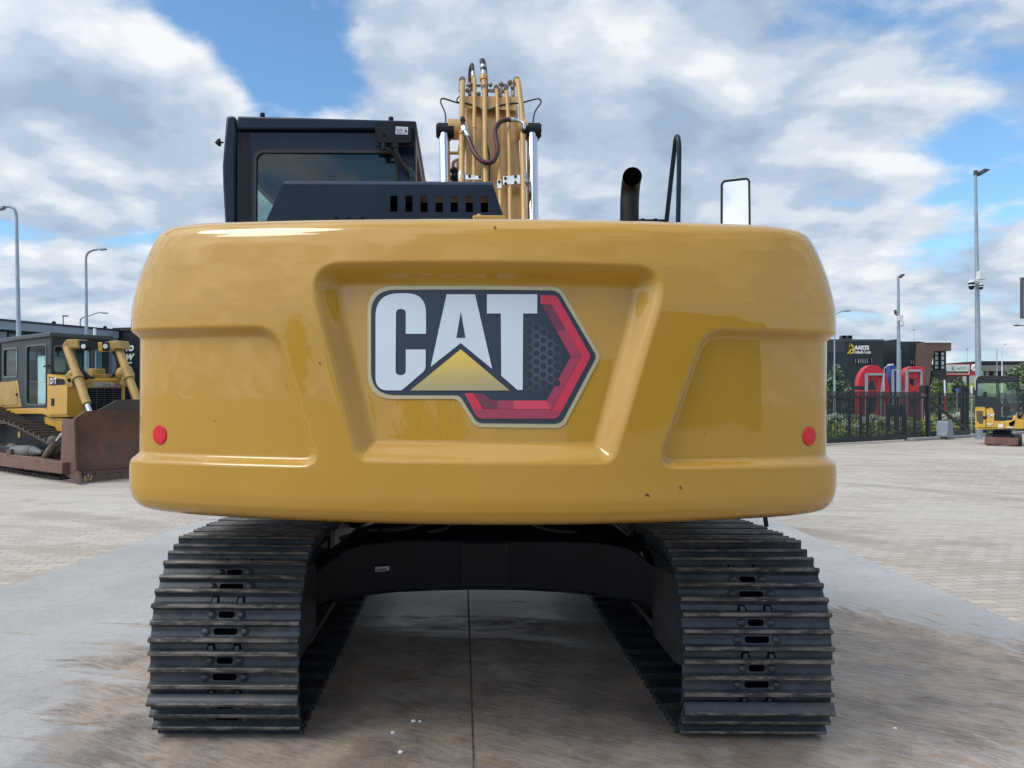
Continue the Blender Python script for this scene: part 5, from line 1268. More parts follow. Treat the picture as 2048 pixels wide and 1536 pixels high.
cpts = [az(276+22*math.cos(t*math.pi/8), 276+24*math.sin(t*math.pi/8), BYr-.05) for t in range(17)]; mb.tube(cpts, .075, 6); mb.build('sign_emblem', yl, e)

# billboard and fuel station canopy behind it
e = empty('billboard', (az(1640, 570, 88).x, 88, 0), label='long white banner in a red frame right of the office building', cat='billboard')
def b3(name, m_, x0, y0, x1, y1, Y, t=.2): a, b = az(x0,y1,Y), az(x1,y0,Y); mb = MB(); mb.box((a.x,Y,a.z),(b.x,Y+t,b.z)); return mb.build(name, m_, e, smooth=0)
redb = mat('banner_red', (.50,.025,.04), .5); bw = mat('banner_white', (.60,.64,.61), .6)
b3('red_frame', redb, 1478, 436, 1792, 590, 88.3); b3('banner', bw, 1482, 444, 1774, 528, 88.05); b3('banner_strip', mat('banner_green', (.16,.20,.09), .6), 1482, 529, 1720, 541, 88.1); b3('banner_edge', bw, 1778, 440, 1788, 566, 88.05); b3('base_strip', mat('banner_pink', (.60,.35,.33), .6), 1482, 556, 1790, 570, 88.0)
mb = MB(); cc_ = [az(1578+14*math.cos(t), 486+20*math.sin(t), 87.98) for t in [R(40+k*22) for k in range(13)]]; mb.tube(cc_, .045, 6)
for q in range(7): mb.bar(az(1625+q*18, 494-q*3+4*(q%2), 87.98), az(1640+q*18, 480-q*1+9*(q%2), 87.98), .05, .04, up=(0,1,0))
mb.build('banner_print', mat('banner_grey', (.2,.2,.2), .6), e)
mb = MB(); [mb.box((az(x,590,88.4).x-.1,88.51,0),(az(x,590,88.4).x+.1,88.7,az(x,450,88.4).z)) for x in (1500,1640,1780)]; mb.build('stand', clag, e)
e = empty('station_sign', (az(1835, 570, 88).x, 88, 0), label='red panel with a white ring beside the long banner, left of the camera pole', cat='sign')
b3('panel', redb, 1806, 434, 1876, 582, 88.0); mb = MB(); mb.tube([az(1844+20*math.cos(R(k*15)), 486+32*math.sin(R(k*15)), 87.9) for k in range(25)], .16, 8); mb.build('ring', wh, e); mb = MB(); x=az(1835,0,88.3).x; mb.box((x-.2,88.21,0),(x+.2,88.4,3)); mb.build('stand', clag, e)
# low building on the right
LBY = 98.0
e = empty('low_building', (P(1990, 780, LBY).x, LBY, 0), label='long low building with a black roof band and grey brown canopy, behind the mini excavator', cat='building')
def b4(name, m_, u0, v0, u1, v1, Y, t=14): a, b = P(u0,v1,Y), P(u1,v0,Y); mb = MB(); mb.box((a.x,Y,max(0,a.z)),(b.x,Y+t,b.z)); return mb.build(name, m_, e, smooth=0)
b4('roof_band', cladd, 1961, 722.5, 2075, 730, LBY+1); 
mb = MB(); mb.prism([P(u,v,LBY-1) for u,v in [(1962,731),(2080,729),(2080,742),(1967,742)]], (0,12,0)); mb.build('canopy', mat('canopy_taupe', (.19,.18,.155), .7), e)
b4('wall', mat('glazing_dark', (.02,.024,.028), .3), 1966, 742.3, 2080, 800, LBY+2)
mb = MB()
for u in (1975, 1992, 2008, 2024, 2040): x = P(u, 760, LBY-.5).x; mb.box((x-.18, LBY-.5, 0), (x+.18, LBY-.2, P(u,742.5,LBY-.5).z))
mb.build('column', mat('column_grey', (.30,.30,.30), .7), e)
mb = MB(); mb.prism([P(u,v,LBY-2) for u,v in [(1957,728),(1960,733),(1967,745),(1967,800),(1955,800)]], (0,3,0)); mb.build('end_wall', mat('end_wall_grey', (.30,.32,.31), .7), e)

# trees
def tree(name, u, vt, vb, Y, wpx, mats, label, cat, n=2600, leaf=.16, group=None, seed=1, shape=1.0):
    q = random.Random(seed); base = P(u, vb, Y); base.z = 0; zt = P(u, vt, Y).z; rx = wpx/2/F*Y; hgt = zt
    e = empty(name, tuple(base), label=label, cat=cat, group=group)
    mb = MB(); tr = [base, base+Vector((.05*rx,0,hgt*.3)), base+Vector((-.05*rx,0,hgt*.6)), base+Vector((0,0,hgt*.88))]; mb.tube(spline(tr, 4), [.035*hgt*(1-.06*i) for i in range(13)], 8)
    for k in range(9):
        z = hgt*q.uniform(.25,.75); th_ = q.uniform(0,6.28); t_ = Vector((math.cos(th_)*rx*.8, math.sin(th_)*rx*.8, z+hgt*.18)); mb.tube([base+Vector((0,0,z)), base+t_*.6+Vector((0,0,z*.35)), base+t_], [.016*hgt,.010*hgt,.004*hgt], 6)
    mb.build('trunk', bark, e, smooth=60)
    mb = MB(); zc = hgt*.58; foliage(mb, (base.x, base.y, zc), (rx*.9, rx*.9, hgt*.42), n, leaf, 0, q, .35, len(mats)); mb.build('crown', mats, e, smooth=0, recalc=False); return e
tree('tree', 1672, 728, 830, 46, 34, LG, 'grey green tree right beside the counterweight, before the office building', 'tree', 1500, .13, seed=3)
tree('tree', 1694, 752, 835, 44, 20, LG, 'smaller grey green tree just left of the giant red letter G', 'tree', 900, .12, seed=4)
tree('tree', 2046, 722, 825, 60, 52, [LG[0], LG[1], LB[2]], 'pale green bushy tree at the right edge, behind the mini excavator', 'tree', 4200, .2, seed=5)
tree('tree', 2034, 752, 850, 42, 24, [LG[0], LG[1], LG[1]], 'slim pale tree right behind the mini excavator cab', 'tree', 1400, .12, seed=6)
tree('tree', 1874, 752, 830, 60, 22, [LG[0], LB[0], LB[2]], 'young green tree at the foot of the office building brown frame', 'tree', 1500, .15, seed=8)
tree('tree', 1918, 752, 800, 84, 22, [LG[1], LB[0], LG[0]], 'pale young tree on the grass bank under the long banner', 'tree', 1500, .2, seed=9)
tree('tree', 1897, 774, 830, 64, 16, [LB[0], LB[2], LG[0]], 'small dark green bush tree behind the thin white and red pole', 'tree', 1200, .15, seed=12)

# ---------------------------------------------- camera pole, lamps
galv = mat('galvanised_pole', (.30,.345,.40), .42, metal=.35, var=.12, vscale=2); galvd = mat('pole_dark', (.06,.065,.07), .5)
camw = mat('camera_white', (.62,.64,.64), .4)
def pole(root, u0, vb, Y, u1, vt, r0, r1, m_=galv):
    a = P(u0, vb, Y); a.z = 0; a.x = P(u0, 880, Y).x; b = P(u1, vt, Y); mb = MB(); mb.tube([a, a.lerp(b,.5), b], [r0, (r0+r1)/2, r1], 16); return mb.build('pole', m_, root, smooth=60)
CPY = 30.2; e = empty('camera_pole', (P(1958, 870, CPY).x, CPY, 0), label='tall grey lamp pole carrying two dome cameras and a white box, by the mini excavator', cat='camera pole')
pole(e, 1958.5, 870, CPY, 1951, 345, .125, .048)
mb = MB(); def_ = None
a, b = P(1951, 345, CPY), P(1963, 347, CPY); mb.bar(a, b, .09, .09); mb.cyl(P(1951,350,CPY), P(1951,341,CPY), .07, 10); br_ = mb.build('lamp_arm', galvd, e)
mb = MB(); mb.prism([P(u,v,CPY-.15) for u,v in [(1959,347),(1964,349),(1982,338.5),(1970,336.5)]], (0,.32,0)); mb.build('lamp_head', galvd, e, bevel=.01)
mb = MB(); mb.prism([P(u,v,CPY-.13) + Vector((0,0,-.012)) for u,v in [(1962,347.5),(1966,348.2),(1980,339.5),(1972,339)]], (0,.26,0)); mb.build('lamp_lens', mat('lamp_lens', (.30,.32,.28), .3), e)
mb = MB(); a, b = P(1955, 559, CPY-.2), P(1970, 542.5, CPY-.2); mb.box((a.x, CPY-.32, a.z), (b.x, CPY-.1, b.z)); mb.build('junction_box', camw, e, bevel=.015)
def dome(ux, v0, v1, w_):
    a = P(ux, v0, CPY-.3); b = P(ux, v1, CPY-.3); r = w_/2/F*CPY
    mb = MB(); mb.tube([a, a.lerp(b,.10), a.lerp(b,.55)], [r*.7, r, r], 16); d_ = mb.build('dome_camera', camw, e)
    mb = MB(); mb.tube([a.lerp(b,.22), a.lerp(b,.42)], r*1.02, 16); mb.ball(tuple(a.lerp(b,.62)), r*.97, 0, 14, 8, (1,1,1.15)); mb.build('lens_dome', M['blackm'], d_)
dome(1943, 561, 581, 11); dome(1962, 567, 580, 8)
mb = MB(); mb.bar(P(1941,559,CPY-.25), P(1964,563,CPY-.25), .07, .07); mb.bar(P(1953,557,CPY-.12), P(1953,568,CPY-.12), .2, .12, up=(0,1,0)); mb.build('camera_bracket', camw, e)
# second pole with a camera
e = empty('camera_pole', (P(1797, 800, 38).x, 38, 0), label='grey lamp pole with one small camera, rising beside the blue letter', cat='camera pole')
pole(e, 1798, 800, 38, 1796.5, 552, .115, .055)
mb = MB(); mb.bar(P(1796,553,38), P(1803,555,38), .07,.07); mb.prism([P(u,v,37.9) for u,v in [(1801,554),(1804,555),(1811,549),(1806,547.5)]], (0,.3,0)); mb.build('lamp_head', galvd, e)
mb = MB(); a, b = P(1797,641,37.8), P(1804,631,37.8); mb.box((a.x,37.7,a.z),(b.x,37.9,b.z)); mb.bar(P(1799,644,37.8),P(1804,643,37.8),.05,.05); mb.build('junction_box', camw, e)
mb = MB(); mb.cyl(P(1804,643,37.7),P(1804,650,37.7),.085,12); mb.ball(tuple(P(1804,650,37.7)),.08); mb.build('dome_camera', camw, e)
mb = MB(); mb.tube([P(1797,632,38),P(1792,630,38),P(1791,627,38)],.03,6); mb.cyl(P(1791,628,38),P(1790.5,620,38),.06,8); mb.build('siren', mat('siren_brown',(.09,.04,.035),.5), e)
def lamp(u, Y, vt, curve, head, label, r=.09, m_=galv, name='street_lamp', r1=None, um=None, cat='street lamp'):
    """curve: photo points of the bent arm from the pole top to the head"""
    e = empty(name, (P(um or u, 850, Y).x, Y, 0), label=label, cat=cat)
    a = Vector((P(um or u, 850, Y).x, Y, 0)); b = P(u, vt, Y); mb = MB(); r1 = r1 or r*.55
    mb.tube([a, a.lerp(b,.45), a.lerp(b,.46), b], [r, r, r*.8, r1], 12)
    if curve: mb.tube(spline([b] + [P(x, y, Y) for x, y in curve], 5), r1, 10)
    mb.build('pole', m_, e, smooth=60)
    if head: mb = MB(); mb.prism([P(x, y, Y-.12) for x, y in head], (0,.26,0)); mb.build('lamp_head', m_, e, bevel=.01)
    return e
lamp(33, 33, 440, [(32,428),(28,418),(18,413),(4,412)], [(6,411),(-6,414),(-14,417),(-12,420),(0,418),(6,415)], 'tall lamp post with its bent arm leaving the left edge, behind the bulldozer', .115, um=41)
lamp(172, 42, 530, [(172,516),(175,507),(183,501),(196,498)], [(194,499),(202,495.5),(211,496.5),(210,498.5),(200,500)], 'tall grey lamp post behind the bulldozer with its arm bent to the right', .12, um=174.5)
lamp(161, 62, 655, [(161,640),(168,634),(180,631),(192,626),(205,625)], [(203,624),(214,625),(214,627.5),(203,627)], 'low lamp post with a long curved arm behind the taller bent one', .10)
lamp(126.5, 55, 633, None, [(124,630.5),(134,630.5),(134,632.5),(124,632.5)], 'small black lamp post with a flat square head above the long building', .06, galvd)
e = lamp(189.5, 24, 657, None, None, 'white tubular pole rising behind the yellow nose of the bulldozer', .05, M['white'], 'white_pole', .045, cat='pole')
lamp(1669, 40, 640, [(1670,631),(1676,626),(1686,622.5),(1695,621)], [(1693,620),(1702,620),(1702,622.5),(1693,622.5)], 'thin grey lamp post with curved arm, just right of the counterweight', .05)
lamp(1768, 42, 741, [(1770,735),(1776,731),(1782,730)], [(1780,728),(1788,727.5),(1788,730.5),(1780,731)], 'low lamp post with a white curved arm and head, left of the blue letter', .025, camw)
lamp(1801.5, 46, 704, None, [(1800,700),(1803,700),(1803,704),(1800,704)], 'thin brown pole with a small knob, right of the camera pole by the letters', .035, mat('pole_tan', (.35,.27,.22), .6))
lamp(1828, 190, 659, None, [(1825,658),(1831,658),(1831,660),(1825,660)], 'distant thin lamp post above the roof of the office building', .10, mat('far_pole', (.33,.40,.48), .7))
lamp(1934.5, 190, 698, None, [(1932,697),(1937,697),(1937,700),(1932,700)], 'distant thin lamp post between the office building and the camera pole', .10, bpy.data.materials['far_pole'])
lamp(1994, 80, 697, None, None, 'plain thin grey mast in front of the low building', .06, galv)
lamp(2004, 82, 700, [(2004,692),(2006,689.5),(2009,688.5)], [(2008,687.5),(2015,687.5),(2015,689.5),(2008,689.5)], 'slim lamp post with a flat arm, right of the plain mast by the low building', .075, camw)
# pylon sign at the right edge, with a lamp arm below it
e = empty('pylon_sign', (P(2075, 700, 40).x, 40, 0), label='tall pylon sign in a dark frame, cut off by the right edge', cat='sign')
mb = MB()
a, b = P(2043, 637, 40), P(2110, 555, 40); mb.box((a.x,40,a.z),(b.x,40.12,a.z+.12)); mb.box((a.x,40,b.z-.12),(b.x,40.12,b.z)); mb.box((a.x,40,a.z+.12),(a.x+.12,40.12,b.z-.12)); mb.box((b.x-.12,40,a.z+.12),(b.x,40.12,b.z-.12)); mb.build('frame', mat('pylon_frame', (.09,.08,.085), .5), e)
mb = MB(); mb.box((a.x+.12,40.03,a.z+.12),(b.x-.12,40.10,b.z-.12)); mb.build('sign_face', M['white'], e)
mb = MB(); mb.box(((a.x+b.x)/2-.15,40.1,0),((a.x+b.x)/2+.15,40.4,a.z)); mb.build('post', galvd, e)
lamp(2075, 43, 652, [(2065,651),(2050,651.5),(2040,650.5)], [(2033,649),(2041,649.5),(2041,652),(2033,651)], 'lamp post whose thin arm reaches into the right edge below the pylon sign', .05, galvd)

# ---------------------------------------------- buildings on the left
fas = mat('fascia_blue_grey', (.27,.31,.39), .45, var=.05, vscale=.3); navyw = mat('roof_edge_navy', (.020,.024,.050), .5)
A0 = P(0, 639, 45); A1 = P(228, 659, 51.6); wp = vplane((A0.x, A0.y), (A1.x, A1.y))
sgn = 1 if wp.n.dot(Vector((-1, 1, 0))) > 0 else -1
back = wp.n * (16 * sgn)
e = empty('long_building', (A0.x, A0.y, 0), label='long low industrial building with a blue grey fascia band, behind the bulldozer', cat='building')
def wz(u, z, off=0.0):
    p = wp(u, 700); p = p + wp.n*(-off*sgn); return Vector((p.x, p.y, z))
zt = A0.z; zt2 = zt; f0 = wp(0, 643).z; f1 = wp(0, 659.5).z
def lb(name, m_, u0, u1, z0, z1, off, thick=.3): mb = MB(); a, b = wz(u0, 0, off), wz(u1, 0, off); t = wp.n*(thick*sgn); mb.prism([(a.x,a.y,z0),(b.x,b.y,z0),(b.x,b.y,z1),(a.x,a.y,z1)], t); return mb.build(name, m_, e, smooth=0)
lb('wall', mat('facade_dark', (.020,.025,.032), .5), -420, 227, 0, zt-.02, 0, 14)
lb('roof_edge', navyw, -420, 228, f0, zt, .55, .5); lb('fascia', fas, -420, 228, f1, f0-.003, .5, .45)
lb('end_panel', fas, 218, 227.5, 0, f1-.004, .4, .35); lb('end_panel', fas, 190, 204, 0, f1-.45, .3, .25)
lb('sill_panel', fas, 190, 218, 0, wp(200, 747).z, .33, .25)
for k, (u0, u1) in enumerate(((17,34),(44,51),(57,69),(74,86),(92,112),(118,130),(134,146),(150,158),(178,186))): 
    lb('window', mat('facade_blind_%d' % 0, (.16,.17,.18), .7) if 'facade_blind_0' not in bpy.data.materials else bpy.data.materials['facade_blind_0'], u0, u1, wp(u0,720).z, f1-.18, .06, .05)
lb('window', M['blackm'], 205, 211, wp(205,727).z, wp(205,675).z, .05, .04)
lb('light_panel', mat('facade_light', (.30,.33,.38), .6), -60, 11, wp(0,667).z, f1-.12, .10, .08); lb('light_panel', fas, -60, 11, wp(0,685).z, wp(0,667).z-.01, .09, .07)
mb = MB()
for u in (101.5, 204, -30): p = wz(u, zt, .3); mb.ball((p.x, p.y, zt+.05), .13, 0, 8, 6)
mb.build('roof_anchor', M['blackm'], e)
B0 = P(227, 659, 51.7); B1 = P(345, 655, 49.5); bp2 = vplane((B0.x, B0.y), (B1.x, B1.y))
e = empty('black_building', (B0.x, B0.y, 0), label='black hall with white slanted lettering, between the bulldozer and the counterweight', cat='building')
mb = MB(); mb.prism([(B0.x,B0.y,0),(B1.x,B1.y,0),(B1.x,B1.y,B1.z),(B0.x,B0.y,B0.z)], bp2.n*12); mb.build('wall', mat('hall_black', (.006,.008,.014), .5), e, smooth=0)
mb = MB(); mb.prism([Vector((p.x,p.y,z)) - bp2.n*.1 for p, z in ((B0,B0.z-.12),(B1,B1.z-.12),(B1,B1.z+.1),(B0,B0.z+.1))], bp2.n*.3); mb.build('roof_edge', cladd, e, smooth=0)
yaw = math.atan2((B1-B0).y, (B1-B0).x)
def wtext(s, u, v, hpx, sx=1.0, off=.02):
    a = bp2(u, v) - bp2.n*.03; size = hpx/F*a.y/.70
    text_mesh(s, size, Matrix.Translation(a) @ Matrix.Rotation(yaw, 4, 'Z') @ Matrix.Rotation(R(90), 4, 'X'), wh, 'sign_lettering', e, .02, off, .28, sx)
wtext('YO', 250.5, 702, 10, 1.1, .028); wtext('W', 251, 720, 11.5, 1.2, .028); wtext('DRIVE', 255, 727.5, 3.2, 1.0, .008)

# ---------------------------------------------- what stands behind the photographer and shows in the gloss of the paint
def back_hall(name, x0, x1, y, d, h, m_, label, wins):
    e = empty(name, ((x0+x1)/2, y, 0), label=label, cat='building')
    mb = MB(); mb.box((x0, y-d, 0), (x1, y, h)); mb.build('wall', m_, e, smooth=0); mb = MB(); mb.box((x0-.1, y-d-.1, h+.002), (x1+.1, y+.1, h+.3)); mb.build('roof_edge', cladd, e, smooth=0)
    for a, b, z0, z1 in wins: mb = MB(); mb.box((a, y+.003, z0), (b, y+.06, z1)); mb.build('window', clag, e, smooth=0)
back_hall('warehouse', 15, 50, -24, 14, 6.2, cladm, 'dark warehouse with a flat roof behind the photographer, seen only reflected', [(18+5*k, 20.5+5*k, .2, 3.4) for k in range(5)])
for k, (x, y, h_) in enumerate(((-4, -30, 5.5), (-9.5, -33, 7.2), (-16, -31, 6.0), (-22, -36, 8.0), (-30, -34, 6.5))):
    e = empty('tree', (x, y, 0), label=['low leafy tree behind the photographer beside the dark warehouse', 'rounded leafy tree behind the photographer, second from the dark warehouse', 'short broad tree in the middle of the row behind the photographer', 'tallest tree of the row behind the photographer', 'tree farthest from the dark warehouse in the row behind the photographer'][k], cat='tree', group='trees behind the photographer')
    q = random.Random(40+k); mb = MB(); mb.tube([(x,y,0),(x+.1,y,h_*.4),(x,y,h_*.8)], [.18,.13,.05], 8); mb.build('trunk', bark, e)
    mb = MB(); foliage(mb, (x, y, h_*.58), (2.6, 2.2, h_*.42), 1300, .30, 0, q, .3, 3); mb.build('crown', LG, e, smooth=0, recalc=False)

for k, (u, v, r_) in enumerate(((827,1444,.010),(840,1444,.007),(786,1467,.009),(801,1506,.009),(1790,1458,.008))):
    g_ = G(u, v, .008); q = random.Random(k); mb = MB(); mb.ball((g_.x, g_.y, .008+r_*.5), r_, 0, 8, 6, (1.3, 1, .7)); 
    for i, v_ in enumerate(mb.v): mb.v[i] = (v_[0]+q.uniform(-.001,.001), v_[1]+q.uniform(-.001,.001), v_[2]+q.uniform(-.001,.001))
    tag(mb.build('pebble', M['white'], origin=tuple(g_)), ['tiny white pebble, larger and left one of the close pair on the slab', 'smallest white pebble, right one of the close pair on the slab', 'tiny white pebble on the slab, leftmost of all', 'tiny white pebble nearest to the camera, left of the slab joint', 'tiny white pebble on the mud right of the right track'][k], 'pebble', 'white pebbles on the slab')
# ================================================================== bulldozer on the left
DO = Vector((-7.618, 16.115, 0)); DF = Vector((.766, -.643, 0)); DB = Vector((.643, .766, 0))
def dw(x, y, z): return DO + DF*x + DB*y + Vector((0, 0, z))
def sp_(u, v, c=-.6):
    """photo point on the dozer's lengthwise plane at distance c from its middle"""
    d = ray(u, v); x = (DO.x + DB.x*c - d.x*(DO.y + DB.y*c)) / (DF.y*d.x - DF.x); Y = DO.y + DF.y*x + DB.y*c; return Vector((0,0,CH)) + d*Y
def fp_(u, v, a=.75):
    d = ray(u, v); y = (DO.x + DF.x*a - d.x*(DO.y + DF.y*a)) / (DB.y*d.x - DB.x); Y = DO.y + DF.y*a + DB.y*y; return Vector((0,0,CH)) + d*Y
def loc(p): q = Vector((p.x, p.y, 0)) - DO; return q.dot(DF), q.dot(DB), p.z
dz = empty('bulldozer', tuple(DO), label='yellow bulldozer with rusty brown blade and dark cab, left of the counterweight', cat='bulldozer')
dy_ = mat('dozer_yellow', (.54,.29,.03), .42, var=.1, vscale=2, coat=.2, dirt=(.30,.21,.11,1), dirt_amt=.2, dscale=4)
dtan = mat('dozer_tan', (.40,.25,.065), .5, var=.12, vscale=3, dirt=(.25,.18,.10,1), dirt_amt=.3, dscale=5)
def rustm(name, c1, c2, c3):
    m_ = bpy.data.materials.new(name); m_.use_nodes = True; t = NT(m_.node_tree); b = t.n['Principled BSDF']; pos = t.node('ShaderNodeTexCoord').outputs['Object']
    c = t.mix(t.ss(t.noise(pos, 2.2, 9, .65), .35, .65), c1, c2); c = t.mix(t.m('MULTIPLY', t.ss(t.noise(t.mapping(pos, scale=(1,1,.35)), 7, 9, .7), .55, .75), .7), c, c3)
    t.l.new(c, b.inputs['Base Color']); b.inputs['Roughness'].default_value = .62
    bn = t.node('ShaderNodeBump', inp={'Strength': .4, 'Distance': .01, 'Height': t.noise(pos, 20, 6, .7)}); t.l.new(bn.outputs[0], b.inputs['Normal']); return m_
rust = rustm('blade_rust', (.14,.066,.038), (.085,.045,.031), (.21,.11,.055)); rust2 = rustm('rust_light', (.17,.085,.060), (.12,.062,.046), (.22,.125,.09))
mud = rustm('track_mud', (.11,.078,.055), (.06,.046,.038), (.17,.12,.08))
dgrey = mat('dozer_cab_grey', (.011,.017,.024), .45, var=.15, vscale=3)
# hood
hf = loc(sp_(160, 780))[0]; hr_ = loc(sp_(94, 780))[0]; ztf = sp_(160, 757).z; ztr = sp_(94, 748).z; zb_ = .95
mb = MB(); mb.prism([dw(hr_, -.6, zb_), dw(hf, -.6, zb_), dw(hf, -.6, ztf), dw(hr_, -.6, ztr)], DB*.92); mb.prism([dw(hr_-.5,-.55,.6), dw(hf+.1,-.55,.6), dw(hf+.1,-.55,.945), dw(hr_-.5,-.55,.945)], DB*.8)
hood_ = mb.build('engine_hood', dy_, dz, bevel=.025)
mb = MB(); mb.prism([sp_(u, v, -.86) for u, v in [(94,748),(136,756),(136,834),(94,834)]], DB*.27); hood_ = mb.build('side_cover', dy_, hood_, bevel=.012) if False else hood_; sb_ = mb.build('side_cover', dy_, dz, bevel=.012)
mb = MB(); mb.prism([sp_(u, v, -.866) for u, v in [(98,754),(130,759),(130,769),(98,771)]], DB*.005); mb.build('side_stripe', M['blackm'], sb_, smooth=0)
a = sp_(99.5, 768, -.870); text_mesh('D6T', .17, Matrix.Translation(a) @ Matrix.Rotation(math.atan2(DF.y, DF.x), 4, 'Z') @ Matrix.Rotation(R(90), 4, 'X'), wh, 'side_lettering', sb_, .002, .004)
def panel(name, m_, pts, c=-.6, out=.02, parent=None, bev=.006): mb = MB(); mb.prism([sp_(u, v, c-out) for u, v in pts], DB*(out-.002)); return mb.build(name, m_, parent or hood_, bevel=bev)
panel('side_door', dy_, [(97,773),(134,770),(134,829),(97,830)], -.86, .02, sb_); panel('latch', M['blackm'], [(102,797),(107.5,797),(107.5,811),(102,812)], -.881, .012, sb_)
panel('side_door', dtan, [(138,765),(157,762),(157,830),(138,831)])
mb = MB(); mb.tube([sp_(u, v, -.70) for u, v in [(151,792),(144,785),(143,800),(144,812),(151,806)]], .014, 6); mb.build('grab_handle', M['blackm'], hood_)
mb = MB(); mb.prism([fp_(u, v, hf+.02) for u, v in [(176,776),(243,776),(243,852),(181,852)]], DF*-.019); g_ = mb.build('grille', M['dark'], hood_, smooth=0)
mb = MB()
for k in range(17): v = 778.5 + k*4.2; mb.bar(fp_(177, v, hf+.03), fp_(242.5, v, hf+.03), .014, .02)
for u in (193, 209, 226): mb.bar(fp_(u, 776, hf+.035), fp_(u, 850, hf+.035), .012, .012, up=(0,1,0))
mb.build('grille_bars', mat('grille_bar', (.015,.022,.035), .4), hood_, smooth=0)
mb = MB(); mb.prism([fp_(u, v, hf+.012) for u, v in [(170,766),(246,764),(246,775),(170,776)]], DF*-.01); mb.build('nose_panel', dtan, hood_, bevel=.005)
mb = MB(); mb.prism([fp_(u, v, hf+.018) for u, v in [(187,765.5),(228.5,764.5),(228.5,773),(187,773.5)]], DF*-.005); mb.build('name_plate', mat('plate_white', (.55,.56,.50), .5), hood_, smooth=0)
a = fp_(188, 772.7, hf+.022); text_mesh('CATERPILLAR', .093, Matrix.Translation(a) @ Matrix.Rotation(math.atan2(DB.y, DB.x), 4, 'Z') @ Matrix.Rotation(R(90), 4, 'X'), mat('plate_grey', (.24,.25,.24), .6), 'plate_lettering', hood_, .002, .003, sx=.9)
mb = MB(); x0, y0, z0 = loc(fp_(204, 757, hf-.5)); mb.box((x0-.2,y0-.3,ztf-.02),(x0+.25,y0+.28,ztf+.10), tf=lambda x,y,z: dw(x,y,z)); mb.cyl(dw(x0,y0-.12,ztf+.09), dw(x0,y0-.12,ztf+.22), .17, 20); mb.build('air_cleaner', dtan, hood_, bevel=.012)
# cab
zcb, zct = sp_(60, 816, -.78).z, sp_(60, 679, -.78).z
def on(u, plane): 
    """plan point on local line y=c or x=c for a photo column"""
    k, c = plane; p = sp_(u, 750, c) if k == 'y' else fp_(u, 750, c); l_ = loc(p); return (l_[0], l_[1])
c1 = on(39, ('y', -.78)); c2 = on(103, ('y', -.78)); c3 = on(138, ('y', -.40)); c4 = on(186, ('x', c3[0])); c5 = (c2[0], c4[1]+.35); c6 = (c1[0], c5[1]); c0 = on(3, ('y', -.70)); c7 = (c0[0], c5[1]-.2)
plan_ = [c0, c1, c2, c3, c4, c5, c6, c7]
mb = MB(); ex_ = [(x*1.0, y) for x, y in plan_]
mb.prism([dw(x, y, zcb-.35) for x, y in plan_], (0,0,.40)); cabd = mb.build('cab', dgrey, dz, bevel=.02)
cgl = glass('dozer_glass', (.88,.96,.95), .04); [n for n in cgl.node_tree.nodes if n.type == 'FRESNEL'][0].inputs[0].default_value = 1.18
def wallseg(a, b, u0, u1, v0, v1, rr_=.06, has=True):
    A, B = dw(a[0], a[1], 0), dw(b[0], b[1], 0); L_ = (B-A).length; ux = (B-A)/L_; nn = Vector((-ux.y, ux.x, 0))
    if nn.dot(dw((c1[0]+c4[0])/2, 0, 0) - A) < 0: nn = -nn
    mb = MB()
    i0, i1, z0, z1 = u0*L_, u1*L_, v0, v1
    inn_ = rpoly([(i0,z0),(i1,z0),(i1,z1),(i0,z1)], rr_, 4)
    ring3(mb, [(0,zcb+.05),(L_,zcb+.05),(L_,zct),(0,zct)], inn_, A, ux, (0,0,1), nn, .05); w_ = mb.build('cab_wall', dgrey, cabd, smooth=30)
    mb = MB(); mb.prism([A + ux*x + nn*.02 + Vector((0,0,z)) for x, z in inn_], nn*.006); mb.build('window', cgl, w_, smooth=0)
    mb = MB(); o__ = rpoly([(i0-.03,z0-.03),(i1+.03,z0-.03),(i1+.03,z1+.03),(i0-.03,z1+.03)], rr_+.02, 4); ring3(mb, o__, inn_, A - nn*.012, ux, (0,0,1), nn, .011); mb.build('window_seal', mat('seal_grey', (.10,.12,.13), .5) if 'seal_grey' not in bpy.data.materials else bpy.data.materials['seal_grey'], w_, smooth=0)
    return w_, A, ux, nn
zv = lambda u, v, c=-.78: sp_(u, v, c).z
wallseg(c1, c2, .24, .84, zv(70, 808), zv(70, 692), .09)
wallseg(c0, c1, .14, .88, zv(20, 752), zv(20, 698), .07); wallseg(c2, c3, .16, .90, zv(120, 742), zv(120, 691), .07); wallseg(c3, c4, .08, .92, zv(160, 742), zv(160, 690), .05)
wallseg(c5, c6, .2, .8, zv(70, 760), zv(70, 692), .08); wallseg(c4, c5, .12, .88, zv(160, 742), zv(160, 690), .06); wallseg(c6, c7, .2, .8, zv(20, 752), zv(20, 698), .06); wallseg(c7, c0, .1, .9, zv(20, 752), zv(20, 698), .08)
mb = MB(); mb.prism([dw(x*1.0+(.06 if x > -1 else -.06), y*1.07, zct+.002) for x, y in plan_], (0,0,.10)); mb.build('roof', mat('dozer_roof', (.045,.055,.062), .5), cabd, bevel=.02)
mb = MB(); mb.bar(sp_(88,733,-.83), sp_(98,731,-.83), .03,.03); mb.build('door_handle', M['blackm'], cabd)
mb = MB(); xm = (c1[0]+c2[0])/2; mb.box((xm-.30,-.62,zcb+.06),(xm+.30,.1,zcb+.55), tf=dw); mb.prism([dw(xm-.30+x,-.62,z) for x, z in [(0,zcb+.5),(.40,zcb+.5),(.42,zcb+.8),(.36,zcb+1.12),(-.02,zcb+1.12)]], DB*.6); mb.build('seat', mat('seat_grey', (.70,.75,.76), .8), cabd, bevel=.04)
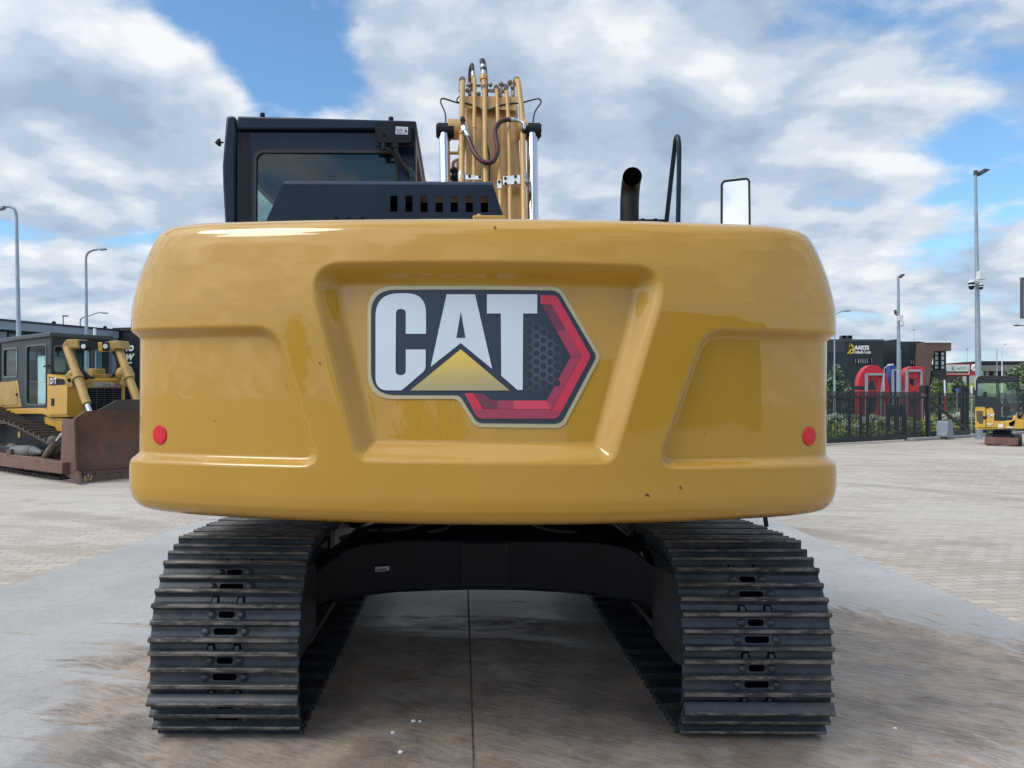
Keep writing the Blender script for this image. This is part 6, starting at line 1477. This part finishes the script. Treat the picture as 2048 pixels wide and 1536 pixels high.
mb = MB(); mb.box((c0[0]+.1,c0[1]+.1,zcb+.04),(c3[0]-.05,c5[1]-.1,zcb+.07), tf=dw); mb.box((c3[0]-.25,-.25,zcb+.07),(c3[0]-.1,.35,zcb+.6), tf=dw); mb.build('dashboard', M['blackm'], cabd)
# tank, platform, fenders
mb = MB(); mb.prism([sp_(u, v, -.80) for u, v in [(-45,764),(12,764),(33,761),(42,815),(-45,818)]], DB*.7); tk = mb.build('rear_tank', dtan, dz, bevel=.03)
panel('tank_door', dtan, [(2,770),(30,768),(36,809),(2,811)], -.80, .012, tk); mb = MB(); c = sp_(33, 789, -.815); mb.cyl(c - DB*.01, c + DB*.01, .03, 10); mb.build('latch', M['blackm'], tk)
mb = MB(); mb.prism([sp_(u, v, -.86) for u, v in [(-45,819),(84,816),(95,822),(95,832),(84,828),(-45,828)]], DB*1.5); mb.build('platform', dy_, dz, bevel=.01)
mb = MB(); mb.prism([sp_(u, v, -.80) for u, v in [(88,834),(124,836),(124,862),(116,868),(110,854),(90,848)]], DB*.5); mb.build('front_fender', dy_, dz, bevel=.01)
# tracks
SY = -1.33; SWd = .50
tp = [loc(sp_(u, v, SY)) for u, v in [(-150,838),(-60,824),(0,842),(27,851),(60,868),(92,885)]]
tp = [(p[0], p[2]) for p in tp]; xf_, zf_ = tp[-1]
path2 = [(tp[0][0]-.5, .30)] + [(tp[0][0]-.45, .55), (tp[0][0]-.1, .85), (tp[1][0]-.3, 1.22), (tp[1][0], 1.30)] + tp[2:] + [(xf_+.28, zf_-.14), (xf_+.42, zf_-.36), (xf_+.36, .20), (xf_+.18, .05), (xf_-.1, .035), (tp[0][0]-.1, .035), (tp[0][0]-.38, .12)]
def closed(pts, step):
    pts = [Vector(p) for p in pts]; q = []; n = len(pts)
    for i in range(n):
        p0, p1, p2, p3 = pts[i-1], pts[i], pts[(i+1) % n], pts[(i+2) % n]
        for k in range(16):
            t = k/16; q.append(0.5*((2*p1)+(p2-p0)*t+(2*p0-5*p1+4*p2-p3)*t*t+(-p0+3*p1-3*p2+p3)*t**3) if (p2-p1).length < .6 else p1.lerp(p2, t))
    L_ = [0]; 
    for i in range(len(q)): L_.append(L_[-1] + (q[(i+1) % len(q)] - q[i]).length)
    N = int(L_[-1]/step); out_ = []
    for k in range(N):
        s = L_[-1]*k/N; i = max(j for j in range(len(q)) if L_[j] <= s); t = (s-L_[i])/max(1e-9, L_[i+1]-L_[i]); a, b = q[i], q[(i+1) % len(q)]
        out_.append((a.lerp(b, t), (b-a).normalized()))
    return out_
SMD = None
for side_ in (-1, 1):
    yc_ = SY + SWd/2 if side_ < 0 else .97
    mb = MB(); pts = closed(path2, .12)
    o_pts = [p for p, t in pts]; inn_ = [p + Vector((t.y, -t.x))*.09 for p, t in pts]
    cc0 = sum(o_pts, Vector((0,0)))/len(o_pts)
    inn_ = [p + Vector((t.y, -t.x))*.09 if (Vector((t.y,-t.x))).dot(cc0-p) > 0 else p - Vector((t.y, -t.x))*.09 for p, t in pts]
    n = len(pts); vs_ = [dw(p.x, yc_+q, p.y) for q in (-.09,.09) for p in o_pts + inn_]; fs_ = []
    for k in range(n):
        k2 = (k+1) % n; fs_ += [(k,k2,n+k2,n+k),(2*n+k,3*n+k,3*n+k2,2*n+k2),(k,2*n+k,2*n+k2,k2),(n+k,n+k2,3*n+k2,3*n+k)]
    mb.add(vs_, fs_); chn = mb.build('track', mud, dz)
    for p, t in closed(path2, .25):
        nv = Vector((t.y, -t.x)); nv = nv if nv.dot(p-cc0) > 0 else -nv
        th_ = math.atan2(nv.y, nv.x) - math.pi/2      # rotation in the x-z plane
        if SMD is None:
            m0 = MB(); m0.box((-.115,-SWd/2,-.014),(.112,SWd/2,.012)); m0.prism([(-.10,-SWd/2,.0125),(-.055,-SWd/2,.0125),(-.066,-SWd/2,.08),(-.088,-SWd/2,.08)], (0,SWd,0)); m0.local = True
            o = m0.build('track_shoe', mud, chn, smooth=0); SMD = o
        else: o = SMD.copy(); col.objects.link(o); o.parent = chn
        Lc = dw(p.x, yc_, p.y) + (DF*math.cos(th_+math.pi/2) + Vector((0,0,math.sin(th_+math.pi/2))))*.0
        xv = DF*math.cos(th_) + Vector((0,0,math.sin(th_))); zv_ = DF*(-math.sin(th_)) + Vector((0,0,math.cos(th_))); yv = zv_.cross(xv)
        o.location = Lc - DO; o.rotation_euler = Matrix((xv, yv, zv_)).transposed().to_euler()
    mb = MB(); xr_ = tp[0][0]
    mb.box((xr_-.1, yc_-.16, .18), (xf_+.1, yc_+.16, .50), tf=dw)
    for cx2, cz2, rr_ in ((xr_, .38, .28), (xf_+.05, .38, .28), (tp[1][0]-.05, .92, .30)): mb.cyl(dw(cx2, yc_-.07, cz2), dw(cx2, yc_+.07, cz2), rr_, 20)
    for k in range(6): x = xr_+.35+k*(xf_-xr_-.5)/5; mb.cyl(dw(x, yc_-.14, .15), dw(x, yc_+.14, .15), .10, 12)
    mb.build('roller_frame', mat('dozer_frame', (.018,.019,.021), .6, var=.3) if side_ < 0 else bpy.data.materials['dozer_frame'], dz, bevel=.01)
mb = MB(); mb.box((tp[1][0]-.3,-.75,.45),(hf,.75,.9), tf=dw); mb.build('main_frame', bpy.data.materials['dozer_frame'], dz)
mb = MB(); c = sp_(40, 869, -1.15); mb.cyl(c-DB*.02, c+DB*.02, .07, 16); mb.build('hub_cap', mat('hub_yellow', (.35,.26,.08), .6), dz)
# push arm with cylinder guard
mb = MB(); mb.prism([sp_(u, v, -1.55) for u, v in [(-60,897),(0,907),(60,914),(116,924),(124,925),(124,948),(116,947),(60,940),(0,932),(-60,922)]], DB*.16); arm = mb.build('push_arm', rust2, dz, bevel=.012)
mb = MB(); a, b = sp_(30, 902, -1.38), sp_(67, 903, -1.38); mb.cyl(a, b, .12, 20); mb.cyl(b, sp_(84, 906, -1.38), .11, 20, 0, .03); mb.build('brace_cylinder', mat('dozer_steel', (.10,.10,.09), .5, var=.3), arm)
mb = MB(); mb.cyl(sp_(92,914,-1.40), sp_(112,884,-1.40), .075, 16); mb.bar(sp_(88,922,-1.40), sp_(100,900,-1.40), .09,.13); mb.ball(tuple(sp_(106,882,-1.4)), .10); mb.cyl(sp_(97,926,-1.3), sp_(119,896,-1.3), .06, 12); mb.build('tilt_cylinder', mud, arm)
mb = MB(); mb.cyl(sp_(111,885,-1.40), sp_(123,869,-1.40), .035, 12); mb.build('rod', M['chrome'], arm)
mb = MB(); mb.ball(tuple(sp_(25,893,-1.35)), .10, 0, 10, 6, (1.2,1,.7)); mb.box((-.1,-.1,-.05),(.1,.1,.08), tf=lambda x,y,z: sp_(28,906,-1.45)+DF*x+DB*y+Vector((0,0,z))); mb.build('lug', mud, arm)
# blade
bx_, by_, _ = loc(sp_(148, 890, -1.4)); BH = 2.75
def ztop_(y):
    u, v = pix(dw(bx_, y, 1.2)); return None
y1_ = loc(fp_(172, 822, bx_))[1]; zA, zB = fp_(147, 840, bx_).z, fp_(172, 822, bx_).z; zE = fp_(150, 943, bx_).z
mb = MB(); NXb, NZb = 30, 14; vs_ = []
ysb = [by_, by_+.02] + [by_ + .02 + (y1_-by_-.02)*k/3 for k in range(1, 4)] + [y1_ + (by_+BH-y1_)*k/24 for k in range(1, 25)]
for y in ysb:
    zt_ = zA + (zB-zA)*min(1, (y-by_)/(y1_-by_))
    for k in range(NZb):
        t = k/(NZb-1); z = zE + (zt_-zE)*t; vs_.append(dw(bx_ - .13*math.sin(math.pi*min(1, (z-zE)/(zB-zE)))*min(1, (y-by_)/.06), y, z))
m_ = len(ysb); fs_ = [(i*NZb+k, (i+1)*NZb+k, (i+1)*NZb+k+1, i*NZb+k+1) for i in range(m_-1) for k in range(NZb-1)]
n_ = len(vs_); vs_ += [v - DF*.07 for v in vs_]; fs_ += [tuple(n_+i for i in reversed(f)) for f in fs_]
for i in range(m_-1):
    for k in (0, NZb-1): fs_.append((i*NZb+k, (i+1)*NZb+k, n_+(i+1)*NZb+k, n_+i*NZb+k))
for k in range(NZb-1): fs_ += [(k, k+1, n_+k+1, n_+k), ((m_-1)*NZb+k, (m_-1)*NZb+k+1, n_+(m_-1)*NZb+k+1, n_+(m_-1)*NZb+k)]
mb.add(vs_, fs_); bl = mb.build('blade', rust, dz, smooth=50)
mb = MB(); zc_ = .02; mb.prism([dw(bx_+.012, by_-.01, zE+.02), dw(bx_+.012, by_+BH, zE+.02), dw(bx_+.09, by_+BH, .0+zc_), dw(bx_+.09, by_-.01+.03, zc_)], DF*-.04); mb.build('cutting_edge', rustm('edge_rust', (.10,.050,.036), (.075,.042,.034), (.15,.08,.045)), bl, bevel=.006)
mb = MB(); mb.prism([sp_(u, v, -1.42) for u, v in [(123.5,837),(147.5,839.5),(151.5,941),(140,949),(122.5,940),(121,923)]], DB*.035); mb.build('end_plate', rust2, bl, bevel=.008)
mb = MB(); mb.prism([sp_(u, v, -1.43) for u, v in [(126,946),(140,949),(152,941),(161,966),(152,966)]], DB*.06); mb.build('corner_bit', rust, bl, bevel=.004)
mb = MB(); mb.prism([fp_(u, v, bx_-.02) for u, v in [(193,823),(233,800),(330,797),(330,822)]], DF*-.04); mb.build('spill_guard', mat('guard_dark', (.055,.040,.036), .6, var=.2), bl, bevel=.005)
mb = MB(); mb.bar(dw(bx_+.02, by_+.1, zE+.03), dw(bx_+.02, by_+BH-.05, zE+.03), .02, .03); [mb.cyl(dw(bx_+.05, by_+.15+.22*k, zE-.05), dw(bx_+.075, by_+.15+.22*k, zE-.05), .022, 8) for k in range(12)]; mb.build('edge_bolts', rust, bl)
mb = MB(); q = random.Random(4)
for _ in range(26):
    u, v = q.uniform(140, 184), q.uniform(946, 962); s = q.uniform(1.0, 2.6); v = min(v, 966 - (184-u)*.02)
    if u < 150 and v > 952: continue
    pts = [fp_(u + s*math.cos(k*1.05+_)*q.uniform(.4,1), v + 2.0*s*math.sin(k*1.05+_)*q.uniform(.4,1), bx_+.012+.075*max(0, (v-943)/24)+.03) for k in range(6)]
    mb.flat(pts)
mb.build('worn_paint', mat('worn_paint', (.40,.34,.16), .7, var=.4, vscale=20), bl, smooth=0, recalc=False)
# lift cylinders, lamps and hoses
def liftcyl(pts_top, tube, boss, Y, lens, lens_pts, housing, hoses):
    mb = MB(); a, b = P(*tube[0], Y), P(*tube[1], Y-.5); mb.cyl(a, b, .082, 18); c = mb.build('lift_cylinder', dtan, dz)
    mb = MB(); mb.cyl(a.lerp(b,.52), a.lerp(b,.56), .11, 18); mb.build('collar', dtan, c)
    mb = MB(); mb.cyl(b, b + (b-a).normalized()*.45, .05, 12); mb.build('rod', M['chrome'], c)
    mb = MB(); mb.prism([P(u, v, Y-.15) for u, v in pts_top], (.08,.28,0)); mb.build('cap_guard', dtan, c, bevel=.015)
    mb = MB()
    for (u0, v0, u1, v1) in boss: mb.bar(P(u0, v0, Y-.15), P(u1, v1, Y-.15), .22, .2)
    mb.ball(tuple(P(boss[0][0], boss[0][1], Y-.1)), .15, 0, 10, 8); mb.build('trunnion', dtan, c, bevel=.02)
    mb = MB(); mb.prism([P(u, v, Y-.1) for u, v in housing], (0,.2,0)); h = mb.build('headlight', dy_ if lens[0] > 190 else M['blackm'], dz, bevel=.01)
    mb = MB(); mb.prism([P(u, v, Y-.115) for u, v in lens_pts], (0,.012,0)); mb.build('bezel', M['blackm'], h)
    mb = MB(); p = P(lens[0], lens[1], Y-.135); mb.cyl(p, p+Vector((0,.015,0)), lens[2]/F*Y, 16); mb.build('lens', mat('lamp_glass', (.62,.62,.58), .15) if 'lamp_glass' not in bpy.data.materials else bpy.data.materials['lamp_glass'], h)
    mb = MB()
    for hz_ in hoses: mb.tube(spline([P(*p) for p in hz_], 6), .035, 8)
    mb.build('hose', M['rubber'], c, smooth=60)
liftcyl([(131,679),(154,678),(158,695),(137,696)], ((135,696),(174,808)), [(150,752,138,760),(136,768,150,764)], 15.3, (166.5,692.5,4.6), [(159.5,681.5),(174,681.5),(174,700),(159.5,700)], [(159,681),(174.5,681),(174.5,700.5),(159,700.5)],
        [[(148,700,15.5),(152,722,15.4),(163,740,15.3),(178,753,15.3),(188,755,15.3)], [(146,704,15.6),(150,728,15.5),(160,746,15.4),(176,758,15.4)]])
mb = MB(); mb.prism([P(u, v, 15.35) for u, v in [(124,690),(131,680),(137,696),(133,704),(127,702)]], (.05,.2,0)); mb.build('cylinder_bracket', dtan, dz, bevel=.01)
liftcyl([(217,682),(239,681),(243,697),(222,698)], ((238,700),(276,805)), [(246,748,262,740),(246,760,258,765)], 15.9, (210.5,692.5,4.8), [(204,684),(218,684),(219,702),(205,702)], [(195,685),(219,683),(219.5,702.5),(197,703)],
        [[(224,700,16.0),(232,712,16.0),(236,728,16.0),(232,744,16.0),(222,753,16.0)], [(228,700,16.1),(236,714,16.1),(239,730,16.1),(234,748,16.1),(225,756,16.1)]])

# ================================================================== mini excavator on the right
MX = 0.0
_o = P(1995, 870, 26.5); _o.z = 0; _d = Vector((ray(1995, 830).x, 1, 0)).normalized(); _x = Vector((_d.y, -_d.x, 0))
me_ = empty('mini_excavator', tuple(_o), rz=math.atan2(_x.y, _x.x), label='small yellow mini excavator with black glazed cab beside the camera pole', cat='excavator')
def q4(x, y, Y=MX):
    """photo point on a plane of the machine, in its own coordinates (x forward, y away from the viewer)"""
    d = ray(1900 + x/6.98, 680 + y/6.98); c = Vector((0, 0, CH)) - _o; cl_ = Vector((c.dot(_x), c.dot(_d), CH)); dl_ = Vector((d.dot(_x), d.dot(_d), d.z))
    return cl_ + dl_ * ((Y - cl_.y) / dl_.y)
LOCAL[0] = True
my = mat('mini_yellow', (.62,.35,.045), .35, var=.06, vscale=2, coat=.4); mg = glass('mini_glass', (.90,.95,.95), .05)
mb = MB(); mb.prism([q4(x, y) for x, y in rpoly([(352,940),(495,935),(500,960),(590,945),(612,1000),(618,1130),(760,1130),(760,1240),(372,1250),(352,1200)], [25,10,10,25,20,5,5,10,30,20], 5)], (0,1.25,0)); body_ = mb.build('body', my, me_, bevel=.03)
mb = MB(); mb.prism([q4(x, y, MX-.012) for x, y in rpoly([(365,990),(458,990),(462,1168),(420,1168),(375,1130)], 8, 3)], (0,.01,0)); mb.build('side_grille', mat('mini_grille', (.10,.075,.035), .7), body_)
mb = MB(); mb.bar(q4(498,945,MX-.01), q4(500,1235,MX-.01), .012,.02, up=(0,1,0)); mb.bar(q4(380,1222,MX-.01), q4(660,1222,MX-.01), .02,.012); mb.bar(q4(484,1065,MX-.015), q4(484,1100,MX-.015), .10,.03, up=(0,1,0)); mb.build('panel_seam', M['blackm'], body_)
for x0, x1, y0, y1, tx in ((508,575,1032,1072,'CAT'),(510,575,1160,1192,'301.8')):
    mb = MB(); a, b = q4(x0,y1,MX-.012), q4(x1,y0,MX-.012)
    if tx == 'CAT': mb.box((a.x,MX-.012,a.z),(b.x,MX-.004,b.z)); mb.build('badge', M['blackm'], body_, smooth=0)
    text_mesh(tx, (b.z-a.z)*(1.15 if tx == 'CAT' else .95), Matrix.Translation((a.x+.02, MX-.016, a.z+.015)) @ Matrix.Rotation(R(90), 4, 'X'), wh, 'side_lettering', body_, .001, .008, sx=.9)
mb = MB()
mb.prism([q4(x, y) for x, y in [(760,1130),(870,1120),(880,1060),(930,1050),(945,1100),(1035,1120),(1035,1240),(760,1240)]], (0,1.0,0)); mb.build('front_frame', my, me_, bevel=.02)
mb = MB(); mb.prism([q4(x,y,MX-.02) for x, y in [(672,1175),(740,1170),(745,1220),(675,1225)]], (0,.015,0)); mb.prism([q4(x,y,MX-.02) for x, y in [(785,1212),(880,1208),(880,1226),(785,1228)]], (0,.015,0)); mb.build('decal', wh, body_, smooth=0)
mb = MB(); mb.prism([q4(x,y,MX-.03) for x, y in [(825,1160),(905,1115),(905,1140),(885,1200),(830,1200)]], (0,.1,0)); mb.build('hose_opening', M['dark'], me_)
# boom and swing post
mb = MB(); mb.prism([q4(x, y, MX+.3) for x, y in [(905,1240),(925,1060),(960,1040),(1100,1000),(1250,760),(1330,700),(1360,760),(1200,1050),(1060,1180),(1020,1240)]], (0,.22,0)); mb.build('boom', my, me_, bevel=.02)
mb = MB(); mb.cyl(q4(930,1050,MX+.2), q4(1010,960,MX+.2), .05, 12); mb.prism([q4(x,y,MX+.15) for x,y in [(925,1030),(950,1000),(970,1040),(950,1060)]], (0,.1,0)); mb.build('cylinder_guard', mat('mini_white', (.6,.66,.66), .4), me_)
mb = MB(); mb.cyl(q4(975,1000,MX+.1), q4(1100,890,MX+.1), .03, 10); mb.prism([q4(x,y,MX+.25) for x,y in [(940,1080),(1035,1020),(960,1120)]], (0,.1,0)); mb.build('boom_cylinder', M['blackm'], me_)
mb = MB(); mb.prism([q4(x,y,MX+.28) for x,y in [(960,1180),(985,1165),(1005,1215),(970,1225)]], (0,.02,0)); mb.build('warning_patch', redb, me_, smooth=0)
# cab: rear window section and door section
cabm = mat('mini_cab_black', (.014,.018,.022), .4)
out1 = [(355,935),(350,600),(385,515),(430,500),(600,497),(660,560),(680,900),(695,1120),(618,1125),(612,1000),(590,945),(500,930)]
mb = MB()
def cring(outer, inner, Y, th_=.06):
    o3 = [q4(x,y,Y) for x, y in outer]; i3 = [q4(x,y,Y) for x, y in inner]
    ring(mb, [(p.x,p.z) for p in o3], [(p.x,p.z) for p in i3], Y, th_)
w1 = rpoly([(388,608),(640,600),(655,800),(520,790),(388,780)], 14, 4); w2 = rpoly([(685,600),(930,580),(945,850),(940,1080),(720,1080),(705,850)], [30,60,20,20,20,20], 4)
for Y in (MX+.02, MX+1.15):
    cring([(355,930),(350,600),(385,515),(430,500),(620,497),(665,560),(672,930)], w1, Y)
    cring([(672,560),(720,560),(960,545),(975,1000),(955,1130),(690,1130),(672,930)], w2, Y)
cabx = mb.build('cab', cabm, me_, smooth=30)
mb = MB(); mb.prism([q4(x,y,MX+.015) for x, y in [(352,932),(672,932),(692,1128),(620,1128),(612,1000),(590,945)]], (0,.06,0)); mb.build('lower_panel', cabm, cabx, bevel=.01)
mb = MB(); mb.prism([q4(x,y,MX) for x, y in [(385,515),(430,498),(600,495),(690,500),(950,500),(965,545),(700,560),(400,530)]], (0,1.2,0)); mb.prism([q4(x,y,MX-.03) for x, y in rpoly([(690,505),(930,497),(950,560),(680,590)], 12, 3)], (0,1.25,0)); mb.build('roof', cabm, cabx, bevel=.015)
for w_, Y in ((w1,MX+.04),(w2,MX+.04),(w1,MX+1.17),(w2,MX+1.17)): mb = MB(); mb.prism([q4(x,y,Y) for x,y in w_], (0,.006,0)); mb.build('window', mg, cabx, smooth=0)
mb = MB(); mb.box((q4(352,0).x, MX+.08, q4(0,930).z), (q4(365,0).x, MX+1.15, q4(0,600).z)); mb.box((q4(960,0).x, MX+.08, q4(0,1125).z), (q4(972,0).x, MX+.14, q4(0,560).z)); mb.box((q4(960,0).x, MX+1.05, q4(0,1125).z), (q4(972,0).x, MX+1.14, q4(0,560).z)); mb.box((q4(380,0).x, MX+.1, q4(0,925).z), (q4(940,0).x, MX+1.1, q4(0,880).z)); mb.build('cab_frame', cabm, cabx)
mb = MB(); mb.prism([q4(x,y,MX+.35) for x,y in rpoly([(740,1060),(840,1060),(850,900),(790,820),(740,850)], 12, 3)], (0,.5,0)); mb.build('seat', mat('mini_seat', (.05,.055,.06), .8), cabx, bevel=.03)
mb = MB(); mb.bar(q4(352,700,MX-.01), q4(352,540,MX-.01), .02,.03, up=(0,1,0)); mb.bar(q4(352,545,MX-.01), q4(378,505,MX-.01), .02,.03, up=(0,1,0)); mb.build('grab_rail', mat('rail_yellow', (.62,.6,.1), .5), cabx)
mb = MB(); mb.prism([q4(x,y,MX-.02) for x,y in [(480,930),(500,885),(540,885),(545,945),(505,955)]], (0,.05,0)); mb.build('filler_cap', cabm, me_)
# undercarriage, track and blade
mb = MB(); mb.box((q4(600,0).x, MX+.2, .32), (q4(870,0).x, MX+1.1, q4(0,1250).z)); mb.box((q4(560,0).x,MX-.2,.22),(q4(900,0).x,MX+1.3,.36)); mb.build('undercarriage', M['blackm'], me_)
for s_, (x0, x1) in enumerate(((500,600),(905,1010))):
    a, b = q4(x0,0,MX-.1).x, q4(x1,0,MX-.1).x; mb = MB(); pr_ = rpoly([(MX-.45,.02),(MX+1.45,.02),(MX+1.45,.36),(MX-.45,.36)], .16, 5)
    mb.prism([(a, y, z) for y, z in pr_], (b-a,0,0)); tr_ = mb.build('track', M['rubber'], me_)
    mb = MB(); 
    for k in range(7): z = .06+.04*k; mb.box((a-.003, MX-.475+.12*abs(k-3)/3*.3, z), (b+.003, MX-.44, z+.018))
    mb.build('tread_bars', M['rubber'], tr_)
mb = MB(); a, b = q4(483,1430,MX-.75), q4(935,1345,MX-.75); mb.box((a.x,MX-.78,.05),(b.x,MX-.70,b.z-.05)); mb.box((b.x+.004,MX-.80,.05),(b.x+.04,MX-.55,b.z-.05)); bld = mb.build('dozer_blade', rust2, me_, bevel=.01)
mb = MB(); mb.bar((q4(640,0).x,MX-.7,.2),(q4(640,0).x,MX+.2,.28),.1,.1); mb.bar((q4(820,0).x,MX-.7,.2),(q4(820,0).x,MX+.2,.28),.1,.1); mb.build('blade_arm', M['blackm'], bld)
LOCAL[0] = False
print('objects', len(bpy.data.objects))
